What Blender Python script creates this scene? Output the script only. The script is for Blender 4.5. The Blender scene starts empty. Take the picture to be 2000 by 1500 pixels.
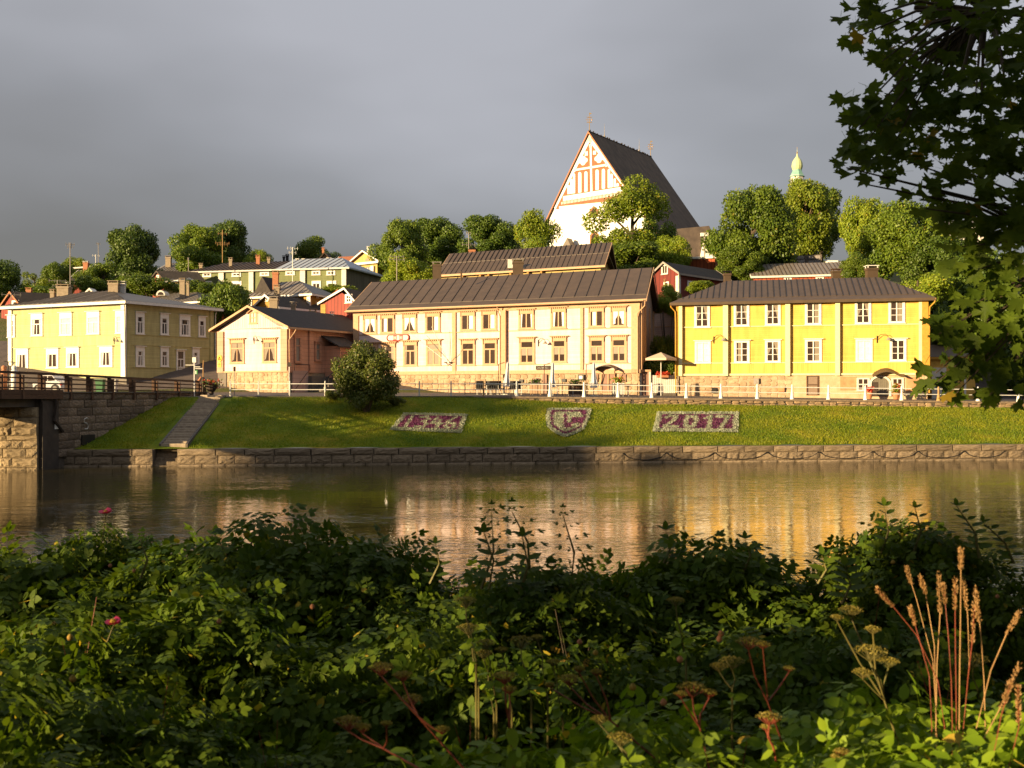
import bpy, math, random
import numpy as np
from mathutils import Vector, Matrix
R = math.radians
random.seed(7)
rng = np.random.default_rng(11)
SC = bpy.context.scene
COL = SC.collection

# ------------------------------------------------------------------ camera, sky, sun, exposure
cam_d = bpy.data.cameras.new('camera'); cam = bpy.data.objects.new('camera', cam_d); COL.objects.link(cam)
cam.location = (0, 0, 4.0); cam.rotation_euler = (R(90), 0, 0)
cam_d.sensor_width = 36; cam_d.lens = 36; cam_d.shift_y = 0.0075
cam_d.clip_start = 0.05; cam_d.clip_end = 4000
cam_d.dof.use_dof = True; cam_d.dof.focus_distance = 60; cam_d.dof.aperture_fstop = 8
SC.camera = cam
SUN_AZ = 56.0      # degrees left of straight behind the camera
SUN_EL = 8.0
sdir = Vector((-math.sin(R(SUN_AZ)) * math.cos(R(SUN_EL)), -math.cos(R(SUN_AZ)) * math.cos(R(SUN_EL)), math.sin(R(SUN_EL))))
sun_d = bpy.data.lights.new('sun', 'SUN'); sun_d.energy = 5.0; sun_d.angle = R(0.6); sun_d.color = (1.0, 0.74, 0.41)
sun = bpy.data.objects.new('sun', sun_d); COL.objects.link(sun)
sun.rotation_euler = sdir.to_track_quat('Z', 'Y').to_euler(); sun.location = sdir * 200
W_ = bpy.data.worlds.new('World'); SC.world = W_; W_.use_nodes = True
nt = W_.node_tree; nt.nodes.clear()
out = nt.nodes.new('ShaderNodeOutputWorld')
sky = nt.nodes.new('ShaderNodeTexSky'); sky.sky_type = 'NISHITA'; sky.sun_disc = False
sky.sun_elevation = R(SUN_EL); sky.sun_rotation = math.atan2(sdir.x, sdir.y)
bgs = nt.nodes.new('ShaderNodeBackground'); bgs.inputs[1].default_value = 0.05
nt.links.new(sky.outputs[0], bgs.inputs[0])
tc = nt.nodes.new('ShaderNodeTexCoord'); sep = nt.nodes.new('ShaderNodeSeparateXYZ')
nt.links.new(tc.outputs['Generated'], sep.inputs[0])
mapn = nt.nodes.new('ShaderNodeMapping'); mapn.inputs['Scale'].default_value = (1.4, 1.4, 3.4)
mapn.inputs['Rotation'].default_value = (0, R(-7), 0)
nt.links.new(tc.outputs['Generated'], mapn.inputs[0])
noi = nt.nodes.new('ShaderNodeTexNoise'); noi.inputs['Scale'].default_value = 1.1; noi.inputs['Detail'].default_value = 4
noi.inputs['Roughness'].default_value = 0.42
nt.links.new(mapn.outputs[0], noi.inputs['Vector'])
ma = nt.nodes.new('ShaderNodeMath'); ma.operation = 'MULTIPLY_ADD'; ma.inputs[1].default_value = 0.75; ma.inputs[2].default_value = -0.37
nt.links.new(noi.outputs[0], ma.inputs[0])
mb_ = nt.nodes.new('ShaderNodeMath'); mb_.operation = 'ADD'
nt.links.new(ma.outputs[0], mb_.inputs[0]); nt.links.new(sep.outputs['Z'], mb_.inputs[1])
ramp = nt.nodes.new('ShaderNodeValToRGB'); nt.links.new(mb_.outputs[0], ramp.inputs[0])
cr = ramp.color_ramp
cr.elements[0].position = 0.0; cr.elements[0].color = (0.078, 0.074, 0.070, 1)
cr.elements[1].position = 1.0; cr.elements[1].color = (0.22, 0.23, 0.26, 1)
e = cr.elements.new(0.16); e.color = (0.080, 0.077, 0.077, 1)
e = cr.elements.new(0.30); e.color = (0.128, 0.129, 0.139, 1)
e = cr.elements.new(0.42); e.color = (0.188, 0.190, 0.207, 1)
bgc = nt.nodes.new('ShaderNodeBackground'); bgc.inputs[1].default_value = 1.0
nt.links.new(ramp.outputs[0], bgc.inputs[0])
mx = nt.nodes.new('ShaderNodeMixShader'); mx.inputs[0].default_value = 0.9
nt.links.new(bgs.outputs[0], mx.inputs[1]); nt.links.new(bgc.outputs[0], mx.inputs[2]); nt.links.new(mx.outputs[0], out.inputs[0])
SC.view_settings.view_transform = 'Standard'; SC.view_settings.look = 'None'
SC.view_settings.exposure = 1.36; SC.view_settings.gamma = 1.0; SC.view_settings.use_curve_mapping = False
SC.render.engine = 'CYCLES'
SC.cycles.max_bounces = 5; SC.cycles.diffuse_bounces = 3; SC.cycles.glossy_bounces = 3; SC.cycles.transmission_bounces = 2
SC.cycles.transparent_max_bounces = 4; SC.cycles.caustics_reflective = False; SC.cycles.caustics_refractive = False
SC.cycles.use_denoising = True

# ------------------------------------------------------------------ material helpers
MATS = {}
def newmat(name):
    m = bpy.data.materials.new(name); m.use_nodes = True; n = m.node_tree; n.nodes.clear()
    o = n.nodes.new('ShaderNodeOutputMaterial'); MATS[name] = m
    return m, n, o
def N(n, t, **kw):
    x = n.nodes.new(t)
    for k, v in kw.items():
        if k in x.inputs: x.inputs[k].default_value = v
        else: setattr(x, k, v)
    return x
def mat(name, c1, c2=None, scale=6.0, rough=0.7, spec=0.3, bump=0.15, bscale=30.0, rnd=0.0, island=False,
        lines=None, metallic=0.0, dist=0.02, stretch=(1, 1, 1), detail=5):
    """base colour varied by noise between c1 and c2; rnd = brightness variation per object (or per island);
    lines = (axis vector, period, joint width fraction, darkening, bump depth): board joints"""
    m, n, o = newmat(name); L = n.links
    c2 = c2 or tuple(v * 0.78 for v in c1)
    b = N(n, 'ShaderNodeBsdfPrincipled'); b.inputs['Roughness'].default_value = rough
    b.inputs['Specular IOR Level'].default_value = spec; b.inputs['Metallic'].default_value = metallic
    L.new(b.outputs[0], o.inputs[0])
    t = N(n, 'ShaderNodeTexCoord'); mp = N(n, 'ShaderNodeMapping'); mp.inputs['Scale'].default_value = stretch
    L.new(t.outputs['Object'], mp.inputs[0])
    no = N(n, 'ShaderNodeTexNoise', Scale=scale, Detail=detail, Roughness=0.62); L.new(mp.outputs[0], no.inputs['Vector'])
    rp = N(n, 'ShaderNodeMapRange'); rp.inputs[1].default_value = 0.34; rp.inputs[2].default_value = 0.66
    L.new(no.outputs[0], rp.inputs[0])
    mi = N(n, 'ShaderNodeMix', data_type='RGBA'); L.new(rp.outputs[0], mi.inputs[0])
    mi.inputs[6].default_value = (*c1, 1); mi.inputs[7].default_value = (*c2, 1)
    col = mi.outputs[2]
    if rnd:
        if island: g = N(n, 'ShaderNodeNewGeometry'); src = g.outputs['Random Per Island']
        else: g = N(n, 'ShaderNodeObjectInfo'); src = g.outputs['Random']
        r2 = N(n, 'ShaderNodeMapRange'); r2.inputs[3].default_value = 1 - rnd; r2.inputs[4].default_value = 1 + rnd
        L.new(src, r2.inputs[0])
        hs = N(n, 'ShaderNodeVectorMath', operation='SCALE'); L.new(col, hs.inputs[0]); L.new(r2.outputs[0], hs.inputs[3])
        col = hs.outputs[0]
    hgt = None
    nb = N(n, 'ShaderNodeTexNoise', Scale=bscale, Detail=4); L.new(mp.outputs[0], nb.inputs['Vector'])
    bp = N(n, 'ShaderNodeBump'); bp.inputs['Strength'].default_value = bump; bp.inputs['Distance'].default_value = dist
    hgt = nb.outputs[0]
    if lines:
        ax, per, wd, dark, dep = lines
        dt = N(n, 'ShaderNodeVectorMath', operation='DOT_PRODUCT'); dt.inputs[1].default_value = ax
        L.new(t.outputs['Object'], dt.inputs[0])
        dv = N(n, 'ShaderNodeMath', operation='DIVIDE'); dv.inputs[1].default_value = per; L.new(dt.outputs['Value'], dv.inputs[0])
        fr = N(n, 'ShaderNodeMath', operation='FRACT'); L.new(dv.outputs[0], fr.inputs[0])
        lt = N(n, 'ShaderNodeMath', operation='LESS_THAN'); lt.inputs[1].default_value = wd; L.new(fr.outputs[0], lt.inputs[0])
        fl = N(n, 'ShaderNodeMath', operation='FLOOR'); L.new(dv.outputs[0], fl.inputs[0])
        wn = N(n, 'ShaderNodeTexWhiteNoise', noise_dimensions='1D'); L.new(fl.outputs[0], wn.inputs['W'])
        r3 = N(n, 'ShaderNodeMapRange'); r3.inputs[3].default_value = 0.9; r3.inputs[4].default_value = 1.05; L.new(wn.outputs[0], r3.inputs[0])
        s1 = N(n, 'ShaderNodeVectorMath', operation='SCALE'); L.new(col, s1.inputs[0]); L.new(r3.outputs[0], s1.inputs[3])
        m2 = N(n, 'ShaderNodeMix', data_type='RGBA'); L.new(lt.outputs[0], m2.inputs[0])
        dk = N(n, 'ShaderNodeVectorMath', operation='SCALE'); dk.inputs[3].default_value = 1 - dark; L.new(s1.outputs[0], dk.inputs[0])
        L.new(s1.outputs[0], m2.inputs[6]); L.new(dk.outputs[0], m2.inputs[7]); col = m2.outputs[2]
        ad = N(n, 'ShaderNodeMath', operation='MULTIPLY_ADD'); ad.inputs[1].default_value = dep; L.new(fr.outputs[0], ad.inputs[0]); L.new(hgt, ad.inputs[2])
        hgt = ad.outputs[0]
    L.new(hgt, bp.inputs['Height']); L.new(bp.outputs[0], b.inputs['Normal'])
    L.new(col, b.inputs['Base Color'])
    return m
def leafmat(name, c1, c2, trans=0.35, rough=0.5, spec=0.3, c3=None, p3=0.04, objvar=0.15, nscale=1.3, con=1.2):
    m, n, o = newmat(name); L = n.links
    g = N(n, 'ShaderNodeNewGeometry'); ob = N(n, 'ShaderNodeObjectInfo')
    t = N(n, 'ShaderNodeTexCoord'); no = N(n, 'ShaderNodeTexNoise', Scale=nscale, Detail=3); L.new(t.outputs['Object'], no.inputs['Vector'])
    av = N(n, 'ShaderNodeMath', operation='MULTIPLY_ADD'); av.inputs[1].default_value = 0.6; L.new(g.outputs['Random Per Island'], av.inputs[0])
    nm = N(n, 'ShaderNodeMath', operation='MULTIPLY_ADD'); nm.inputs[1].default_value = con; nm.inputs[2].default_value = .2 - con / 2; L.new(no.outputs[0], nm.inputs[0])
    L.new(nm.outputs[0], av.inputs[2])
    mi = N(n, 'ShaderNodeMix', data_type='RGBA'); L.new(av.outputs[0], mi.inputs[0])
    mi.inputs[6].default_value = (*c1, 1); mi.inputs[7].default_value = (*c2, 1); col = mi.outputs[2]
    if c3:
        wn = N(n, 'ShaderNodeTexWhiteNoise', noise_dimensions='1D'); L.new(g.outputs['Random Per Island'], wn.inputs['W'])
        gt = N(n, 'ShaderNodeMath', operation='LESS_THAN'); gt.inputs[1].default_value = p3; L.new(wn.outputs[0], gt.inputs[0])
        m3 = N(n, 'ShaderNodeMix', data_type='RGBA'); L.new(gt.outputs[0], m3.inputs[0]); L.new(col, m3.inputs[6]); m3.inputs[7].default_value = (*c3, 1); col = m3.outputs[2]
    r2 = N(n, 'ShaderNodeMapRange'); r2.inputs[3].default_value = 1 - objvar; r2.inputs[4].default_value = 1 + objvar; L.new(ob.outputs['Random'], r2.inputs[0])
    sc = N(n, 'ShaderNodeVectorMath', operation='SCALE'); L.new(col, sc.inputs[0]); L.new(r2.outputs[0], sc.inputs[3]); col = sc.outputs[0]
    b = N(n, 'ShaderNodeBsdfPrincipled'); b.inputs['Roughness'].default_value = rough; b.inputs['Specular IOR Level'].default_value = spec
    L.new(col, b.inputs['Base Color'])
    tr = N(n, 'ShaderNodeBsdfTranslucent'); tw = N(n, 'ShaderNodeVectorMath', operation='MULTIPLY'); tw.inputs[1].default_value = (1.5, 1.5, 0.6)
    L.new(col, tw.inputs[0]); L.new(tw.outputs[0], tr.inputs[0])
    mx = N(n, 'ShaderNodeMixShader'); mx.inputs[0].default_value = trans
    L.new(b.outputs[0], mx.inputs[1]); L.new(tr.outputs[0], mx.inputs[2]); L.new(mx.outputs[0], o.inputs[0])
    return m

# ------------------------------------------------------------------ mesh helpers
class MB:
    def __init__(s): s.v = []; s.f = []
    def poly(s, pts):
        k = len(s.v); s.v += [tuple(p) for p in pts]; s.f.append(tuple(range(k, k + len(pts))))
    def hexa(s, c):          # 8 corners: bottom 0-3, top 4-7
        k = len(s.v); s.v += [tuple(p) for p in c]
        for q in ((3, 2, 1, 0), (4, 5, 6, 7), (0, 1, 5, 4), (1, 2, 6, 5), (2, 3, 7, 6), (3, 0, 4, 7)): s.f.append(tuple(k + i for i in q))
    def box(s, x0, x1, y0, y1, z0, z1):
        s.hexa([(x0, y0, z0), (x1, y0, z0), (x1, y1, z0), (x0, y1, z0), (x0, y0, z1), (x1, y0, z1), (x1, y1, z1), (x0, y1, z1)])
    def tube(s, pts, rad, n=6, cap=True):
        pts = [Vector(p) for p in pts]
        rad = rad if isinstance(rad, (list, tuple)) else [rad] * len(pts)
        k = len(s.v)
        for i, p in enumerate(pts):
            d = (pts[min(i + 1, len(pts) - 1)] - pts[max(i - 1, 0)]); d = d.normalized() if d.length > 1e-9 else Vector((0, 0, 1))
            a = d.cross(Vector((0, 0, 1)));
            if a.length < 0.05: a = d.cross(Vector((0, 1, 0)))
            a.normalize(); b = d.cross(a)
            for j in range(n):
                t = 2 * math.pi * j / n; s.v.append(tuple(p + (a * math.cos(t) + b * math.sin(t)) * rad[i]))
        for i in range(len(pts) - 1):
            for j in range(n):
                j2 = (j + 1) % n; s.f.append((k + i * n + j, k + i * n + j2, k + (i + 1) * n + j2, k + (i + 1) * n + j))
        if cap:
            s.f.append(tuple(k + j for j in range(n))[::-1]); q = k + (len(pts) - 1) * n; s.f.append(tuple(q + j for j in range(n)))
    def lathe(s, prof, cx=0, cy=0, n=12):   # prof list of (r,z)
        k = len(s.v)
        for r, z in prof:
            for j in range(n):
                t = 2 * math.pi * j / n; s.v.append((cx + r * math.cos(t), cy + r * math.sin(t), z))
        for i in range(len(prof) - 1):
            for j in range(n):
                j2 = (j + 1) % n; s.f.append((k + i * n + j, k + i * n + j2, k + (i + 1) * n + j2, k + (i + 1) * n + j))
        s.f.append(tuple(k + j for j in range(n))[::-1]); q = k + (len(prof) - 1) * n; s.f.append(tuple(q + j for j in range(n)))
    def prism(s, pts, off):  # polygon pts extruded by vector off
        off = Vector(off); a = [Vector(p) for p in pts]; b = [p + off for p in a]; n = len(a)
        k = len(s.v); s.v += [tuple(p) for p in a + b]
        s.f.append(tuple(range(k, k + n))[::-1]); s.f.append(tuple(range(k + n, k + 2 * n)))
        for i in range(n):
            j = (i + 1) % n; s.f.append((k + i, k + j, k + n + j, k + n + i))
    def mesh(s, name, m, org=(0, 0, 0), smooth=False):
        me = bpy.data.meshes.new(name); o = Vector(org)
        me.from_pydata([(x - o.x, y - o.y, z - o.z) for x, y, z in s.v], [], s.f)
        me.materials.append(m)
        if smooth: me.polygons.foreach_set('use_smooth', [True] * len(me.polygons))
        me.update(); return me
def npmesh(name, V, F, m, smooth=False):
    """V (n,3) array, F (k,c) array of equal-size faces"""
    me = bpy.data.meshes.new(name); V = np.asarray(V, np.float32); F = np.asarray(F, np.int32); c = F.shape[1]
    me.vertices.add(len(V)); me.vertices.foreach_set('co', V.ravel())
    me.loops.add(F.size); me.loops.foreach_set('vertex_index', F.ravel())
    me.polygons.add(len(F)); me.polygons.foreach_set('loop_start', np.arange(0, F.size, c, dtype=np.int32))
    me.polygons.foreach_set('loop_total', np.full(len(F), c, np.int32))
    if smooth: me.polygons.foreach_set('use_smooth', np.ones(len(F), bool))
    me.materials.append(m); me.update(calc_edges=True); return me
def link(name, me, parent=None, loc=(0, 0, 0), rz=0, scale=None, rot=None):
    o = bpy.data.objects.new(name, me); COL.objects.link(o); o.location = loc
    o.rotation_euler = rot if rot is not None else (0, 0, rz)
    if scale is not None: o.scale = scale
    if parent: o.parent = parent
    return o
def thing(name, label, cat, loc, rz=0, group=None):
    o = bpy.data.objects.new(name, None); COL.objects.link(o); o.location = loc; o.rotation_euler = (0, 0, rz)
    o.empty_display_size = 0.3
    o['label'] = label; o['category'] = cat
    if group: o['group'] = group
    return o
def tag(o, label, cat, group=None):
    o['label'] = label; o['category'] = cat
    if group: o['group'] = group
    return o
def part(name, mb, m, root, label=None, smooth=False, kind=None):   # mb in world coordinates, root without rotation
    org = root.location if root else Vector((0, 0, 0))
    o = link(name, mb.mesh(name, m, org, smooth), root)
    if label: o['label'] = label
    if kind: o['kind'] = kind
    return o
def struct(name, mb, m, smooth=False):
    o = link(name, mb.mesh(name, m, (0, 0, 0), smooth)); o['kind'] = 'structure'; return o
CZ = 4.0; FPX = 2000.0; HOR = 765.0
def PX(px, py, Y):      # a point of the place that stands Y metres off
    return Vector(((px - 1000) / FPX * Y, Y, CZ + (HOR - py) / FPX * Y))

class Face:              # a vertical wall plane
    def __init__(s, ax, ay, bx, by):
        s.o = Vector((ax, ay)); d = Vector((bx - ax, by - ay)); s.W = d.length; s.u = d / s.W
        s.n = Vector((s.u.y, -s.u.x)); s.ang = math.atan2(s.u.y, s.u.x)
    def P(s, a, d, z): q = s.o + s.u * a + s.n * d; return (q.x, q.y, z)
    def px(s, px, py):
        k = (px - 1000) / FPX; a = (k * s.o.y - s.o.x) / (s.u.x - k * s.u.y); Y = s.o.y + s.u.y * a
        return a, CZ + (HOR - py) / FPX * Y
    def box(s, mb, a0, a1, d0, d1, z0, z1):
        mb.hexa([s.P(a0, d1, z0), s.P(a1, d1, z0), s.P(a1, d0, z0), s.P(a0, d0, z0), s.P(a0, d1, z1), s.P(a1, d1, z1), s.P(a1, d0, z1), s.P(a0, d0, z1)])
def fbox(name, root, F, m, a0, a1, d0, d1, z0, z1, label=None):
    mb = MB(); F.box(mb, a0, a1, d0, d1, z0, z1); return part(name, mb, m, root, label)
def facepx(xa, Ya, xb, Yb): return Face((xa - 1000) / FPX * Ya, Ya, (xb - 1000) / FPX * Yb, Yb)

# ------------------------------------------------------------------ land heights of the far side
def Yq(x): return 57 + 0.107 * max(-40, min(x, 80))
def Ye(x): return Yq(x) + 9.6
def zroad(x): return 3.68 - 0.011 * max(0, min(x, 60))
def zbank(x, Y): t = (Y - Yq(x) - 0.55) / 8.8; return 0.92 + (zlow(x) - 0.92) * max(0, min(1, t))
def zlow(x):      # top of the grass: on the right a small wall stands between grass and road
    return zroad(x) - 0.05 - 0.38 * max(0, min(1, (x + 3) / 8))
def smooth01(t): t = max(0, min(1, t)); return t * t * (3 - 2 * t)
def zfar(x, Y):
    if Y < Ye(x): return zbank(x, Y)
    h = zroad(x) + 0.02 * (Y - Ye(x)) * 0.6
    cap = 15 + 9 * smooth01((x + 15) / 20)
    st = 86 + 4 * smooth01((x + 10) / 15)
    return min(h + 0.30 * max(0, Y - st), cap) if Y > st else h
def bankpx(px, py, lift=0.0):
    k = (px - 1000) / FPX; lo, hi = 50.0, 90.0
    for _ in range(40):
        Y = (lo + hi) / 2; ray = CZ + (HOR - py) / FPX * Y
        if ray > zbank(k * Y, Y) + lift: lo = Y
        else: hi = Y
    return Vector((k * Y, Y, zbank(k * Y, Y)))
# ------------------------------------------------------------------ materials
white = mat('white_paint', (0.78, 0.76, 0.70), (0.66, 0.63, 0.57), bump=0.1)
offwhite = mat('aged_white', (0.62, 0.60, 0.54), (0.50, 0.47, 0.41))
peach = mat('peach_trim', (0.50, 0.32, 0.19), (0.43, 0.265, 0.15))
glass = mat('window_glass', (0.035, 0.022, 0.018), (0.05, 0.035, 0.03), rough=0.03, spec=0.4, bump=0.0)
cloth = mat('curtain_cloth', (0.30, 0.25, 0.19), (0.16, 0.13, 0.10), scale=14, rough=0.9, stretch=(6, 6, 0.5))
roofbrown = mat('brown_sheet_metal', (0.088, 0.058, 0.034), (0.066, 0.044, 0.026), scale=1.2, rough=0.5, spec=0.35, rnd=0.07, bump=0.06, bscale=3)
seamdark = mat('brown_seam', (0.04, 0.029, 0.021), rough=0.6)
roofdark = mat('black_felt_roof', (0.055, 0.045, 0.038), (0.034, 0.028, 0.025), scale=3, rough=0.85, bump=0.3)
roofgrey = mat('grey_sheet_metal', (0.19, 0.165, 0.14), (0.14, 0.12, 0.10), scale=1.5, rough=0.5, rnd=0.06)
roofblue = mat('pale_blue_sheet_metal', (0.34, 0.38, 0.44), (0.28, 0.32, 0.37), rough=0.5)
roofshingle = mat('tarred_shingle', (0.125, 0.092, 0.066), (0.075, 0.056, 0.042), scale=1.0, rough=0.85, bump=0.5, bscale=6, stretch=(1, 1, 0.25))
tile = mat('orange_tile', (0.42, 0.16, 0.07), (0.30, 0.11, 0.05), scale=5, bump=0.4, lines=((0, 0, 1), 0.28, 0.25, 0.35, 1.5))
stone = mat('granite', (0.27, 0.205, 0.13), (0.15, 0.11, 0.07), scale=7, rough=0.85, rnd=0.22, bump=0.7, bscale=9, dist=0.05)
stonedark = mat('shade_toned_granite', (0.25, 0.185, 0.125), (0.11, 0.08, 0.055), scale=5, rough=0.85, rnd=0.35, bump=0.6, bscale=9, dist=0.04)  # granite darkened to carry the shade of the abutment's side wall
darkconc = mat('dark_concrete', (0.07, 0.055, 0.042), (0.04, 0.032, 0.026), scale=2, bump=0.3)  # very dark tone of concrete for the abutment pier
stepstone = mat('worn_step_stone', (0.40, 0.32, 0.22), (0.26, 0.20, 0.14), scale=5, rnd=0.2, bump=0.5)
stonewarm = mat('sun_toned_granite', (0.42, 0.32, 0.19), (0.24, 0.175, 0.10), scale=5, rough=0.85, rnd=0.2, bump=0.8, bscale=7, dist=0.06)  # lit copy: the sun's gold is put into the granite colour
mortar = mat('mortar', (0.13, 0.105, 0.08), (0.08, 0.065, 0.05), bump=0.5)
mortarpale = mat('pale_mortar', (0.40, 0.31, 0.20), (0.30, 0.22, 0.14), bump=0.5)
rubblem = mat('field_stone', (0.45, 0.34, 0.22), (0.27, 0.17, 0.095), scale=1.3, rough=0.85, rnd=0.16, island=True, bump=0.5)
concrete = mat('concrete', (0.16, 0.135, 0.11), (0.10, 0.085, 0.07), scale=2, bump=0.3)
woodbrown = mat('brown_timber', (0.115, 0.060, 0.034), (0.07, 0.038, 0.022), scale=12, rough=0.7, rnd=0.12)
wooddark = mat('dark_timber', (0.05, 0.035, 0.025), (0.035, 0.025, 0.018))
asphalt = mat('asphalt', (0.13, 0.10, 0.085), (0.085, 0.07, 0.06), scale=1.3, rough=0.9, bump=0.4, bscale=60)
bark = mat('bark', (0.10, 0.075, 0.05), (0.06, 0.045, 0.03), scale=8, rough=0.9, bump=0.8, bscale=14, stretch=(1, 1, 0.25))
barkpale = mat('sunlit_bark', (0.30, 0.20, 0.12), (0.16, 0.11, 0.07), scale=8, rough=0.9, bump=0.8, bscale=14)
iron = mat('black_iron', (0.02, 0.018, 0.017), rough=0.5)
grey = mat('galvanised', (0.32, 0.29, 0.25), (0.24, 0.21, 0.18), rough=0.5)
soil = mat('soil', (0.035, 0.025, 0.018), (0.02, 0.015, 0.011), bump=0.6)
brick = mat('chimney_render', (0.30, 0.235, 0.16), (0.22, 0.17, 0.115), scale=5)
redbrick = mat('red_brick', (0.42, 0.17, 0.08), (0.30, 0.12, 0.06), scale=9)
redsign = mat('red_paint', (0.52, 0.03, 0.02), rough=0.5)
greenpaint = mat('green_paint', (0.05, 0.28, 0.07), rough=0.5)
yellowsign = mat('yellow_paint', (0.70, 0.40, 0.03), rough=0.5)
goldm = mat('gilt', (0.75, 0.50, 0.20), rough=0.35, metallic=0.7)
copper = mat('verdigris', (0.22, 0.42, 0.33), (0.16, 0.33, 0.27), scale=2)
domem = mat('pale_verdigris', (0.50, 0.55, 0.28), (0.42, 0.48, 0.26), scale=2, rough=0.45)
terracotta = mat('terracotta', (0.45, 0.19, 0.09))
parasolm = mat('white_canvas', (0.62, 0.60, 0.60), (0.50, 0.48, 0.48), scale=8, rough=0.9, stretch=(5, 5, 0.6))
sandcanvas = mat('sand_canvas', (0.55, 0.42, 0.30), (0.50, 0.38, 0.27), rough=0.9)
def siding(name, c1, c2, ax=None, per=0.16, wd=0.14, dark=0.30):
    return mat(name, c1, tuple(v * .92 for v in c2), scale=1.7, stretch=(1.6, 1.6, .3), rough=0.65, bump=0.25, dist=0.02, lines=(ax or (0, 0, 1), per, wd, dark, 1.6))
# foliage (sun-facing leaves glow because they are thin)
lf_mid = leafmat('leaf_mid_green', (0.050, 0.098, 0.008), (0.155, 0.205, 0.016), trans=.25, c3=(0.20, 0.18, 0.02), p3=0.015)
lf_dark = leafmat('leaf_dark_green', (0.038, 0.078, 0.009), (0.100, 0.145, 0.015), trans=.2, c3=(0.12, 0.12, 0.02), p3=0.01)
lf_light = leafmat('leaf_yellow_green', (0.10, 0.165, 0.010), (0.24, 0.28, 0.020), trans=.28, c3=(0.34, 0.28, 0.03), p3=0.03)
lf_rose = leafmat('leaf_rose', (0.032, 0.068, 0.007), (0.110, 0.150, 0.013), trans=0.3, rough=0.55, spec=0.10, c3=(0.34, 0.26, 0.03), p3=0.012)
lf_herb = leafmat('leaf_herb', (0.095, 0.180, 0.010), (0.220, 0.290, 0.018), trans=0.35, rough=0.5, spec=0.16, c3=(0.35, 0.24, 0.03), p3=0.015)
lf_maple = leafmat('leaf_maple', (0.045, 0.085, 0.009), (0.120, 0.165, 0.016), trans=0.46, rough=0.55, spec=0.12, c3=(0.26, 0.18, 0.02), p3=0.02, objvar=0.3)
lf_silver = leafmat('leaf_silver', (0.20, 0.23, 0.16), (0.54, 0.55, 0.43), trans=0.15)
lf_purple = leafmat('flower_purple', (0.10, 0.028, 0.085), (0.22, 0.055, 0.15), trans=0.2)
petal_red = leafmat('petal_red', (0.50, 0.05, 0.03), (0.62, 0.12, 0.05), trans=0.3)
petal_pink = leafmat('petal_pink', (0.55, 0.03, 0.12), (0.65, 0.06, 0.18), trans=0.35)
lf_grass = leafmat('grass_blades', (0.110, 0.175, 0.006), (0.270, 0.265, 0.012), trans=0.3, c3=(0.36, 0.28, 0.05), p3=0.02, nscale=.45, con=2.2)
lf_umbel = leafmat('umbel_seeds', (0.20, 0.17, 0.03), (0.34, 0.27, 0.05), trans=0.2)
stem_red = mat('red_stem', (0.24, 0.055, 0.03), (0.16, 0.045, 0.02), rough=0.5)
stem_green = mat('green_stem', (0.10, 0.10, 0.025), (0.14, 0.11, 0.03), rough=0.6)
straw = mat('straw', (0.42, 0.25, 0.10), (0.30, 0.17, 0.07), rough=0.7)

def grassmat():
    m, n, o = newmat('lawn_soil'); L = n.links
    b = N(n, 'ShaderNodeBsdfPrincipled'); b.inputs['Roughness'].default_value = 0.9; b.inputs['Specular IOR Level'].default_value = 0.1
    t = N(n, 'ShaderNodeTexCoord')
    n1 = N(n, 'ShaderNodeTexNoise', Scale=0.35, Detail=6, Roughness=0.65); L.new(t.outputs['Object'], n1.inputs['Vector'])
    n2 = N(n, 'ShaderNodeTexNoise', Scale=14.0, Detail=4); L.new(t.outputs['Object'], n2.inputs['Vector'])
    r1 = N(n, 'ShaderNodeValToRGB'); L.new(n1.outputs[0], r1.inputs[0])
    r1.color_ramp.elements[0].position = 0.36; r1.color_ramp.elements[0].color = (0.060, 0.105, 0.006, 1)
    r1.color_ramp.elements[1].position = 0.70; r1.color_ramp.elements[1].color = (0.28, 0.20, 0.020, 1)
    q = r1.color_ramp.elements.new(0.52); q.color = (0.140, 0.165, 0.008, 1)
    mp = N(n, 'ShaderNodeMapRange'); mp.inputs[3].default_value = 0.65; mp.inputs[4].default_value = 1.35; L.new(n2.outputs[0], mp.inputs[0])
    s = N(n, 'ShaderNodeVectorMath', operation='SCALE'); L.new(r1.outputs[0], s.inputs[0]); L.new(mp.outputs[0], s.inputs[3])
    bp = N(n, 'ShaderNodeBump'); bp.inputs['Strength'].default_value = 0.8; bp.inputs['Distance'].default_value = 0.06
    L.new(n2.outputs[0], bp.inputs['Height']); L.new(bp.outputs[0], b.inputs['Normal'])
    L.new(s.outputs[0], b.inputs['Base Color']); L.new(b.outputs[0], o.inputs[0]); return m
lawnm = grassmat()
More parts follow.
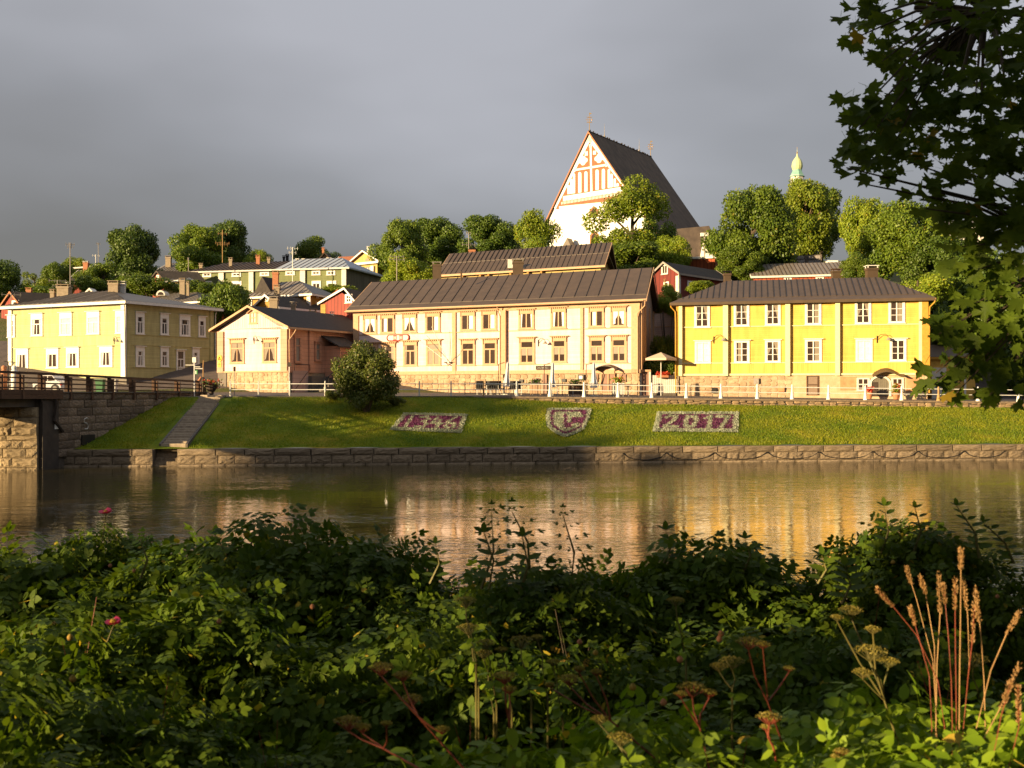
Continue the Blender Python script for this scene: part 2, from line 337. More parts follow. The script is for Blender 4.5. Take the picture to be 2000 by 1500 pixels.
def watermat():
    m, n, o = newmat('river_water'); L = n.links
    b = N(n, 'ShaderNodeBsdfPrincipled'); b.inputs['Base Color'].default_value = (0.045, 0.034, 0.010, 1)
    b.inputs['Roughness'].default_value = 0.03; b.inputs['IOR'].default_value = 1.37; b.inputs['Specular IOR Level'].default_value = 0.62
    t = N(n, 'ShaderNodeTexCoord')
    h = None
    for sc, st, k in (((0.5, 1.5, 1), 1.0, 0.6), ((1.9, 5.5, 1), 1.0, 0.42), ((4.5, 12, 1), 1.0, 0.10)):
        mp = N(n, 'ShaderNodeMapping'); mp.inputs['Scale'].default_value = sc; mp.inputs['Rotation'].default_value = (0, 0, 0.12)
        L.new(t.outputs['Object'], mp.inputs[0])
        no = N(n, 'ShaderNodeTexNoise', Scale=1.0, Detail=2.0, Distortion=0.6); L.new(mp.outputs[0], no.inputs['Vector'])
        mu = N(n, 'ShaderNodeMath', operation='MULTIPLY_ADD'); mu.inputs[1].default_value = k; L.new(no.outputs[0], mu.inputs[0])
        if h is None: mu.inputs[2].default_value = 0
        else: L.new(h, mu.inputs[2])
        h = mu.outputs[0]
    # calm and ruffled patches
    pn = N(n, 'ShaderNodeTexNoise', Scale=0.09, Detail=3.0); mp = N(n, 'ShaderNodeMapping'); mp.inputs['Scale'].default_value = (0.5, 1.6, 1)
    L.new(t.outputs['Object'], mp.inputs[0]); L.new(mp.outputs[0], pn.inputs['Vector'])
    pr = N(n, 'ShaderNodeMapRange'); pr.inputs[1].default_value = 0.38; pr.inputs[2].default_value = 0.62; pr.inputs[3].default_value = 0.009; pr.inputs[4].default_value = 0.038
    L.new(pn.outputs[0], pr.inputs[0])
    bp = N(n, 'ShaderNodeBump'); bp.inputs['Strength'].default_value = 1.0
    L.new(pr.outputs[0], bp.inputs['Distance']); L.new(h, bp.inputs['Height']); L.new(bp.outputs[0], b.inputs['Normal'])
    L.new(b.outputs[0], o.inputs[0]); return m
waterm = watermat()
# ------------------------------------------------------------------ ground, water, banks
def grid(name, xs, fy, ny, zf, m, kind='structure', smooth=True):
    """xs list; fy(x)->(y0,y1); ny rows"""
    V = []; F = []
    for i, x in enumerate(xs):
        y0, y1 = fy(x)
        for j in range(ny + 1):
            y = y0 + (y1 - y0) * j / ny; V.append((x, y, zf(x, y)))
    n = ny + 1
    for i in range(len(xs) - 1):
        for j in range(ny): a = i * n + j; F.append((a, a + n, a + n + 1, a + 1))
    me = npmesh(name, V, F, m, smooth); o = link(name, me); o['kind'] = kind; return o
def frange(a, b, n): return [a + (b - a) * i / n for i in range(n + 1)]
XS = frange(-30, 60, 180)
o = grid('grass_bank', XS, lambda x: (Yq(x) + 0.3, Ye(x)), 24, lambda x, y: zbank(x, y) + 0.03 * math.sin(x * 1.7 + y) * math.sin(y * 2.1), lawnm)
hillm = mat('hill_grass', (0.06, 0.08, 0.015), (0.10, 0.09, 0.03), scale=0.5, rough=0.95, bump=0.6, bscale=5, dist=0.2)
XH = frange(-600, -40, 28) + frange(-38, 60, 70) + frange(70, 600, 26)
def zf2(x, y): return zfar(x, y) - 0.02
grid('hill', XH, lambda x: (Ye(x), 240), 90, zf2, hillm)
grid('distant_ground', frange(-1500, 1500, 10), lambda x: (238, 3000), 6, lambda x, y: 14, hillm)
grid('street', frange(-60, 70, 100), lambda x: (Ye(x) - 0.02, Ye(x) + (24 if x > -13 else 40)), 40, lambda x, y: zfar(x, y) + 0.01, asphalt)
grid('riverbank_far_left', frange(-600, -30, 20), lambda x: (Yq(x) + 1, Ye(x) + 0.1), 6, zbank, hillm)
grid('riverbank_far_right', frange(60, 600, 20), lambda x: (Yq(x) + 0.3, Ye(x) + 0.1), 6, zbank, hillm)
def znear(x, y):
    z = 2.35 - 0.30 * max(0, y - 2.0) + 0.06 * math.sin(x * 1.3) * math.sin(y * 0.9)
    return min(z, 2.4)
nearm = mat('near_soil', (0.030, 0.032, 0.012), (0.015, 0.014, 0.008), scale=3, rough=0.95, bump=0.8, bscale=20)
grid('near_bank', frange(-600, -20, 20) + frange(-18, 18, 36) + frange(20, 600, 20), lambda x: (-300, -2), 10, lambda x, y: 2.4, nearm)
grid('near_slope', frange(-600, -20, 20) + frange(-18, 18, 36) + frange(20, 600, 20), lambda x: (-2, 12), 28, znear, nearm)
V = [(-1500, 4, 0), (1500, 4, 0), (1500, 63.5, 0), (40, 61.8, 0), (-30, 55, 0), (-1500, 55, 0)]
mbw = MB(); mbw.poly(V); struct('river_water', mbw, waterm)
mbw = MB(); mbw.poly([(-1500, 2, -1.6), (1500, 2, -1.6), (1500, 66, -1.6), (-1500, 66, -1.6)]); struct('river_bed', mbw, soil)

# rough ashlar blocks: a unit block, hammered front face, used at many sizes
def blockmesh(name, m, k, rough=0.28):
    r = random.Random(k); nx, nz = 5, 4; V = []; F = []
    for j in range(nz + 1):
        for i in range(nx + 1):
            e = i in (0, nx) or j in (0, nz)
            y = -0.70 if e else -0.84 - r.random() * rough
            V.append((i / nx * 0.965 + 0.0175 + (0 if e else r.uniform(-.03, .03)), y, j / nz * 0.95 + 0.025 + (0 if e else r.uniform(-.04, .04))))
    for j in range(nz):
        for i in range(nx): a = j * (nx + 1) + i; F.append((a, a + 1, a + nx + 2, a + nx + 1))
    k0 = len(V); ring = [i for i in range(nx + 1)] + [(j + 1) * (nx + 1) - 1 for j in range(1, nz + 1)] + [nz * (nx + 1) + i for i in range(nx - 1, -1, -1)] + [j * (nx + 1) for j in range(nz - 1, 0, -1)]
    for i in ring: V.append((V[i][0], 0.4, V[i][2]))
    for q in range(len(ring)):
        p = (q + 1) % len(ring); F.append((ring[p], ring[q], k0 + q, k0 + p))
    me = bpy.data.meshes.new(name); me.from_pydata(V, [], F); me.materials.append(m); me.update(); return me
BLK = [blockmesh('stone_block', stone, k) for k in range(5)]
BLKD = [blockmesh('stone_block', stonedark, 40 + k) for k in range(5)]
BLKW = [blockmesh('stone_block', stonewarm, 20 + k, 0.3) for k in range(5)]
def put_block(root, F, a, z, w, h, d, meshes, out=0.0, name='stone_block'):
    p = Vector(F.P(a, out, z)) - root.location
    return link(name, random.choice(meshes), root, p, F.ang, (w, d, h))

# quay wall
FQ = Face(-24.0, Yq(-24.0), 60, Yq(60))
quay = thing('quay_wall', 'long granite quay wall standing in the river below the lawn', 'wall', FQ.P(0, 0, -1))
qx = lambda x: (x + 24.0) * math.sqrt(1 + 0.107 ** 2)
s_a, s_b = qx(-19.25), qx(-18.0)          # the landing steps are let into the wall here
for a0, a1 in ((0, s_a), (s_b, FQ.W)):
    mb = MB(); FQ.box(mb, a0, a1, -0.55, -0.03, -1.5, 0.86); part('core', mb, mortar, quay)
courses = ((-0.35, 0.10, 0.06, 0.9, 1.4), (0.10, 0.56, 0.0, 0.7, 1.25), (0.56, 0.92, 0.04, 1.1, 2.2))
for z0, z1, outw, wa, wb in courses:
    for lo, hi in ((0, s_a), (s_b, qx(31.5))):
        a = lo
        while a < hi - 0.05:
            w = random.uniform(wa, wb)
            if hi - (a + w) < wa * 0.6: w = hi - a
            put_block(quay, FQ, a, z0, w, z1 - z0, 0.16, BLK, outw - 0.0 + random.uniform(-.015, .02)); a += w
mb = MB(); FQ.box(mb, 0, s_a, -0.62, 0.06, 0.862, 0.90); FQ.box(mb, s_b, FQ.W, -0.62, 0.06, 0.862, 0.90); part('coping', mb, stone, quay)
# landing steps in the quay
ls = thing('landing_steps', 'short stone landing steps let into the quay wall beside the water', 'steps', FQ.P(s_a, 0, -0.4))
for i in range(5):
    mb = MB(); FQ.box(mb, s_a + 0.02, s_b - 0.02, -1.0 - 0.1, 0.0 - i * 0.22, -0.6, 0.02 + i * 0.21); part('step', mb, stone, ls)
# chain hanging in loops along the quay
ch = MB(); pk = [1215, 1300, 1393, 1496, 1597, 1702, 1790, 1880, 1960]
pts = []
for i in range(len(pk) - 1):
    a0, _ = FQ.px(pk[i], 880); a1, _ = FQ.px(pk[i + 1], 880)
    for j in range(9):
        t = j / 8; pts.append(FQ.P(a0 + (a1 - a0) * t, 0.17, 0.56 - 0.40 * (1 - (2 * t - 1) ** 2) ** 0.6))
ch.tube(pts, 0.022, 5)
tag(link('mooring_chain', ch.mesh('mooring_chain', iron)), 'dark mooring chain hanging in shallow loops along the quay wall', 'chain')

# abutment of the bridge
AF = Face(-24.16, 52.3, -20.4, 68.3)
ab = thing('bridge_abutment', 'tall granite retaining wall that carries the bridge end above the lawn', 'wall', (-24.16, 52.3, -1))
mb = MB(); mb.prism([(-24.20, 52.36, -1.5), (-20.44, 68.3, -1.5), (-30, 76, -1.5), (-62, 76, -1.5), (-62, 52.36, -1.5)], (0, 0, 5.43)); part('core', mb, mortar, ab)
mb = MB(); AF.box(mb, 0.0, 1.35, 0.0, 0.14, -1.2, 3.93); AF.box(mb, 0.0, 0.35, 0.14, 0.22, -1.2, 3.5); part('concrete_pier', mb, darkconc, ab)
zc = [-0.3, 0.14, 0.56, 0.98, 1.42, 1.84, 2.28, 2.70, 3.14, 3.56, 3.93]
for i in range(len(zc) - 1):
    a = 1.36
    while a < 16.1:
        w = random.uniform(0.7, 1.35)
        if a + w > 15.6: w = 16.45 - a
        px_, py_, _ = AF.P(a + w, 0, 0)
        if zc[i + 1] > zbank(px_, py_) - 0.1: put_block(ab, AF, a, zc[i], w, zc[i + 1] - zc[i], 0.13, BLKD, random.uniform(-.02, .02))
        a += w
mb = MB(); AF.box(mb, 1.36, 16.45, -0.5, 0.18, 3.93, 4.0); part('coping', mb, concrete, ab)
mb = MB(); AF.box(mb, 3.2, 4.3, 0.1, 0.2, 1.1, 1.65); part('drain_mouth', mb, iron, ab)
mb = MB(); AF.box(mb, 1.0, 1.3, 0.15, 0.18, 2.05, 2.3); part('notice', mb, white, ab)
mb = MB(); g0, gz = AF.px(163, 828)
mb.tube([AF.P(g0 + x * .34, 0.17, gz + z * .34) for x, z in ((.5, .8), (.1, 1), (-.5, .75), (-.5, .25), (.2, .1), (.6, -.3), (.3, -.8), (-.4, -.8))], 0.03, 4); part('painted_mark', mb, offwhite, ab)
LF = Face(-32.0, 52.3, -24.16, 52.3)
rows = [(-0.35, 0.15), (0.15, 0.62), (0.62, 1.10), (1.10, 1.5), (1.5, 1.75), (1.75, 2.2), (2.2, 2.7), (2.7, 3.22)]
for z0, z1 in rows:
    a = 3.0
    while a < 7.8:
        w = random.uniform(0.55, 1.3)
        if a + w > 7.3: w = 7.84 - a
        put_block(ab, LF, a, z0, w, z1 - z0, 0.20 if z0 < 1.6 else 0.30, BLKW, 0.05); a += w
# bridge
bd = Vector((-0.25, -0.97, 0)).normalized(); bn = Vector((-bd.y * -1, 0, 0)); bl = Vector((bd.y, -bd.x, 0)) * 1.0   # bl points away from the camera side
if bl.x > 0: bl = -bl
br = thing('bridge', 'brown bridge deck running out over the river from its stone abutment', 'bridge', (-24.1, 52.2, 0))
def along(t, off, z): p = Vector((-24.0, 52.15, 0)) + bd * t + bl * off; return (p.x, p.y, z)
def bbox(mb, t0, t1, o0, o1, z0, z1, dz=0.0):
    mb.hexa([along(t0, o0, z0), along(t1, o0, z0 + dz), along(t1, o1, z0 + dz), along(t0, o1, z0), along(t0, o0, z1), along(t1, o0, z1 + dz), along(t1, o1, z1 + dz), along(t0, o1, z1)])
mb = MB(); bbox(mb, -1.6, 52, 0.05, 4.6, 3.86, 4.06, 0.3); part('deck', mb, asphalt, br)
for z0 in (3.62, 3.86):
    mb = MB(); bbox(mb, -1.6, 52, -0.08, 0.05, z0, z0 + 0.23, 0.3); part('fascia_board', mb, woodbrown, br)
for of in (0.45, 2.3, 4.1):
    mb = MB(); bbox(mb, -0.3, 52, of, of + 0.35, 3.22, 3.85, 0.3); part('girder', mb, concrete, br)
for t in (17, 34):
    mb = MB(); bbox(mb, t, t + 0.8, 0.5, 4.3, -1.5, 3.3); part('pier', mb, concrete, br)
mb = MB(); mb.tube([AF.P(1.0, 0.25, 3.6), AF.P(0.9, 0.22, 2.5), AF.P(1.6, 0.2, 1.9)], 0.09, 6); part('brace', mb, wooddark, br)
# railing over bridge and wall
ra = thing('timber_railing', 'brown timber railing with four rails running along the bridge and its wall', 'railing', (-24.1, 52.2, 3.9))
def rpt(s):        # s<0 on the bridge, s>0 on the wall
    if s < 0: p = along(-s, 0.12, 0); return p[0], p[1], 3.98 - 0.006 * s, 4.93 - 0.012 * s
    p = AF.P(s, -0.02, 0); return p[0], p[1], 3.98 - 0.013 * s, 4.93 - 0.017 * s
S = [-t for t in (44, 41.8, 39.6, 37.4, 35.2, 33, 30.8, 28.6, 26.4, 24.2, 22, 19.8, 17.6, 15.4, 13.2, 11, 8.8, 6.6, 4.4, 2.9, 1.45)] + [0.1, 2.2, 4.0, 5.9, 7.95, 10.3, 12.8, 15.4]
for s_ in S:
    x, y, z0, z1 = rpt(s_)
    mb = MB(); F = AF; w = 0.085
    for dx, dy, hh in ((0, 0, 0), (0.16, 0.05, -0.12)):
        mb.box(x - w + dx, x + w + dx, y - w + dy, y + w + dy, z0 - 0.35, z1 + hh)
    part('post', mb, woodbrown, ra)
for fr, th in ((1.0, 0.06), (0.74, 0.035), (0.48, 0.035), (0.22, 0.035), (0.0, 0.05)):
    for i in range(len(S) - 1):
        x0, y0, a0, b0 = rpt(S[i]); x1, y1, a1, b1 = rpt(S[i + 1]); q0 = a0 + (b0 - a0) * fr; q1 = a1 + (b1 - a1) * fr
        d = Vector((x1 - x0, y1 - y0, 0)).normalized(); nrm = Vector((d.y, -d.x, 0)) * (0.05 if fr < 1 else 0.09); o_ = Vector((d.y, -d.x, 0)) * 0.10
        if fr == 1.0: o_ = o_ * 0
        A = Vector((x0, y0, 0)) + o_; B = Vector((x1, y1, 0)) + o_
        c = [A - nrm, B - nrm, B + nrm, A + nrm]; z = (q0, q1, q1, q0)
        mb = MB(); mb.hexa([(p.x, p.y, zz - th) for p, zz in zip(c, z)] + [(p.x, p.y, zz + th) for p, zz in zip(c, z)])
        part('rail', mb, woodbrown, ra)

# stone stairs up the bank
st = thing('bank_stairs', 'long straight flight of stone steps climbing the lawn beside the bridge wall', 'stairs', (-18.4, 56, 0.9))
NS = 23
for i in range(NS):
    y0 = Yq(-18.4) + 0.75 + i * 0.405; z1 = min(1.12 + i * 0.1247, 3.74); xc = -18.45 - 0.5 * i / NS
    mb = MB(); mb.box(xc - 0.66, xc + 0.66, y0, y0 + 0.43, z1 - 0.35, z1 + 0.05); part('step', mb, stepstone, st)
for sx in (-1, 1):
    mb = MB(); a = Vector((-18.45 + sx * 0.72, Yq(-18.4) + 0.75, 1.16)); b = Vector((-18.95 + sx * 0.72, Yq(-18.4) + 0.75 + NS * 0.405, 3.82)); w = Vector((0.06, 0, 0)); h = Vector((0, 0, 0.3))
    mb.hexa([a - w - h, a + w - h, b + w - h, b - w - h, a - w, a + w, b + w, b - w]); part('side_kerb', mb, mortar, st)
mb = MB(); mb.box(-18.95 - 0.1, -18.95 + 0.3, 56.6, 56.8, 0.8, 1.35)
# low wall between lawn and street on the right, kerb on the left
FE = Face(-2.5, Ye(-2.5), 60, Ye(60))
lw = thing('low_street_wall', 'low rough stone wall between the lawn and the street', 'wall', FE.P(0, 0, 3))
mb = MB()
for i in range(60):
    a0 = FE.W * i / 60; a1 = FE.W * (i + 1) / 60; x = FE.P((a0 + a1) / 2, 0, 0)[0]; FE.box(mb, a0, a1, -0.5, 0.0, 2.2, zroad(x) - 0.015)
part('core', mb, mortar, lw)
def rubble_mb(F, s0, s1, z0f, z1f, cw, chh, d=0.08, seed=1, skip=None):
    r = random.Random(seed); mb = MB(); z_lo = z0f((s0 + s1) / 2) if callable(z0f) else z0f
    n = max(1, int((s1 - s0) / cw))
    for i in range(n):
        ca = s0 + (s1 - s0) * (i + 0.5) / n
        zl = z0f(ca) if callable(z0f) else z0f; zh = z1f(ca) if callable(z1f) else z1f
        m = max(1, round((zh - zl) / (chh * r.uniform(.8, 1.25)))); off = r.uniform(-.25, .25)
        for j in range(m):
            cz = zl + (zh - zl) * (j + 0.5) / m; a = ca + (off if 0 < i < n - 1 else 0) * cw + r.uniform(-.12, .12) * cw; w = cw * r.uniform(.44, .62); h = (zh - zl) / m * r.uniform(.46, .60); cz += r.uniform(-.12, .12) * (zh - zl) / m
            if skip and skip(a, cz): continue
            k = r.choice((6, 7, 8)); ph = r.random() * 6; ring = []
            for q in range(k):
                t = ph + 2 * math.pi * q / k; rr = r.uniform(.86, 1.08)
                x = a + math.copysign(abs(math.cos(t)) ** .6, math.cos(t)) * w * rr; z = cz + math.copysign(abs(math.sin(t)) ** .6, math.sin(t)) * h * rr
                ring.append((max(s0, min(s1, x)), max(zl - 0.02, min(zh, z))))
            dd = d * r.uniform(.5, 1.25); k0 = len(mb.v)
            mb.v += [F.P(x, -0.02, z) for x, z in ring] + [F.P(a + (x - a) * .82, dd, cz + (z - cz) * .8) for x, z in ring] + [F.P(a + r.uniform(-.1, .1) * w, dd * 1.25, cz)]
            for q in range(k):
                p = (q + 1) % k; mb.f.append((k0 + q, k0 + p, k0 + k + p, k0 + k + q)); mb.f.append((k0 + k + q, k0 + k + p, k0 + 2 * k))
    return mb
mb = rubble_mb(FE, 0, 46, lambda a: zlow(FE.P(a, 0, 0)[0]) - 0.08, lambda a: zroad(FE.P(a, 0, 0)[0]) - 0.10, 0.52, 0.17, 0.07, 5)
part('stones', mb, mat('bank_stone', (0.36, 0.25, 0.14), (0.20, 0.14, 0.08), rnd=0.25, island=True, bump=0.5), lw, kind='stuff')
mb = MB()
for i in range(60):
    a0 = FE.W * i / 60; a1 = FE.W * (i + 1) / 60 - 0.01; x = FE.P((a0 + a1) / 2, 0, 0)[0]; FE.box(mb, a0, a1, -0.35, 0.09, zroad(x) - 0.10, zroad(x) + 0.02)
part('coping', mb, mat('coping_stone', (0.26, 0.19, 0.125), (0.17, 0.13, 0.09), scale=4, bump=0.5), lw)
kb = MB(); FK = Face(-17.6, Ye(-17.6), -2.5, Ye(-2.5)); FK.box(kb, 0, FK.W, -0.25, 0.06, 3.2, 3.72)
o = struct('kerb', kb, concrete)
# flat street details: pale strip
mb = MB()
for i in range(40):
    xa = -17 + i * 1.2; xb = xa + 1.2
    mb.poly([(xa, Ye(xa) + 3.2, zfar(xa, Ye(xa) + 3.2) + 0.03), (xb, Ye(xb) + 3.2, zfar(xb, Ye(xb) + 3.2) + 0.03), (xb, Ye(xb) + 3.6, zfar(xb, Ye(xb) + 3.6) + 0.03), (xa, Ye(xa) + 3.6, zfar(xa, Ye(xa) + 3.6) + 0.03)])
struct('cobble_strip', mb, stonewarm)
# grass blades on the bank
n = 150000
x = rng.uniform(-23.5, 37, n); t = rng.uniform(0, 1, n) ; y = np.array([Yq(a) for a in x]) + 0.58 + t * 8.95
keep = ~((x > -19.75) & (x < -17.6)); x, y = x[keep], y[keep]; n = len(x)
z = np.array([zbank(a, b) for a, b in zip(x, y)])
th = rng.uniform(0, 2 * np.pi, n); lowedge = np.exp(-(y - np.array([Yq(a) for a in x]) - .5) / .5)
h = rng.uniform(0.05, 0.11, n) * (1 + 1.4 * lowedge * rng.random(n)); w = rng.uniform(0.010, 0.022, n)
dx = np.cos(th) * w; dy = np.sin(th) * w; lx = rng.normal(0, 0.035, n); ly = rng.normal(0, 0.035, n)
V = np.stack([np.stack([x - dx, y - dy, z], 1), np.stack([x + dx, y + dy, z], 1), np.stack([x + lx, y + ly, z + h], 1)], 1).reshape(-1, 3)
me = npmesh('bank_grass', V, np.arange(3 * n).reshape(-1, 3), lf_grass)
tag(link('bank_grass', me), 'short mown grass growing on the sloping lawn above the quay', 'grass')['kind'] = 'stuff'

# white street fence
fpx = [450, 505, 566, 635, 697, 758, 819, 881, 944, 1009, 1074, 1140.6, 1207, 1273, 1340.6, 1408, 1479, 1547, 1618, 1690, 1761, 1833, 1910, 1989, 2070]
fe = thing('white_street_fence', 'white painted pipe fence with two rails along the street edge', 'fence', (-17.8, Ye(-17.8), 3.6))
pv = []
for p in fpx:
    k = (p - 1000) / FPX; Y = 66.0
    for _ in range(8): Y = Ye(k * Y) + 0.08
    x = k * Y; z = zroad(x); pv.append(Vector((x, Y, z)))
    mb = MB(); slim = p < 1000
    if slim: mb.lathe([(0.05, z - 0.1), (0.05, z + 0.55), (0.04, z + 0.6), (0.04, z + 0.98), (0.0, z + 1.03)], x, Y, 8)
    else: mb.lathe([(0.15, z - 0.1), (0.15, z + 0.02), (0.125, z + 0.10), (0.085, z + 0.42), (0.062, z + 0.5), (0.058, z + 0.92), (0.04, z + 1.0), (0.0, z + 1.02)], x, Y, 10)
    part('post', mb, {944: straw, 1833: straw}.get(p, offwhite if p < 900 else white), fe, smooth=False)
for i in range(len(pv) - 1):
    for h, r_ in ((0.82, 0.028), (0.45, 0.026)):
        mb = MB(); mb.tube([pv[i] + Vector((0, 0, h)), pv[i + 1] + Vector((0, 0, h))], r_, 6); part('rail', mb, white if fpx[i] > 430 else grey, fe)
# ------------------------------------------------------------------ building kit
class House:
    """O = front left corner, u along the front, v into the depth"""
    def __init__(s, name, label, cat, xa, Ya, xb, Yb, v, D, zb, group=None):
        s.F = facepx(xa, Ya, xb, Yb); s.O = s.F.o; s.u = s.F.u; s.v = Vector(v).normalized(); s.W = s.F.W; s.D = D
        s.root = thing(name, label, cat, (s.O.x, s.O.y, zb), group=group)
        a = s.P(s.W, 0, 0); b = s.P(s.W, D, 0); s.R = Face(a[0], a[1], b[0], b[1])      # right-hand wall
    def P(s, a, t, z): q = s.O + s.u * a + s.v * t; return (q.x, q.y, z)
    def walls(s, z0, ze, m, gable=None, zr=None, ap=0.5, name='wall', t0=0, t1=None):
        mb = MB(); W, D = s.W, s.D if t1 is None else t1
        if gable is None: mb.hexa([s.P(0, t0, z0), s.P(W, t0, z0), s.P(W, D, z0), s.P(0, D, z0), s.P(0, t0, ze), s.P(W, t0, ze), s.P(W, D, ze), s.P(0, D, ze)])
        elif gable == 'front': mb.prism([s.P(0, t0, z0), s.P(W, t0, z0), s.P(W, t0, ze), s.P(W * ap, t0, zr), s.P(0, t0, ze)], (s.v.x * (D - t0), s.v.y * (D - t0), 0))
        else: mb.prism([s.P(0, t0, z0), s.P(0, D, z0), s.P(0, D, ze), s.P(0, t0 + (D - t0) * ap, zr), s.P(0, t0, ze)], (s.u.x * W, s.u.y * W, 0))
        return part(name, mb, m, s.root)
    def roof(s, ze, zr, a, b, o, m, npan=0, th=0.16, mode='side', ap=0.5, seam=seamdark, fascia=None, sides=('near',), name='roof', skirt=0.0, og=None):
        """mode side: ridge along u from a to b; mode front: ridge along v from a to b (gable to the street)"""
        if mode == 'side': P, W, D = s.P, s.W, s.D
        else: P, W, D = (lambda x, t, z: s.P(t, x, z)), s.D, s.W
        og = o if og is None else og
        E = [(-og, -o), (W + og, -o), (W + og, D + o), (-og, D + o)]; rt = D * ap
        mb = MB(); k = 0
        top = [P(x, t, ze) for x, t in E]; bot = [P(x, t, ze - th) for x, t in E]; Ra, Rb = P(a, rt, zr), P(b, rt, zr)
        if a <= -og + 1e-6:          # gabled: two slabs
            dn = lambda p: (p[0], p[1], p[2] - th)
            for A_, B_ in ((top[0], top[1]), (top[3], top[2])): mb.hexa([dn(A_), dn(B_), dn(Rb), dn(Ra), A_, B_, Rb, Ra])
        else:
            mb.v = top + bot + [Ra, Rb]
            mb.f = [(0, 1, 9, 8), (1, 2, 9), (2, 3, 8, 9), (3, 0, 8), (4, 7, 6, 5), (0, 4, 5, 1), (1, 5, 6, 2), (2, 6, 7, 3), (3, 7, 4, 0)]
        rf = part(name, mb, m, s.root)
        if npan:
            for side in sides:
                t_e = -o if side == 'near' else D + o; nrm_len = abs(rt - t_e)
                for i in range(npan):
                    x0 = -og + (W + 2 * og) * i / npan; x1 = -og + (W + 2 * og) * (i + 1) / npan
                    def hf(x):
                        if x < a and a > -og + 1e-6: return (x + og) / (a + og)
                        if x > b and b < W + og - 1e-6: return (W + og - x) / (W + og - b)
                        return 1.0
                    xs = [x0] + ([a] if x0 < a < x1 else []) + ([b] if x0 < b < x1 else []) + [x1]
                    def Q(x, h, lift): p = P(x, t_e + (rt - t_e) * h, ze + (zr - ze) * h + lift); return p
                    pm = MB(); lift = 0.012 + 0.012 * random.random(); g = 0.03
                    lo = skirt
                    if max(hf(x) for x in xs) > lo + 0.05:
                        pts = [(x0 + g, lo), (x1 - g, lo)]
                        for x in reversed(xs):
                            hh = max(hf(x) - 0.008, lo)
                            if hh > lo + 1e-4: pts.append((min(max(x, x0 + g), x1 - g), hh))
                        if len(pts) > 2:
                            pm.prism([Q(x, h, lift) for x, h in pts], (0, 0, -0.02)); part('roof_panel', pm, m, rf)
                    h = hf(x0)
                    if i > 0 and h > lo + 0.04:
                        sm = MB(); w = 0.022
                        c = [Q(x0 - w, lo, 0), Q(x0 + w, lo, 0), Q(x0 + w, h, 0), Q(x0 - w, h, 0)]
                        sm.hexa(c + [(p[0], p[1], p[2] + 0.06) for p in c]); part('standing_seam', sm, seam, rf)
        if fascia:
            fm = MB(); w = 0.03
            ring = [(-og - w, -o - w), (W + og + w, -o - w), (W + og + w, D + o + w), (-og - w, D + o + w)]
            segs = [(0, 1), (1, 2), (2, 3), (3, 0)]
            for i, j in segs:
                if mode == 'side' and a <= -og + 1e-6 and (i, j) in ((1, 2), (3, 0)): continue
                if mode == 'front' and a <= -og + 1e-6 and (i, j) in ((3, 0), (1, 2)): continue
                A, B = ring[i], ring[j]; c = 0.5
                dx, dy = (B[0] - A[0]), (B[1] - A[1]); L = math.hypot(dx, dy); nx, ny = -dy / L * 0.05, dx / L * 0.05
                q = [P(A[0], A[1], ze - th - 0.05), P(B[0], B[1], ze - th - 0.05), P(B[0] + nx, B[1] + ny, ze - th - 0.05), P(A[0] + nx, A[1] + ny, ze - th - 0.05)]
                fm.hexa(q + [(p[0], p[1], ze - 0.02) for p in q])
            part('eave_board', fm, fascia, s.root)
            if a <= -og + 1e-6:      # barge boards on the visible gable(s)
                for xg in (-og - 0.04, W + og + 0.01):
                    for tt in (-o, D + o):
                        bm = MB(); A = P(xg, tt, ze - th - 0.02); B = P(xg, rt, zr - th - 0.02); A2 = P(xg + 0.05, tt, ze - th - 0.02); B2 = P(xg + 0.05, rt, zr - th - 0.02)
                        bm.hexa([A, A2, B2, B] + [(p[0], p[1], p[2] + th + 0.05) for p in (A, A2, B2, B)]); part('barge_board', bm, fascia, s.root)
        return rf
    def chimney(s, px0, px1, pyt, pyb, Y, m=brick, cap=iron, depth=None, label=None, pot=False):
        c0 = PX(px0, pyt, Y); c1 = PX(px1, pyb, Y); w = c1.x - c0.x; d = depth or w * 0.8
        x0, x1, y0, z0, z1 = c0.x, c1.x, Y, c1.z - 0.9, c0.z
        mb = MB(); mb.box(x0, x1, y0, y0 + d, z0, z1 - 0.22); e = 0.05
        mb.box(x0 - e, x1 + e, y0 - e, y0 + d + e, z1 - 0.38, z1 - 0.20)
        ch_ = part('chimney', mb, m, s.root, label)
        mb = MB(); mb.box(x0 - .08, x1 + .08, y0 - .08, y0 + d + .08, z1 - 0.05, z1)
        for xx in (x0, x1 - .06):
            for yy in (y0, y0 + d - .06): mb.box(xx, xx + .06, yy, yy + .06, z1 - 0.21, z1 - 0.04)
        part('chimney_cap', mb, cap, ch_).location = (0, 0, 0)
        return ch_
_oldpart = part
def part(name, mb, m, root, label=None, smooth=False, kind=None):   # roots nested one deep share the outer root's origin
    org = Vector((0, 0, 0)); r = root
    while r: org = org + r.location; r = r.parent
    o = link(name, mb.mesh(name, m, org, smooth), root)
    if label: o['label'] = label
    if kind: o['kind'] = kind
    return o
UNITPANE = {}
def unitbox(name, m):
    k = (name, m.name)
    if k not in UNITPANE:
        mb = MB(); mb.box(0, 1, -1, 0, 0, 1); UNITPANE[k] = mb.mesh(name, m)
    return UNITPANE[k]
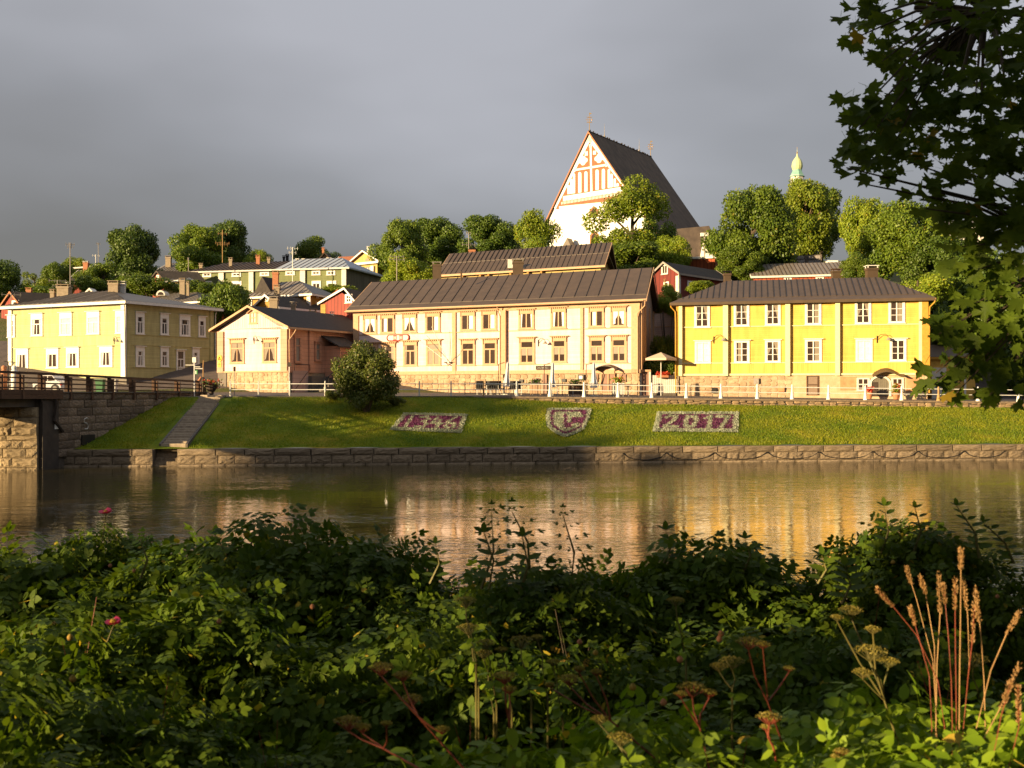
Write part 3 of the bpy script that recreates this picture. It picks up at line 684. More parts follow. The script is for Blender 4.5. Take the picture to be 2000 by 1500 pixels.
def window(root, F, b, casing=0.12, cm=white, cols=2, rows=(1.0,), hood=None, top=0.0, curtain='side', bar=0.05, glassm=None, metric=False, door=False, cloth_m=None, sash=None, sill=True, proud=0.07):
    x0, y0, x1, y1 = b
    if metric: s0, s1, zt, zb = x0, x1, y0, y1
    else:
        ym = (y0 + y1) / 2; xm = (x0 + x1) / 2
        s0 = F.px(x0, ym)[0]; s1 = F.px(x1, ym)[0]; zt = F.px(xm, y0)[1]; zb = F.px(xm, y1)[1]
    w, h = s1 - s0, zt - zb; c = casing
    L = Vector(F.P(s0, 0, zb))
    org = Vector((0, 0, 0)); r = root
    while r: org = org + r.location; r = r.parent
    mb = MB(); B = lambda a0, a1, d0, d1, z0, z1: mb.box(a0, a1, -d1, -d0, z0, z1)
    p = proud
    B(0, c, 0.002, p, 0, h); B(w - c, w, 0.002, p, 0, h); B(c, w - c, 0.002, p, h - c - top, h); B(c, w - c, 0.002, p, 0, c * 0.8)
    if sill: B(-0.05, w + 0.05, 0.003, p + 0.05, -0.05, 0.0)
    gx0, gx1, gz0, gz1 = c, w - c, c * 0.8, h - c - top
    gw = gx1 - gx0; gh = gz1 - gz0
    rr = list(rows); tot = sum(rr); zz = [gz0]
    for q in rr: zz.append(zz[-1] + gh * q / tot)
    if cols > 1:
        for i in range(1, cols): B(gx0 + gw * i / cols - bar * .8, gx0 + gw * i / cols + bar * .8, 0.002, p * 0.8, gz0, gz1 if len(rr) != 2 or rr[0] < rr[1] * 1.2 else zz[1])
    B(gx0, gx0 + bar, 0.002, p * 0.75, gz0, gz1); B(gx1 - bar, gx1, 0.002, p * 0.75, gz0, gz1)
    for q in zz[1:-1]: B(gx0 + bar, gx1 - bar, 0.002, p * (0.78 if len(rr) == 2 else 0.6), q - bar * .5 * (1.6 if len(rr) == 2 else 0.7), q + bar * .5 * (1.6 if len(rr) == 2 else .7))
    o = link('door' if door else 'window', mb.mesh('window', cm), root, L - org, F.ang)
    g = glassm or glass
    for j in range(len(rr)):
        nc = 1 if (len(rr) == 2 and rr[0] > rr[1] * 1.2 and j == 1) else cols
        for i in range(nc):
            a0 = gx0 + gw * i / nc + bar * .5; a1 = gx0 + gw * (i + 1) / nc - bar * .5
            link('pane', unitbox('pane', g), o, (a0, -0.004, zz[j] + .01), 0, (a1 - a0, 0.012, zz[j + 1] - zz[j] - .02))
    cm_ = cloth_m or cloth
    J = lambda a: random.uniform(-a, a)
    if curtain != 'none':
        q = MB(); y = -0.022
        def pl(pts): q.prism([(x, y, z) for x, z in pts], (0, 0.003, 0))
        m_ = (gx0 + gx1) / 2; H = gz1 - gz0
        if curtain == 'tied':
            pl([(gx0 + bar, gz1 - .02), (m_ - .03, gz1 - .02), (m_ - .04, gz0 + H * .75), (gx0 + gw * (.28 + J(.06)), gz0 + H * (.42 + J(.08))), (gx0 + gw * (.2 + J(.05)), gz0 + H * .12), (gx0 + bar, gz0 + .05)])
            pl([(gx1 - bar, gz1 - .02), (gx1 - bar, gz0 + .05), (gx1 - gw * (.2 + J(.05)), gz0 + H * .12), (gx1 - gw * (.28 + J(.06)), gz0 + H * (.42 + J(.08))), (m_ + .04, gz0 + H * .75), (m_ + .03, gz1 - .02)])
        elif curtain == 'side':
            k = random.uniform(.16, .3)
            pl([(gx0 + bar, gz0 + .02), (gx0 + gw * k * .7, gz0 + .02), (gx0 + gw * k, gz1 - .02), (gx0 + bar, gz1 - .02)])
            pl([(gx1 - bar, gz0 + .02), (gx1 - bar, gz1 - .02), (gx1 - gw * k, gz1 - .02), (gx1 - gw * k * .8, gz0 + .02)])
        elif curtain == 'blind': pl([(gx0 + bar, gz0 + H * .33), (gx1 - bar, gz0 + H * .33), (gx1 - bar, gz1 - .02 - (H * .3 if len(rr) == 2 else 0)), (gx0 + bar, gz1 - .02 - (H * .3 if len(rr) == 2 else 0))])
        elif curtain == 'halfr': pl([(gx0 + gw * .62, gz0 + .02), (gx1 - bar - .02, gz0 + .02), (gx1 - bar - .02, gz1 - .02), (gx0 + gw * .62, gz1 - .02)])
        elif curtain == 'halfl': pl([(gx0 + gw * .18, gz0 + .02), (gx0 + gw * .46, gz0 + .02), (gx0 + gw * .46, gz1 - .02), (gx0 + gw * .18, gz1 - .02)])
        elif curtain == 'drape': pl([(gx0 + gw * (.62 + J(.05)), gz1 - .02), (gx1 - bar, gz1 - .02), (gx1 - bar, gz0 + H * (.15 + J(.12))), (gx1 - gw * (.14 + J(.05)), gz0 + H * (.4 + J(.1)))]); pl([(gx0 + bar, gz0 + H * (.28 + J(.1))), (gx0 + gw * (.28 + J(.06)), gz0 + H * .62), (gx0 + bar, gz0 + H * (.72 + J(.08)))])
        elif curtain == 'full': pl([(gx0 + bar, gz0 + .02), (gx1 - bar, gz0 + .02), (gx1 - bar, gz1 - .02), (gx0 + bar, gz1 - .02)])
        if q.f: link('curtain', q.mesh('curtain', cm_), o)
    if hood:
        q = MB(); B2 = lambda a0, a1, d0, d1, z0, z1: q.box(a0, a1, -d1, -d0, z0, z1)
        if hood == 'dentil':
            B2(-0.16, w + 0.16, 0.003, 0.24, h + 0.10, h + 0.16); B2(-0.06, w + 0.06, 0.003, 0.10, h, h + 0.10)
            nd = 8
            for i in range(nd):
                a = -0.02 + (w + 0.04) * (i + .5) / nd; B2(a - .035, a + .035, 0.10, 0.17, h + 0.0, h + 0.10)
            for a in (0.02, w - 0.1): B2(a, a + .07, 0.07, 0.13, h - .35, h)
        elif hood == 'flat': B2(-0.10, w + 0.10, 0.003, 0.22, h + 0.02, h + 0.07); B2(-.03, w + .03, 0.003, 0.1, h, h + .02)
        elif hood == 'peak':
            q.prism([(-0.15, -0.25, h - .1), (w / 2, -0.25, h + .25), (w + .15, -0.25, h - .1), (w + .15, -0.25, h - .16), (w / 2, -0.25, h + .18), (-.15, -0.25, h - .16)], (0, 0.25, 0))
        link('hood', q.mesh('hood', cm), o)
    return o
def lamp_arm(root_loc_face, F, px, py, name='wall_lamp'):
    a, z = F.px(px, py); p = Vector(F.P(a, 0, z)); n = F.n; u = F.u
    lab = root_loc_face
    t = thing('wall_lamp', lab, 'lamp', p, group=None)
    mb = MB(); q = lambda s, d, zz: (p.x + u.x * s + n.x * d, p.y + u.y * s + n.y * d, p.z + zz)
    mb.tube([q(-.5, .02, .05), q(-.5, .12, .12), q(-.3, .25, .42), q(.05, .38, .45), q(.25, .42, .22)], .02, 5); mb.tube([q(-.5, .02, -.18), q(-.5, .05, .35)], .035, 5)
    part('bracket', mb, iron, t)
    mb = MB(); c = q(.25, .42, 0); mb.lathe([(.03, c[2] + .22), (.08, c[2] + .16), (.2, c[2] + .02), (.21, c[2])], c[0], c[1], 10); part('lamp_shade', mb, grey, t)
    return t
def antenna(px, pyt, pyb, Y, label, arms=((0.85, 1.1), (0.97, 0.7)), m=None):
    a = PX(px, pyt, Y); b = PX(px, pyb, Y); t = thing('antenna', label, 'antenna', b)
    mb = MB(); mb.tube([b, a], 0.045, 6); part('mast', mb, m or grey, t)
    H = a.z - b.z
    for f, l in arms:
        mb = MB(); z = b.z + H * f; mb.tube([(a.x - l * .5, a.y - l * .2, z), (a.x + l * .5, a.y + l * .2, z)], .03, 4)
        for i in range(4):
            x = -l * .45 + l * .9 * i / 3; mb.tube([(a.x + x, a.y + x * .4, z - .18), (a.x + x, a.y + x * .4, z + .18)], .018, 4)
        part('aerial', mb, m or grey, t)
    return t
# ================================================================== the river-front houses
def horiz(name, H_or_F, root, m, a0, a1, z0, z1, d0=0.003, d1=0.04): return fbox(name, root, H_or_F, m, a0, a1, d0, d1, z0, z1)
def dirv(F): return (F.u.x, F.u.y, 0)
# ---------------- yellow two-storey house (right)
H = House('yellow_house', 'bright yellow two-storey timber house with brown hipped roof at the right', 'house', 1322, 79, 1812, 74.8, (0.231, 0.973), 9.6, 3.6)
YF = H.F; yel = siding('yellow_boards', (0.72, 0.46, 0.10), (0.64, 0.40, 0.08), per=0.155, dark=0.16)
yelv = siding('yellow_boards_upright', (0.72, 0.46, 0.10), (0.64, 0.40, 0.08), ax=dirv(YF), per=0.14, dark=0.22)
ctrim = mat('cream_trim', (0.74, 0.64, 0.36), (0.66, 0.56, 0.30))
yorange = mat('shade_toned_yellow', (0.50, 0.27, 0.04), rough=0.6)  # house yellow darkened to hold the shade at its corner
zb_ = lambda px, py: YF.px(px, py)[1]
z_bot = (zb_(1322, 733) + zb_(1812, 728)) / 2; z_e = 10.75
H.walls(z_bot, z_e, yel)
mb = MB(); 
mb.hexa([H.P(0.05, 0.06, 2.6), H.P(H.W - .05, .06, 2.6), H.P(H.W - .05, H.D, 2.6), H.P(.05, H.D, 2.6), H.P(0.05, 0.06, z_bot), H.P(H.W - .05, .06, z_bot), H.P(H.W - .05, H.D, z_bot), H.P(.05, H.D, z_bot)]); part('stone_base', mb, mortarpale, H.root)
sA = lambda px, F=YF: F.px(px, 700)[0]
mb = rubble_mb(Face(*H.P(0.05, 0.06, 0)[:2], *H.P(H.W, 0.06, 0)[:2]), 0.0, sA(1547), 3.5, z_bot - .04, 0.52, 0.36, 0.035, 3); part('stonework', mb, rubblem, H.root, kind='stuff')
plaster = mat('warm_plaster', (0.50, 0.38, 0.24), (0.42, 0.29, 0.17), scale=2.5, rough=0.9, bump=0.4)
fbox('plaster_base', H.root, YF, plaster, sA(1547), H.W - .02, -0.2, 0.0, 2.8, z_bot - 0.005)
zl2, zl1 = (zb_(1322, 641) + zb_(1812, 631)) / 2, (zb_(1322, 710) + zb_(1812, 706)) / 2
fbox('board_panel', H.root, YF, yelv, 0.02, H.W - .02, 0.001, 0.02, z_bot + .02, zl1 - .02)
for z in (zl2, zl1): fbox('belt_board', H.root, YF, ctrim, 0, H.W, 0.001, 0.06, z - .035, z + .035)
fbox('sill_board', H.root, YF, ctrim, -0.05, H.W + .05, 0.001, 0.13, z_bot - .10, z_bot + .05)
for a, b in ((1412, 1422), (1533.5, 1543), (1631, 1640)):
    fbox('pilaster', H.root, YF, ctrim, sA(a), sA(b), 0.001, 0.26, z_bot - .12, z_e - .02)
fbox('corner_board', H.root, YF, ctrim, 0.16, 0.42, 0.001, 0.24, z_bot - .12, z_e - .02); fbox('corner_board', H.root, YF, yorange, -0.04, 0.16, -0.2, 0.16, z_bot - .1, z_e - .02)
fbox('corner_board', H.root, YF, ctrim, H.W - .62, H.W - .42, 0.001, 0.14, z_bot - .1, z_e - .02); fbox('corner_board', H.root, YF, yorange, H.W - .42, H.W + .02, -0.2, 0.16, z_bot - .1, z_e - .02)
H.roof(z_e + .08, 12.95, 3.6, 15.3, 0.5, roofbrown, npan=42, skirt=0.16, fascia=roofbrown, mode='side')
for i, (x0, y0, x1, y1, cu) in enumerate([(1356, 595, 1386.5, 639.5, 'drape'), (1433, 593, 1463.5, 637, 'drape'), (1494, 591, 1524.5, 635, 'drape'), (1572, 589.5, 1604, 634, 'halfr'), (1669.5, 587.5, 1701.5, 632.5, 'drape'), (1735, 586.5, 1767.5, 630.5, 'halfr')]):
    window(H.root, YF, (x0, y0, x1, y1), casing=0.14, rows=(1, 1, 1), curtain=cu, top=0.02)
for i, (x0, y0, x1, y1, cu, cc) in enumerate([(1357, 666.5, 1388, 709, 'full', 1), (1433.5, 665.5, 1464, 708.5, 'halfl', 0), (1494, 664.5, 1524.5, 707.5, 'drape', 0), (1572, 663, 1605, 707.5, 'halfr', 0), (1671, 662.5, 1704, 706.5, 'full', 1), (1737.5, 662, 1770, 705, 'none', 0)]):
    window(H.root, YF, (x0, y0, x1, y1), casing=0.14, rows=(1, 1, 1), curtain=cu, hood='flat', cloth_m=white if cc else None)
# basement door, windows, panels, arched entrance
window(H.root, YF, (1575, 734, 1599, 772), casing=0.05, cm=woodbrown, cols=1, rows=(1.2, 1), curtain='none', glassm=mat('grey_door', (0.24, 0.17, 0.12), (0.2, 0.14, 0.10)), door=True, sill=False)
reds = mat('reddish_panel', (0.40, 0.17, 0.08), (0.48, 0.27, 0.13), scale=2)
for x0, x1, y0, y1 in ((1641, 1673, 736, 762), (1770, 1795, 736, 764)):
    a0, zt = YF.px(x0, y0); a1, zb2 = YF.px(x1, y1); fbox('wall_panel', H.root, YF, reds, a0, a1, 0.001, 0.04, zb2, zt)
for x0, x1 in ((1673, 1698.5), (1740.5, 1765)): window(H.root, YF, (x0, 738, x1, 763), casing=0.10, cols=2, rows=(1, 1), curtain='none', cm=offwhite)
a0, zt = YF.px(1702, 737); a1, zb2 = YF.px(1736, 774)
mb = MB(); ang = [math.pi * (1 - i / 10) for i in range(11)]; cx = (a0 + a1) / 2; rw = (a1 - a0) / 2
arch = [YF.P(a0, 0.02, zb2)] + [YF.P(cx + rw * math.cos(t), 0.02, zt - .45 + .45 * math.sin(t)) for t in ang] + [YF.P(a1, 0.02, zb2)]
mb.prism(arch, (YF.n.x * .02, YF.n.y * .02, 0)); dr = part('door', mb, mat('grey_green_door', (0.17, 0.15, 0.11), (0.13, 0.115, 0.085), lines=(dirv(YF), 0.14, 0.15, 0.5, 1)), H.root)
fbox('door_leaf_open', dr, YF, wooddark, a0 + .05, cx - .15, 0.045, 0.07, zb2, zt - .35)
mb = MB()
for i in range(10):
    t0, t1 = ang[i], ang[i + 1]
    q = [YF.P(cx + r_ * math.cos(t), d, zt - .45 + .45 * math.sin(t) * (1 if r_ < rw + .1 else 1.3)) for t in (t0, t1) for r_, d in ((rw, .03), (rw + .16, .03))]
    p0, p1, p2, p3 = q; n2 = (YF.n.x * .08, YF.n.y * .08, 0); mb.prism([p0, p1, p3, p2], n2)
for a in (a0 - .16, a1): YF.box(mb, a, a + .16, .01, .11, zb2, zt - .45)
part('door_surround', mb, offwhite, dr)
# curved canopy over the entrance
c0, cz = YF.px(1703, 728); c1, _ = YF.px(1765, 728); mb = MB(); n_ = 12
prof = [(i / n_, 0.42 * math.sin(math.pi * min(1, i / n_ * 1.15)) ** 1.0 if i / n_ < .87 else 0.02 - .12 * (i / n_ - .87)) for i in range(n_ + 1)]
for i in range(n_):
    q = []
    for (t, h) in (prof[i], prof[i + 1]): q += [YF.P(c0 + (c1 - c0) * t, .02, cz - .12 + h), YF.P(c0 + (c1 - c0) * t, .75, cz - .35 + h * .9)]
    mb.prism([q[0], q[1], q[3], q[2]], (0, 0, 0.05))
part('door_canopy', mb, roofbrown, H.root)
for x0, y0, x1, y1, mm in ((1472, 739, 1482, 750, grey), (1390, 757, 1399, 768, iron), (1519, 756, 1532, 765, reds)):
    a0, zt = YF.px(x0, y0); a1, zb2 = YF.px(x1, y1); fbox('vent_hatch', H.root, YF, mm, a0, a1, 0.05, 0.13, zb2, zt)
H.chimney(1415, 1427.5, 529, 549, 84, roofbrown); H.chimney(1695, 1715, 518, 546, 81.5, roofbrown, white)
for a, s1 in ((-0.05, -1), (H.W + .05, 1)):
    mb = MB(); q = lambda ss, d, z: YF.P(a + ss * s1, d, z); mb.tube([q(.42, .5, z_e + .03), q(.36, .4, z_e - .25), q(.05, .26, z_e - .6), q(.02, .24, z_e - 1.5), q(.02, .24, 3.9)], .055, 6); part('drainpipe', mb, yorange, H.root)
lamp_arm('curly iron wall lamp between the ground-floor windows of the yellow house, left bay', YF, 1407, 666)
lamp_arm('curly iron wall lamp beside the last ground-floor window of the yellow house', YF, 1727, 665)
# two potted plants by the arched door are made with the plants

# ---------------- cream-pink restaurant building (centre)
H = House('cream_house', 'long cream and peach two-storey timber building with brown seamed roof', 'house', 691, 90, 1250, 79.1, (0.22, 0.975), 11.6, 3.6)
PF = H.F; PH = H
crm = siding('cream_boards', (0.72, 0.575, 0.54), (0.65, 0.50, 0.46), per=0.17, dark=0.10)
crmv = siding('cream_boards_upright', (0.70, 0.54, 0.50), (0.63, 0.47, 0.42), ax=dirv(PF), per=0.13, dark=0.16)
shadep = siding('shade_toned_cream_boards', (0.44, 0.30, 0.22), (0.38, 0.26, 0.19), per=0.17, dark=0.25)  # cream boards with the gable side's shade put into the colour
zz = lambda px, py: PF.px(px, py)[1]; sA = lambda px: PF.px(px, 690)[0]
z_bot = (zz(700, 732) + zz(1250, 727)) / 2; z_e = 11.05; zr_ = 14.25
H.walls(z_bot, z_e, crm, gable='side', zr=zr_ - .15)
gw_ = Face(*H.P(H.W, 0, 0)[:2], *H.P(H.W, H.D, 0)[:2])
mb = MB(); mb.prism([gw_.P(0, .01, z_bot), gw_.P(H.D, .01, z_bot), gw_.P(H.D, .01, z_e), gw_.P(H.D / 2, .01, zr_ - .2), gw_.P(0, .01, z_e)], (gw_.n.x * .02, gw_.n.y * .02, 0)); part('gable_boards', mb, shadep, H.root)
for a, b in ((0.02, .35), (3.4, 3.75), (7.4, 7.8), (11.1, 11.5)): fbox('pilaster', H.root, gw_, peach, a, b, .03, .14, z_bot, z_e)
mb = MB(); mb.hexa([H.P(0.05, 0.06, 2.6), H.P(H.W - .05, .06, 2.6), H.P(H.W - .05, H.D, 2.6), H.P(.05, H.D, 2.6), H.P(0.05, 0.06, z_bot), H.P(H.W - .05, .06, z_bot), H.P(H.W - .05, H.D, z_bot), H.P(.05, H.D, z_bot)]); part('stone_base', mb, mortarpale, H.root)
FB = Face(*H.P(0.05, 0.05, 0)[:2], *H.P(H.W, 0.05, 0)[:2])
sk = lambda a, z: abs(a - sA(1189)) < .75 or abs(a - sA(1064)) < .4
part('stonework', rubble_mb(FB, 0.0, FB.W, 3.5, z_bot - .05, 0.52, 0.36, 0.035, 9, sk), rubblem, H.root, kind='stuff')
zl2 = (zz(705, 654) + zz(1245, 640)) / 2; zl1 = (zz(705, 716.5) + zz(1245, 709)) / 2
fbox('board_panel', H.root, PF, crmv, .02, H.W - .02, .001, .02, z_bot + .2, zl1 - .02)
for z in (zl2, zl1): fbox('belt_board', H.root, PF, peach, 0, H.W, .001, .05, z - .035, z + .035)
fbox('sill_board', H.root, PF, peach, -.05, H.W + .05, .001, .10, z_bot - .05, z_bot + .24)
fbox('frieze_board', H.root, PF, peach, -.02, H.W + .02, .001, .09, z_e - .42, z_e - .02)
for a, b, d in ((691, 701, .1), (884, 891, .12), (980.5, 990, .28), (1134, 1140, .12), (1233.5, 1250, .1)): fbox('pilaster', H.root, PF, peach, sA(a), sA(b), .001, d, z_bot - .05, z_e - .4)
H.roof(z_e + .08, zr_, -0.55, H.W + .45, 0.55, roofbrown, npan=27, skirt=0.13, fascia=peach)
up = [(709.5, 616.7, 736.5, 652, 'tied'), (743, 615.7, 771.5, 651, 'halfl'), (786, 614, 814.6, 649, 'tied'), (830.8, 612, 860.7, 648.4, 'halfr'), (899, 610, 928.8, 645.6, 'halfr'), (940, 608, 970.9, 644.7, 'halfr'), (1013, 606.4, 1044, 642.8, 'side'), (1075.7, 602.7, 1106.5, 641, 'side'), (1149.5, 601.7, 1181, 639, 'halfl'), (1192.4, 600.8, 1224, 638, 'tied')]
for *b, cu in up: window(H.root, PF, b, casing=0.15, cm=peach, rows=(1,), curtain=cu, hood='dentil', top=0.12, bar=.06, cloth_m=white)
lo = [(711, 672, 739, 719, 'side'), (745, 671, 773.5, 718, 'side'), (787.9, 668, 815.9, 714.7, 'side'), (832.7, 666, 861.6, 713.7, 'full'), (900, 665, 928.8, 713.7, 'none'), (942.8, 664, 971.8, 712.8, 'none'), (1014, 661.5, 1045, 710, 'blind'), (1077.6, 659.6, 1107.5, 708, 'blind'), (1150.4, 658.7, 1181, 707, 'blind'), (1193, 657.7, 1225, 707, 'blind')]
dkc = mat('grey_curtain', (0.30, 0.26, 0.20), (0.24, 0.2, 0.16), scale=10, stretch=(5, 5, .5), rough=.9)
for i, (*b, cu) in enumerate(lo): window(H.root, PF, b, casing=0.15, cm=peach, rows=(2.4, 1), curtain=cu, hood='dentil', top=0.12, bar=.07, cloth_m=dkc)
H.chimney(845, 861, 511.5, 549, 95, roofbrown, grey); H.chimney(1001.5, 1022, 506, 537, 91.5, roofbrown, grey)
# two-leaf cellar door under an arched canopy, shutters
pinkd = mat('dusty_pink_paint', (0.26, 0.15, 0.11), (0.21, 0.12, 0.085), scale=3)
window(H.root, FB, (1174, 729, 1203, 766), casing=.06, cm=peach, cols=2, rows=(1,), curtain='none', glassm=pinkd, door=True, sill=False, proud=.12)
for x0, x1, y0, y1 in ((1157, 1169, 731, 746), (1210, 1223.5, 731, 746)):
    a0, zt = FB.px(x0, y0); a1, zb2 = FB.px(x1, y1); fbox('shutter', H.root, FB, pinkd, a0, a1, .08, .13, zb2, zt)
fbox('cellar_door', H.root, FB, pinkd, sA(1059.5), sA(1068), .09, .15, 3.6, z_bot - .1)
for x, y in ((1019, 744), (1102, 743)):
    a0, zt = FB.px(x - 4, y - 3); a1, zb2 = FB.px(x + 4, y + 3); fbox('cellar_window', H.root, FB, iron, a0, a1, .02, .16, zb2, zt)
a0, zt = FB.px(1168, 712); a1, _ = FB.px(1209, 722); mb = MB(); cx = (a0 + a1) / 2; rw = (a1 - a0) / 2; zc0 = FB.px(1168, 722)[1]; hh = zt - zc0
pr = [(cx + rw * math.cos(math.pi * (1 - i / 10)), zc0 + hh * math.sin(math.pi * i / 10)) for i in range(11)]
for i in range(10):
    (xa, za), (xb, zb2) = pr[i], pr[i + 1]; mb.prism([FB.P(xa, .05, za), FB.P(xb, .05, zb2), FB.P(xb, .95, zb2 - .1), FB.P(xa, .95, za - .1)], (0, 0, -.05))
cn = part('door_canopy', mb, roofbrown, H.root)
mb = MB()
for a in (a0 + .05, a1 - .05): mb.tube([FB.P(a, .9, zc0 - .1), FB.P(a + .1 * (1 if a < cx else -1), .3, zc0 - 1.3)], .035, 5)
part('canopy_bracket', mb, iron, cn)
# drainpipes
for px_, pts_ in ((977, [(.0, .62, 0), (.0, .5, -.35), (.12, .3, -.9), (.12, .3, -7.3)]), (1262, [(.1, .6, 0), (.05, .5, -.45), (-.6, .25, -1.0), (-.62, .2, -1.3), (-.62, .2, -7.2)])):
    a = PF.px(px_, 600)[0]; mb = MB(); mb.tube([PF.P(a + q[0], q[1], z_e + q[2]) for q in pts_], .05, 6); part('drainpipe', mb, peach, H.root)
mb = MB(); F = PF; mb.tube([PF.P(-.5, .68, z_e - .05), PF.P(H.W + .5, .68, z_e - .05)], .06, 6); part('gutter', mb, peach, H.root)
# bracket under eave above the left windows of the mid bay
a, z = PF.px(1015, 603); mb = MB(); mb.tube([PF.P(a - 1.3, .1, z - .1), PF.P(a - .1, .1, z + .35)], .03, 4)
part('stay', mb, peach, H.root)
# signs on the front
a0, z1 = PF.px(757, 654.5); a1, z0 = PF.px(799.5, 665); sg = thing('hanging_sign', 'red outlined oblong sign with two red blocks on the cream front', 'sign', PF.P((a0 + a1) / 2, 0, z0))
mb = MB(); r_ = (z1 - z0) / 2; cxl, cxr, czz = a0 + r_, a1 - r_, (z0 + z1) / 2
ring = [(cxl + r_ * math.cos(math.pi / 2 + math.pi * i / 8), czz + r_ * math.sin(math.pi / 2 + math.pi * i / 8)) for i in range(9)] + [(cxr + r_ * math.cos(-math.pi / 2 + math.pi * i / 8), czz + r_ * math.sin(-math.pi / 2 + math.pi * i / 8)) for i in range(9)]
mb.prism([PF.P(x, .06, z) for x, z in ring], (PF.n.x * .03, PF.n.y * .03, 0)); part('sign_board', mb, offwhite, sg)
mb = MB(); mb.tube([PF.P(x, .11, z) for x, z in ring + ring[:1]], .05, 5); part('sign_rim', mb, redsign, sg)
for f0, f1 in ((.29, .44), (.57, .73)):
    mb = MB(); PF.box(mb, a0 + (a1 - a0) * f0, a0 + (a1 - a0) * f1, .09, .105, z0 + .04, z1 - .04); part('sign_block', mb, redsign, sg)
    for k in range(2):
        mb = MB(); c = a0 + (a1 - a0) * (f0 + (f1 - f0) * (.3 + .4 * k)); PF.box(mb, c - .03, c + .03, .106, .112, z0 + .14, z1 - .14); part('sign_mark', mb, offwhite, sg)
a0, z1 = PF.px(1047.5, 714.5); a1, z0 = PF.px(1075, 722); sg = thing('dark_sign', 'dark brown wooden sign with pale letters over the terrace', 'sign', PF.P((a0 + a1) / 2, 0, z0))
fbox('sign_board', sg, PF, wooddark, a0, a1, .09, .14, z0, z1)
for i, wl in enumerate((.10, .08, .12, .08, .1, .08)):
    c = a0 + .16 + i * (a1 - a0 - .3) / 6
    mb = MB(); mb.tube([PF.P(c, .15, z0 + .08), PF.P(c, .15, z1 - .08), PF.P(c + wl, .15, (z0 + z1) / 2), PF.P(c + wl, .15, z0 + .08)], .014, 4); part('letter', mb, offwhite, sg)
a0, z1 = PF.px(1130.5, 731.5); a1, z0 = PF.px(1142, 742.5); sg = thing('menu_box', 'black framed menu board hanging on the stone base', 'sign', PF.P((a0 + a1) / 2, 0, z0)); fbox('frame', sg, PF, iron, a0, a1, .1, .2, z0, z1); fbox('paper', sg, PF, white, a0 + .1, a1 - .12, .2, .21, z0 + .1, z1 - .1)
lamp_arm('iron wall lamp on the cream front between the third bay windows', PF, 1063, 672)
# flagpoles fixed slanting on the front
a, z = PF.px(879, 710)
fp = thing('slanting_flagpoles', 'rack of pale flagpoles slanting off the cream front', 'flagpole', PF.P(a, 0, z))
mb = MB(); mb.tube([PF.P(a - .5, .1, z + .1), PF.P(a + .5, .1, z + .1)], .04, 5); mb.tube([PF.P(a - .35, .1, z + .1), PF.P(a, .35, z - .15), PF.P(a + .35, .1, z + .1)], .035, 5); part('bracket', mb, iron, fp)
for tx, ty in ((815, 650), (860, 640), (895, 668)):
    b, zt = PF.px(tx, ty); mb = MB(); mb.tube([PF.P(a, .2, z), PF.P(b, 1.5, zt)], [.03, .018], 5); part('pole', mb, white, fp)

# ---------------- low pink gabled house
H = House('pink_gable_house', 'low pink timber house with its gable to the river and dark roof', 'house', 426, 88, 563, 84, (0.50, 0.866), 15.0, 4.0)
F = H.F; LH = H
pnk = siding('pink_boards', (0.70, 0.54, 0.50), (0.63, 0.47, 0.43), per=0.33, wd=.07, dark=0.22)
pnkv = siding('pink_boards_upright', (0.70, 0.54, 0.50), (0.63, 0.47, 0.43), ax=dirv(F), per=0.26, wd=.22, dark=0.34)
pnks = siding('shade_toned_pink_boards', (0.62, 0.32, 0.20), (0.56, 0.28, 0.17), per=0.33, wd=.09, dark=0.35)  # front pink redone deeper, carrying the shade of the side wall
z_bot = (F.px(430, 726.5)[1] + F.px(560, 725)[1]) / 2; z_e = 9.25; zr_ = 11.2
H.walls(z_bot, z_e, pnk, gable='front', zr=zr_ - .05)
mb = MB(); mb.hexa([H.P(0.04, .05, 3), H.P(H.W - .04, .05, 3), H.P(H.W - .04, H.D, 3), H.P(.04, H.D, 3), H.P(.04, .05, z_bot), H.P(H.W - .04, .05, z_bot), H.P(H.W - .04, H.D, z_bot), H.P(.04, H.D, z_bot)]); part('stone_base', mb, mortarpale, H.root)
part('stonework', rubble_mb(Face(*H.P(0.9, 0.04, 0)[:2], *H.P(H.W - .02, 0.04, 0)[:2]), 0.1, H.W - .95, 3.9, z_bot - .05, .50, .34, .035, 4), rubblem, H.root, kind='stuff')
fbox('plaster_pier', H.root, F, concrete, 0.0, 1.0, -.05, .03, 3.2, z_bot - .02)
zg = F.px(495, 640)[1]
mb = MB(); mb.prism([F.P(.95, .002, zg), F.P(H.W - .5, .002, zg), F.P(H.W - .5, .002, z_e - .12), F.P(H.W / 2, .002, zr_ - .25), F.P(.6, .002, z_e - .05)], (F.n.x * .025, F.n.y * .025, 0)); part('gable_boards', mb, pnkv, H.root)
fbox('belt_board', H.root, F, pnk, .9, H.W - .6, .001, .05, zg - .06, zg + .02)
pnkd = siding('salmon_boards', (.50, .29, .19), (.44, .25, .16), per=.33, wd=.07, dark=.3)
for a, b in ((0, .72), (H.W - .72, H.W - .02)): fbox('pilaster', H.root, F, pnkd, a, b, .001, .14, z_bot - .05, z_e - .1)
fbox('sill_board', H.root, F, peach, -.05, H.W + .05, .001, .1, z_bot - .08, z_bot + .06)
for b, cu in (((449.5, 664, 478, 709.5), 'drape'), ((513, 663, 541, 708), 'drape')): window(H.root, F, b, casing=.16, cm=peach, rows=(2.4, 1), curtain='tied', hood='dentil', top=.1)
window(H.root, F, (487.5, 609, 503, 632), casing=.13, cm=peach, rows=(1, 1), curtain='full', hood='peak')
H.roof(z_e + .05, zr_, -.55, H.D + .4, .5, roofdark, mode='front', fascia=peach, th=.14, og=.55)
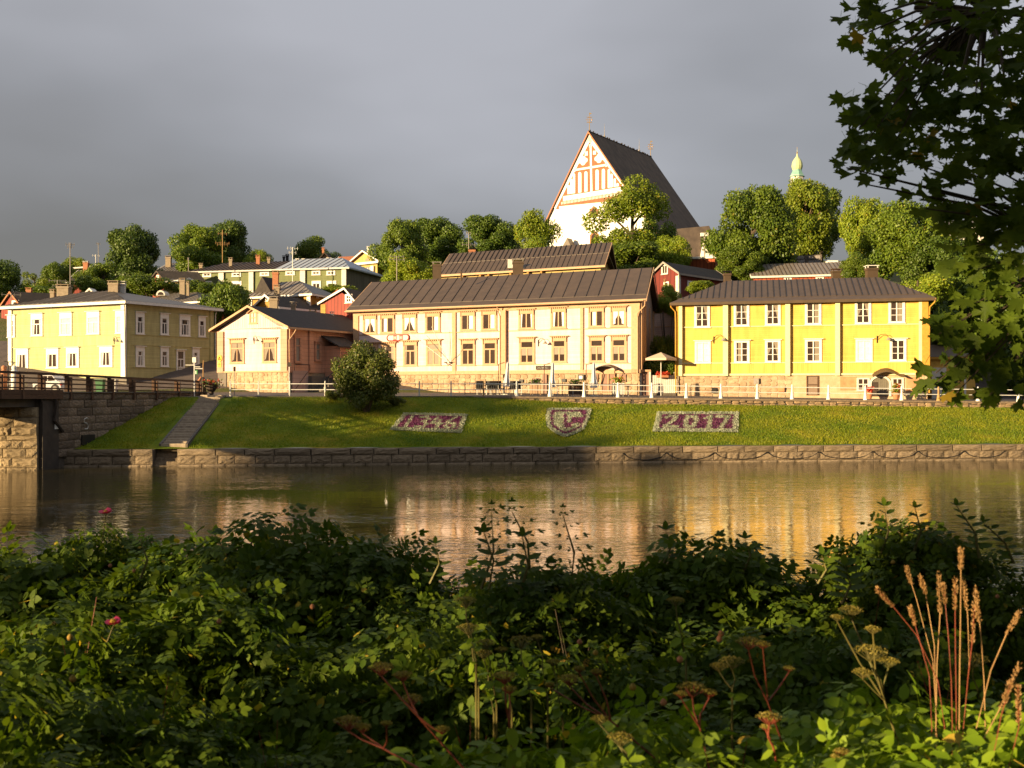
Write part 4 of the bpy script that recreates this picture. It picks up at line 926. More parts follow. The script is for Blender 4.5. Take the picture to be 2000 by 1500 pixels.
lamp_arm('iron wall lamp between the two front windows of the low pink house', F, 505, 667)
Rf = H.R
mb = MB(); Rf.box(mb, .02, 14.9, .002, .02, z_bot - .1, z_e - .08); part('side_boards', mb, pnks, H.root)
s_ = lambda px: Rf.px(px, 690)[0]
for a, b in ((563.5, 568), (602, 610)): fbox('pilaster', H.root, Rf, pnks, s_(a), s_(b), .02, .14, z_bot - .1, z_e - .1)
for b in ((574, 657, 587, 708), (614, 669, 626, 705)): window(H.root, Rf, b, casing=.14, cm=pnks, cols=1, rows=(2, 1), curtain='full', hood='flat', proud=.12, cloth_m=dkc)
mb = MB(); a = s_(571); mb.tube([Rf.P(a, .5, z_e), Rf.P(a - .15, .35, z_e - .4), Rf.P(a - .6, .2, z_e - 1.0), Rf.P(a - .62, .2, 4.2)], .05, 6); part('drainpipe', mb, peach, H.root)
# porch with stairs on the right side
pr = part('porch', (lambda m_: (Rf.box(m_, s_(634), s_(662), .02, 1.7, 5.0, 7.9), m_)[1])(MB()), pnks, H.root)
a0, a1 = s_(630), s_(668); mb = MB()
mb.prism([Rf.P(a0 - .2, 2.0, 7.75), Rf.P(a0 - .2, 0.0, 8.7), Rf.P(a1 + .1, 0.0, 8.7), Rf.P(a1 + .1, 2.0, 7.75)], (0, 0, .12)); part('porch_roof', mb, roofdark, pr)
fbox('door', pr, Rf, mat('brick_pink_door', (.40, .19, .12), (.34, .16, .1)), s_(637), s_(657), 1.7, 1.76, 5.3, 7.4)
mb = MB(); 
for i in range(6): Rf.box(mb, s_(634) - .35 * i - .3, s_(634) - .35 * i + .1, .2, 1.6, 4.0, 5.2 - .2 * i)
part('porch_steps', mb, concrete, pr)
mb = MB(); aa = s_(634)
for i in range(5): mb.tube([Rf.P(aa - .45 * i, 1.6, 5.2 - .26 * i), Rf.P(aa - .45 * i, 1.6, 6.1 - .26 * i)], .03, 4)
mb.tube([Rf.P(aa + .8, 1.62, 6.15), Rf.P(aa, 1.62, 6.1), Rf.P(aa - 1.9, 1.62, 5.0)], .035, 4); part('handrail', mb, iron, pr)
# garage door
a0, a1 = s_(569.5), s_(600); zt = Rf.px(585, 724)[1]
fbox('garage_door', H.root, Rf, siding('garage_boards', (.50, .33, .27), (.44, .29, .24), per=.36, wd=.06, dark=.4), a0, a1, .02, .12, 3.8, zt)
mb = MB(); mb.tube([Rf.P(a0 + .05, .14, 3.95), Rf.P(a1 - .1, .14, zt - .1)], .03, 4); part('door_brace', mb, woodbrown, H.root)
mb = MB(); mb.tube([Rf.P(a0, .3, zt), Rf.P(a0, .3, zt + .5), Rf.P(a1, .3, zt + .5), Rf.P(a1, .3, zt)], .03, 4); part('guard_rail', mb, iron, H.root)
# side wall of the yard
fbox('yard_wall', H.root, Rf, concrete, s_(600), 15, .02, .5, 3.2, 5.3)
H.chimney(526, 541.5, 578.5, 606, 91, brick, grey); H.chimney(568, 576.5, 589, 611, 92.5, brick, grey); H.chimney(604, 616, 603, 617, 93.5, brick, brick); H.chimney(644.5, 650.5, 608.5, 621, 94.5, offwhite, offwhite)
# yellow signs on its corner
sg = thing('round_yellow_sign', 'orange round sign over a small square plate on the pink corner', 'sign', F.P(.5, 0, 7))
a, z = F.px(432, 700); mb = MB(); mb.prism([F.P(a + .28 * math.cos(t), .16, z + .30 * math.sin(t)) for t in [2 * math.pi * i / 14 for i in range(14)]], (F.n.x * .04, F.n.y * .04, 0)); part('disc', mb, yellowsign, sg)
mb = MB(); mb.tube([F.P(a - .1, .22, z - .1), F.P(a, .22, z + .14), F.P(a + .1, .22, z - .1)], .03, 4); mb.tube([F.P(a - .12, .22, z - .12), F.P(a + .12, .22, z - .12)], .025, 4); part('emblem', mb, woodbrown, sg)
a, z = F.px(431.5, 712.5); mb = MB(); F.box(mb, a - .2, a + .2, .15, .18, z - .22, z + .22); part('plate', mb, yellowsign, sg)
mb = MB(); F.box(mb, a - .12, a + .12, .185, .19, z - .04, z + .02); F.box(mb, a - .1, a + .1, .185, .19, z + .07, z + .1); part('plate_mark', mb, woodbrown, sg)

# ---------------- green-yellow house at the left
H = House('pale_green_house', 'large pale green two-storey house on the corner behind the bridge railing', 'house', 18, 94, 247, 88, (0.56, 0.83), 9.3, 4.0)
F = H.F; GH = H; Rf = H.R
grn = siding('pale_green_boards', (0.47, 0.43, 0.20), (0.40, 0.365, 0.16), per=0.16, dark=0.22)
grnv = siding('pale_green_boards_upright', (0.47, 0.43, 0.20), (0.40, 0.365, 0.16), ax=dirv(F), per=0.14, dark=0.25)
z_bot = (F.px(20, 737)[1] + F.px(245, 736)[1]) / 2 - .05; z_e = 11.7
H.walls(z_bot, z_e, grn); mb = MB(); mb.hexa([H.P(.05, .05, 2.6), H.P(H.W - .05, .05, 2.6), H.P(H.W - .05, H.D, 2.6), H.P(.05, H.D, 2.6), H.P(.05, .05, z_bot), H.P(H.W - .05, .05, z_bot), H.P(H.W - .05, H.D, z_bot), H.P(.05, H.D, z_bot)]); part('stone_base', mb, concrete, H.root)
for Fx, w, pl, pr in ((F, H.W, (20, 245), (660, 653)), (Rf, H.D, (252, 412), (655, 658.5))):
    za, zb2 = (Fx.px(pl[0], pr[0])[1] + Fx.px(pl[1], pr[1])[1]) / 2, 0
    z2, z1 = za, za - 0.88; zlo = (F.px(20, 721)[1] + F.px(245, 716)[1]) / 2
    if Fx is F: fbox('board_panel', H.root, Fx, grnv, .05, w - .05, .001, .02, z1, z2); fbox('board_panel', H.root, Fx, grnv, .05, w - .05, .001, .02, z_bot, zlo)
    for z in (z2, z1, zlo): fbox('belt_board', H.root, Fx, grn, 0, w, .001, .06, z - .03, z + .03)
    fbox('sill_board', H.root, Fx, grn, 0, w, .001, .10, z_bot - .06, z_bot + .04)
fbox('corner_board', H.root, F, white, -.02, .42, .001, .12, z_bot - .05, z_e); fbox('corner_board', H.root, F, white, H.W - .55, H.W + .02, .001, .12, z_bot - .05, z_e)
fbox('corner_board', H.root, Rf, grn, 0.02, .35, .001, .08, z_bot, z_e); fbox('corner_board', H.root, Rf, grn, H.D - .4, H.D, .001, .1, z_bot, z_e)
fbox('frieze_board', H.root, F, white, -.02, H.W, .001, .06, z_e - .22, z_e - .1)
H.roof(z_e + .08, 13.35, 3.6, 7.2, .6, roofgrey, npan=26, skirt=.05, fascia=white, th=.2, seam=roofbrown)
kk = dict(casing=.16, top=.36, rows=(2.2, 1), hood='flat', curtain='side', cloth_m=offwhite)
for b in ((15, 616, 30, 658.6), (61, 613, 84, 656), (117, 611, 141, 655), (170, 609, 195, 652.5), (226, 607, 242.5, 651)): kk['curtain'] = 'side' if b[0] == 61 else 'full'; window(H.root, F, b, cols=2 if b[2] - b[0] > 18 else 1, **kk)
kk['curtain'] = 'side'
kk['rows'] = (1,)
for b in ((32, 682, 56, 721), (91, 681, 115, 719), (130, 679, 155, 717.5), (195, 677, 220.5, 716)): window(H.root, F, b, cols=2, **kk)
kk['rows'] = (2.2, 1); kk['top'] = .26
for b in ((264.5, 610, 281.5, 652.5), (312.5, 613, 329, 654), (350, 616, 371, 656.5), (387, 618.7, 401, 658)): window(H.root, Rf, b, cols=3 if b[0] == 350 else 2, **kk)
for b in ((264.5, 677, 282, 716), (313, 678, 329, 716), (375, 680, 389, 713)): window(H.root, Rf, b, cols=2, **kk)
window(H.root, Rf, (344, 684, 360.5, 737), casing=.12, cols=2, rows=(1, .45), curtain='none', door=True, sill=False, hood='flat')
a0, z1 = Rf.px(345.5, 715); a1, z0 = Rf.px(359, 737); 
for k in range(5): fbox('door_panel', H.root, Rf, offwhite, a0 + .12, a1 - .12, .06, .10, z0 + .1 + k * .18, z0 + .24 + k * .18)
for x0, x1, y in ((65, 78, 598), (122, 135, 595), (177.5, 190.5, 592)):
    a0, z1 = F.px(x0, y - 2); a1, z0 = F.px(x1, y + 2)
    for k in range(2): fbox('attic_vent', H.root, F, iron, a0 + k * (a1 - a0) * .52, a0 + (a1 - a0) * (.46 + .52 * k), .005, .03, z0, z1)
mb = MB(); mb.tube([F.P(H.W + .2, .5, z_e), F.P(H.W + .1, .3, z_e - .5), F.P(H.W + .1, .2, z_bot)], .05, 6); part('drainpipe', mb, grey, H.root)
mb = MB(); mb.tube([Rf.P(H.D + .2, .3, z_e), Rf.P(H.D + .1, .2, z_e - .6), Rf.P(H.D + .1, .15, z_bot)], .05, 6); part('drainpipe', mb, offwhite, H.root)
H.chimney(211, 230, 548, 572, 94, brick, brick); H.chimney(233.5, 243, 549, 574, 94.5, offwhite, offwhite); H.chimney(110.5, 133, 555, 579, 97.5, brick, brick); H.chimney(97.5, 105, 564.5, 579, 98, brick, brick)
lamp_arm('thin iron lamp arm high on the pale green front by its corner', F, 232, 668)
# ================================================================== houses up the hill
zpx = lambda py, Y: CZ + (HOR - py) / FPX * Y
def simple(name, label, xa, Ya, xb, Yb, v, D, zb, ze, zr, wm, rm, mode='side', a=None, b=None, o=.4, npan=0, fascia=white, seam=seamdark, skirt=0.0, **kw):
    H = House(name, label, 'house', xa, Ya, xb, Yb, v, D, zb)
    gable = None
    L = H.W if mode == 'side' else H.D
    if a is None: gable = mode; a, b = -o, L + o
    H.walls(zb - 1.5, ze, wm, gable=gable, zr=zr - .1)
    H.roof(ze + .05, zr, a, b, o, rm, npan=npan, mode=mode, fascia=fascia, seam=seam, skirt=skirt, **kw)
    return H
def corners(H, F, m, w=.35, d=.08, z0=None, z1=None):
    fbox('corner_board', H.root, F, m, -.03, w, .001, d, z0, z1); fbox('corner_board', H.root, F, m, F.W - w, F.W + .03, .001, d, z0, z1)
redb = siding('falu_red_boards', (0.26, 0.040, 0.024), (0.21, 0.034, 0.02), ax=(1, 0, 0), per=.35, wd=.2, dark=.45)
redd = siding('dark_red_boards', (0.17, 0.028, 0.020), (0.13, 0.022, 0.018), ax=(1, 0, 0), per=.3, wd=.2, dark=.4)
redo = siding('orange_red_boards', (0.36, 0.075, 0.024), (0.31, 0.065, 0.02), ax=(1, 0, 0), per=.4, wd=.2, dark=.45)
ochre = siding('ochre_boards', (0.40, 0.22, 0.04), (0.35, 0.19, 0.035), per=.2, dark=.2)
lyel = siding('lemon_boards', (0.46, 0.34, 0.11), (0.40, 0.30, 0.09), per=.2, dark=.15)
olive = siding('olive_green_boards', (0.155, 0.175, 0.06), (0.13, 0.15, 0.05), per=.2, dark=.3)

# brown-roofed yellow house behind the cream one
H = simple('yellow_house', 'yellow house just behind the cream building showing a deep brown seamed roof', 862, 106, 1173, 98, (.22, .975), 9.5, 8, 16.0, 18.9, lyel, roofbrown, o=.5, npan=0, fascia=peach)
H.roof(16.05, 17.55, -.5, H.W + .5, .5, roofbrown, npan=33, ap=.24, name='roof')
E = H
def upper(Hh):
    rt0 = Hh.D * .24; P = Hh.P; W = Hh.W; z0, z1 = 17.55, 18.9; rt1 = Hh.D * .5
    mb = MB(); mb.hexa([P(-.5, rt0, z0 - .1), P(W + .5, rt0, z0 - .1), P(W + .5, rt1, z1 - .1), P(-.5, rt1, z1 - .1), P(-.5, rt0, z0 + .04), P(W + .5, rt0, z0 + .04), P(W + .5, rt1, z1 + .04), P(-.5, rt1, z1 + .04)]); rf = part('upper_roof', mb, roofbrown, Hh.root)
    n = 34
    for i in range(1, n):
        x = -.5 + (W + 1) * i / n; sm = MB(); w = .03; c = [P(x - w, rt0, z0 + .04), P(x + w, rt0, z0 + .04), P(x + w, rt1, z1 + .04), P(x - w, rt1, z1 + .04)]
        sm.hexa(c + [(p[0], p[1], p[2] + .08) for p in c]); part('standing_seam', sm, seamdark, rf)
upper(H)
for px_ in (906, 941, 957, 1000, 1034, 1060): a = H.F.px(px_, 540)[0]; fbox('eave_bracket', H.root, H.F, ochre, a - .1, a + .1, 0, .4, 15.4, 15.9)
H.chimney(915.5, 928, 484, 493, 111, redbrick, iron); a0, z1 = PX(992, 509, 99).x, 0
mb = MB(); p = PX(991.5, 518, 101); mb.box(p.x, p.x + .5, p.y - .2, p.y + .3, p.z - .3, p.z + .55); part('roof_hatch', mb, offwhite, H.root)
# long olive-green house
H = House('olive_house', 'long olive green timber house with white pilasters on the hillside', 'house', 370, 127, 677, 122.5, (.30, .95), 9, 12); F = H.F
H.walls(11, 18.8, olive); zE = 18.8
s_ = lambda px: F.px(px, 540)[0]
for a, b in ((371, 381), (428, 438), (487, 496), (587, 597), (668, 677)): fbox('pilaster', H.root, F, offwhite, s_(a), s_(b), .001, .2, 12, zE)
for b in ((396, 532.5, 413, 540.5), (453, 532.5, 471, 540), (508, 531.5, 526, 538.5), (558, 529.5, 576, 537), (609, 529, 626, 537), (638, 529, 655, 537)): window(H.root, F, b, casing=.16, cols=2, rows=(1,), curtain='none')
for b in ((399, 549, 415, 572), (453, 549, 472, 572), (609, 548.5, 627, 572), (638, 548.5, 657, 572)): window(H.root, F, b, casing=.16, cols=2, rows=(1, 1), curtain='none', top=.2)
sm_ = s_(541)
rf = MB(); P = H.P
def slope(x0, x1, rx0, rx1, m, nm, zr, npn):
    mb = MB(); mb.v = [P(x0, -.4, zE + .05), P(x1, -.4, zE + .05), P(x1, H.D + .4, zE + .05), P(x0, H.D + .4, zE + .05), P(rx0, 4.2, zr), P(rx1, 4.2, zr), P(x0, -.4, zE - .12), P(x1, -.4, zE - .12), P(x1, H.D + .4, zE - .12), P(x0, H.D + .4, zE - .12)]
    mb.f = [(0, 1, 5, 4), (1, 2, 5), (2, 3, 4, 5), (3, 0, 4), (6, 7, 1, 0), (7, 8, 2, 1), (9, 6, 0, 3), (8, 9, 3, 2), (6, 9, 8, 7)]
    r = part('roof', mb, m, H.root, nm)
    for i in range(1, npn):
        x = x0 + (x1 - x0) * i / npn; h = min(1, (x - x0) / max(1e-3, rx0 - x0), (x1 - x) / max(1e-3, x1 - rx1)) if (rx0 > x0 or rx1 < x1) else 1
        q = MB(); w = .03; c = [P(x - w, -.4, zE + .05), P(x + w, -.4, zE + .05), P(x + w, -.4 + 4.6 * h, zE + .05 + (zr - zE - .05) * h), P(x - w, -.4 + 4.6 * h, zE + .05 + (zr - zE - .05) * h)]
        q.hexa(c + [(p[0], p[1], p[2] + .07) for p in c]); part('standing_seam', q, seamdark if m is roofbrown else grey, r)
slope(-.4, sm_, 2.4, sm_, roofbrown, 'brown seamed roof half', 20.4, 20); slope(sm_, H.W + .5, sm_, H.W - 2.6, roofblue, 'pale blue-grey roof half', 20.6, 12)
fbox('eave_board', H.root, F, offwhite, -.4, H.W + .5, .38, .46, zE - .14, zE + .03)
for a, b, t, m in ((389, 395, 514, brick), (447, 453, 503, brick), (500, 507, 498, redbrick), (522, 527, 502, brick), (638.5, 646, 503.5, white), (578, 583, 505, white), (590, 594, 505, white)): H.chimney(a, b, t, 516, 128, m, m)
mb = MB(); R_ = H.R; R_.box(mb, 0, 10, .01, .06, 11, zE - .1); part('weathered_wall', mb, siding('weathered_planks', (.13, .12, .09), (.08, .075, .06), ax=(0, 1, 0), per=.3, dark=.5), H.root)
# ochre hipped house + annex
H = House('ochre_house', 'ochre yellow house with grey-brown hipped roof above the pink house', 'house', 487, 106, 607, 102, (.32, .95), 6.5, 8); F = H.F
H.walls(7, 13.7, ochre); H.roof(13.75, 15.55, .9, 4.6, .45, roofgrey, npan=14, fascia=white, seam=roofbrown)
corners(H, F, white, .45, .1, 8, 13.7); mb = MB(); R_ = H.R
for b in ((617.5, 575, 622, 582), (632, 578.5, 637, 585.5)): window(H.root, R_, b, casing=.08, cols=1, rows=(1,), curtain='none')
window(H.root, R_, (617, 590, 623.5, 612), casing=.1, cols=1, rows=(1, 1), curtain='none', door=True)
fbox('corner_board', H.root, R_, ochre, H.D - .4, H.D, .001, .1, 8, 13.6)
mb = MB(); mb.tube([F.P(H.W + .25, .4, 13.6), F.P(H.W + .1, .2, 12.9), F.P(H.W + .1, .2, 8)], .07, 6); part('drainpipe', mb, white, H.root)
H.chimney(532, 543, 528, 548, 104.5, redbrick, brick); H.chimney(535, 545.5, 556, 581, 101, brick, brick)
fbox('belt_board', H.root, F, ochre, 0, H.W, .001, .06, 11.9, 12.0)
mb = MB(); a = F.px(488, 565)[0]; mb.prism([F.P(a, -.5, 14), F.P(a + 1.2, -.5, 15.9), F.P(a + 2.6, -.5, 14)], (-F.n.x * 2, -F.n.y * 2, 0)); part('dormer', mb, roofdark, H.root)
H = simple('ochre_annex', 'small ochre gabled annex with white barge boards behind the pink roof', 500, 99.5, 545, 97.8, (.55, .83), 8, 8, 12.05, 13.35, ochre, roofdark, mode='front', o=.35, npan=0)
window(H.root, H.F, (519, 581, 525, 588), casing=.07, cols=1, rows=(1,), curtain='none')
# red huts
H = simple('red_hut', 'falu red boarded hut with white barge boards and one gable window', 627, 97.5, 691, 95.5, (.3, .95), 6, 8, 12.4, 13.75, redb, roofdark, mode='front', ap=.74, o=.25)
H.root.children[0]
window(H.root, H.F, (674.5, 574.5, 688.5, 591.5), casing=.16, cols=2, rows=(1, 1), curtain='none')
fbox('corner_board', H.root, H.F, ochre, 0, .6, .001, .06, 8, 12.3)
H = simple('red_house', 'red house with pale grey seamed roof and half-round dormer behind the pale green house', 250, 112, 391, 106, (.56, .83), 8, 8, 13.3, 14.95, redb, roofgrey, a=2.2, b=6.2, npan=17, seam=roofbrown)
H.chimney(350.5, 360.5, 543, 568, 109, brick, brick); H.chimney(364, 369, 549, 567, 110, brick, brick)
mb = MB(); c = PX(313.5, 577, 107.5); w = .48
mb.prism([(c.x + w * math.cos(t), c.y, c.z + w * 1.15 * math.sin(t)) for t in [math.pi * i / 10 for i in range(11)]], (0, 1.6, 0)); dm = part('dormer', mb, offwhite, H.root)
mb = MB(); mb.prism([(c.x + .3 * math.cos(t), c.y - .03, c.z + .05 + .32 * math.sin(t)) for t in [math.pi * i / 8 for i in range(9)]], (0, .02, 0)); part('pane', mb, glass, dm)
H = simple('red_gable_house', 'red gabled house at the far left edge with a dark roof', 2, 112, 48, 110, (.85, .5), 9, 8, 12.8, 14.85, redb, roofdark, mode='front', o=.3, fascia=redbrick)
window(H.root, H.F, (24, 586.5, 38, 597), casing=.2, cols=1, rows=(1,), curtain='none'); H.chimney(51, 60, 562, 575, 114, redbrick, redbrick)
H = simple('dormer_house', 'dark roof with a small white gable between the chimneys at left', 96, 110, 190, 108, (.2, .98), 8, 8, 13.5, 14.9, ochre, roofdark, o=.3, fascia=wooddark)
mb = MB(); c = PX(174, 562, 106); mb.prism([(c.x - .75, c.y, c.z - .75), (c.x, c.y, c.z), (c.x + .75, c.y, c.z - .75), (c.x + .6, c.y, c.z - .8), (c.x, c.y, c.z - .22), (c.x - .6, c.y, c.z - .8)], (0, 1.5, 0)); part('white_gable', mb, white, H.root)
H = simple('brick_chimney_house', 'dark roof with a red brick chimney and white ridge behind the left trees', 136, 150, 192, 150, (0, 1), 8, 17, 20, 22.3, redb, roofdark, o=.4); H.chimney(162, 171, 510, 523, 151, redbrick, white)
mb = MB(); mb.tube([PX(136, 524.5, 153.6), PX(195, 519.5, 153.6)], .12, 5); part('ridge_board', mb, white, H.root)
H = simple('small_red_house', 'small red gable with a dark roof below the dark oak', 298, 124, 322, 123, (.9, .3), 4.2, 12, 17.4, 18.6, redb, roofdark, mode='front', o=.25, fascia=wooddark); window(H.root, H.F, (306.5, 537, 311.5, 548), casing=.1, cols=1, rows=(1, 1), curtain='none')
H = simple('lemon_shed', 'low lemon yellow shed beside the small red gable', 320, 118, 347, 117, (.3, .95), 4, 10, 16.7, 17.2, lyel, roofdark, o=.2, fascia=white)
H = simple('grey_gable_house', 'grey weathered gable half hidden left of the small red house', 278, 126, 299, 126, (.9, .3), 4, 11, 17.0, 18.2, siding('grey_boards', (.16, .14, .12), (.12, .10, .09)), roofdark, mode='front', o=.2, fascia=grey)
H = simple('grey_roof_house', 'house with ribbed grey roof and square chimney between the two left trees', 308, 150, 372, 150, (.1, .99), 9, 16, 21.5, 23.4, ochre, roofgrey, o=.4, npan=13, seam=roofbrown); H.chimney(323, 333, 499.5, 519, 152, brick, brick)
H = simple('dark_roof_house', 'dark roofs and black chimneys on the skyline beside the pointed tree', 530, 160, 570, 160, (.1, .99), 8, 18, 22.3, 23.3, brick, roofdark, o=.4, fascia=wooddark); H.chimney(552, 556, 499, 510, 162, iron, iron); H.chimney(558, 563, 496, 510, 162, iron, iron)
H = simple('peaked_dark_house', 'dark peaked roof right of the pointed tree', 618, 156, 652, 156, (.1, .99), 8, 18, 23.2, 25.2, brick, roofdark, o=.4, mode='front', fascia=wooddark); H.chimney(629, 633, 483, 492, 158, redbrick, redbrick)
# pediment house
H = House('pediment_house', 'yellow house with white columns and pediment and an orange tiled roof', 'house', 684, 142, 737, 139, (.25, .97), 10, 14); F = H.F
zc_ = zpx(513.5, 140); H.walls(13, zc_, lyel, gable='front', zr=zpx(491, 141)); H.roof(zc_ + .1, zpx(490, 140.5), -.5, 10, .45, tile, mode='front', fascia=white, og=.5)
fbox('cornice', H.root, F, white, -.4, H.W + .6, .001, .55, zc_ - .22, zc_ + .08)
s_ = lambda px: F.px(px, 530)[0]
for a, b in ((684, 690.5), (705.5, 711), (726.5, 732)): fbox('column', H.root, F, white, s_(a), s_(b), .001, .3, 13, zc_ - .5)
for b in ((695, 521.5, 704, 535), (715, 521, 724.5, 534), (715, 546, 724.5, 556)): window(H.root, F, b, casing=.08, cols=2, rows=(1, 1, 1), curtain='none', cm=brick, glassm=mat('pale_glass%d' % int(b[0] + b[1]), (.35, .42, .5), rough=.2))
mb = MB(); a, z = F.px(718, 509.5); mb.prism([F.P(a + .42 * math.cos(t), .02, z + .36 * math.sin(t)) for t in [math.pi * i / 10 for i in range(11)]], (F.n.x * .05, F.n.y * .05, 0)); part('lunette', mb, brick, H.root)
H.chimney(717, 720.5, 481, 491, 144, white, white)
H = simple('tiled_house', 'long orange tiled roof with brick chimneys joining the pediment house', 652, 149, 728, 147, (.1, .99), 8, 14, zpx(524, 148), zpx(496, 150), ochre, tile, o=.4); H.chimney(702, 708.5, 489.5, 498, 151, redbrick, redbrick)
# right side: dark red house, orange gable, row house, pink wing
H = simple('dark_red_house', 'dark red gabled house with white corner boards beside the cream building', 1273, 101, 1325, 98, (.68, .73), 9, 8, 15.3, 16.6, redd, roofdark, mode='front', o=.3, fascia=grey)
corners(H, H.F, offwhite, .3, .08, 8, 15.1); corners(H, H.R, offwhite, .3, .08, 8, 15.2)
window(H.root, H.F, (1292.5, 517, 1305.5, 535.5), casing=.12, cols=2, rows=(1,), curtain='none', cm=offwhite); window(H.root, H.F, (1297, 550.5, 1307, 566), casing=.1, cols=1, rows=(1,), curtain='none'); window(H.root, H.R, (1342, 549, 1358.5, 568.5), casing=.14, cols=2, rows=(1, 1), curtain='side')
H = simple('orange_house', 'small orange house with white fascia half hidden beside the church vestry', 1345, 118, 1397, 117, (.3, .95), 6, 12, zpx(503, 117.5), zpx(500, 120), redo, white, o=.25)
H = simple('orange_red_row', 'long low orange-red boarded building with grey roof behind the yellow house', 1472, 106, 1649, 104, (.1, .99), 7, 10, zpx(538.5, 105), zpx(514.5, 108.5), redo, roofgrey, o=.3, npan=24, seam=roofbrown, fascia=offwhite)
for b in ((1531, 540.5, 1546, 560), (1593, 540, 1609, 560)): window(H.root, H.F, b, casing=.14, cols=2, rows=(1,), curtain='none')
H.chimney(1627, 1643.5, 524.5, 548, 100, roofbrown, roofbrown); 
mb = MB(); mb.box(PX(1618, 0, 108).x, PX(1637, 0, 108).x, 108, 109, zpx(517, 108), zpx(508.5, 108)); part('roof_box', mb, white, H.root)
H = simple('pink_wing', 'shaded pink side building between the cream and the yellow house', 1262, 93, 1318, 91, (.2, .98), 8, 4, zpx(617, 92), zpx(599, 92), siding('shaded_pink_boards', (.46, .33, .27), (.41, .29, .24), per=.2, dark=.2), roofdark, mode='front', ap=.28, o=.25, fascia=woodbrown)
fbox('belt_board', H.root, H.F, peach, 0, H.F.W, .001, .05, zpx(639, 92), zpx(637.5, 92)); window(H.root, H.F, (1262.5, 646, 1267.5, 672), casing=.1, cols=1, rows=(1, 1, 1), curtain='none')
# gate and yard wall with parasol
G = facepx(1249, 79.5, 1323, 79.2)
gt = thing('yard_gate', 'brownish pink yard gate in a pale frame left of the parasol', 'gate', G.P(.5, 0, 3.7)); g0, g1 = G.px(1250, 740)[0], G.px(1271, 740)[0]
for a, b in ((g0, g0 + .12), (g1 - .15, g1)): fbox('gate_post', gt, G, offwhite, a, b, -.1, .15, 3.3, zpx(724, 79.4))
fbox('lintel', gt, G, peach, g0, g1, -.1, .18, zpx(726, 79.4), zpx(722, 79.4)); fbox('gate_leaf', gt, G, pinkd, g0 + .12, g1 - .15, -.02, .05, 3.3, zpx(727, 79.4)); fbox('gate_side', gt, G, offwhite, g0 - .4, g0, -.02, .05, 3.3, zpx(725, 79.4))
yw = thing('yard_fence', 'pale upright board fence under the parasol by the yellow house', 'fence', G.P(2, 0, 3.7)); g2 = G.px(1323, 740)[0]; n = 14
for i in range(n):
    a = g1 + (g2 - g1) * i / n; b = g1 + (g2 - g1) * (i + 1) / n - .02; hi = zpx(733, 79.4) if i < n - 2 else zpx(733 - (i - n + 3) * 6, 79.4)
    fbox('board', yw, G, offwhite, a, b, 0, .04, 3.9, hi)
fbox('stone_footing', yw, G, mortar, g1, g2, -.2, .1, 3.0, 3.9)
# outbuilding beyond the yellow house
H = simple('yellow_shed', 'small yellow shed with white double doors at the right behind the maple leaves', 1818, 81, 1905, 80, (.1, .99), 5, 3.6, 6.7, 7.8, yel, roofbrown, o=.3, fascia=yorange)
fbox('double_door', H.root, H.F, white, H.F.px(1820, 720)[0], H.F.px(1848, 720)[0], .01, .08, 3.4, 5.9, ); fbox('pilaster', H.root, H.F, white, H.F.px(1883, 720)[0], H.F.px(1887, 720)[0], .01, .1, 3.4, 6.7)
H = simple('shade_wall', 'dark wall standing for the shade right of the yellow house', 1812, 90, 1870, 90, (.1, .99), 5, 4, 10.0, 10.6, wooddark, roofdark, o=.2, fascia=wooddark)  # dark body that stands for shade beside the yellow house
H = simple('white_hill_house', 'white building with small windows seen through the maple leaves', 1846, 178, 1925, 176, (.2, .98), 12, 20, zpx(445, 177), zpx(425, 180), siding('pale_grey_boards', (.55, .52, .48), (.5, .47, .43)), roofgrey, o=.5)
for b in ((1880, 462, 1888, 474), (1898, 462, 1906, 474)): window(H.root, H.F, b, casing=.2, cols=1, rows=(1, 1), curtain='none')
H = simple('red_hill_house', 'dull red house wall in the shade below the white building', 1835, 165, 1925, 163, (.2, .98), 8, 17, zpx(478, 164), zpx(474, 166), siding('dull_red', (.30, .06, .045), (.26, .05, .04)), roofgrey, o=.3, fascia=offwhite)
W_1 = thing('churchyard_wall', 'grey stone churchyard wall seen between the sunlit trunks', 'wall', PX(1550, 510, 120)); mb = MB(); A_, B_ = PX(1500, 0, 122), PX(1605, 0, 120); FW = Face(A_.x, A_.y, B_.x, B_.y); FW.box(mb, 0, FW.W, -.5, 0, 14, zpx(497, 120)); part('wall_body', mb, mortar, W_1)
part('stonework', rubble_mb(FW, 0, FW.W, 17, zpx(498, 120), .8, .5, .1, 8), mat('grey_stone', (.22, .20, .18), (.15, .13, .12), rnd=.25, island=True), W_1, kind='stuff')

# ================================================================== cathedral
H = House('cathedral', 'great white church with steep dark roof and red brick ornamented gable', 'church', 1070, 168, 1276, 157.2, (.57, .82), 21, 22)
F = H.F
g = lambda px, py: F.px(px, py)
ap = g(1151.5, 258); e0 = g(1066, 436); e1 = g(1272, 418)
wallw = mat('lime_white', (0.86, 0.83, 0.78), (0.80, 0.77, 0.70), scale=.6, bump=.2)
zE = (e0[1] + e1[1]) / 2
mb = MB(); bl0, bl1 = g(1073, 460)[0], g(1266, 440)[0]
lo0_, lo1_ = g(1062, 444), g(1285, 455); zl_ = lo0_[1] + (ap[1] - lo0_[1]) * (bl0 - lo0_[0]) / (ap[0] - lo0_[0]) - .45; zr2_ = lo1_[1] + (ap[1] - lo1_[1]) * (lo1_[0] - bl1) / (lo1_[0] - ap[0]) - .45
mb.prism([F.P(bl0, 0, 20), F.P(bl1, 0, 20), F.P(bl1, 0, zr2_), F.P(ap[0], 0, ap[1] - .45), F.P(bl0, 0, zl_)], (H.v.x * 19, H.v.y * 19, 0)); part('wall', mb, wallw, H.root)
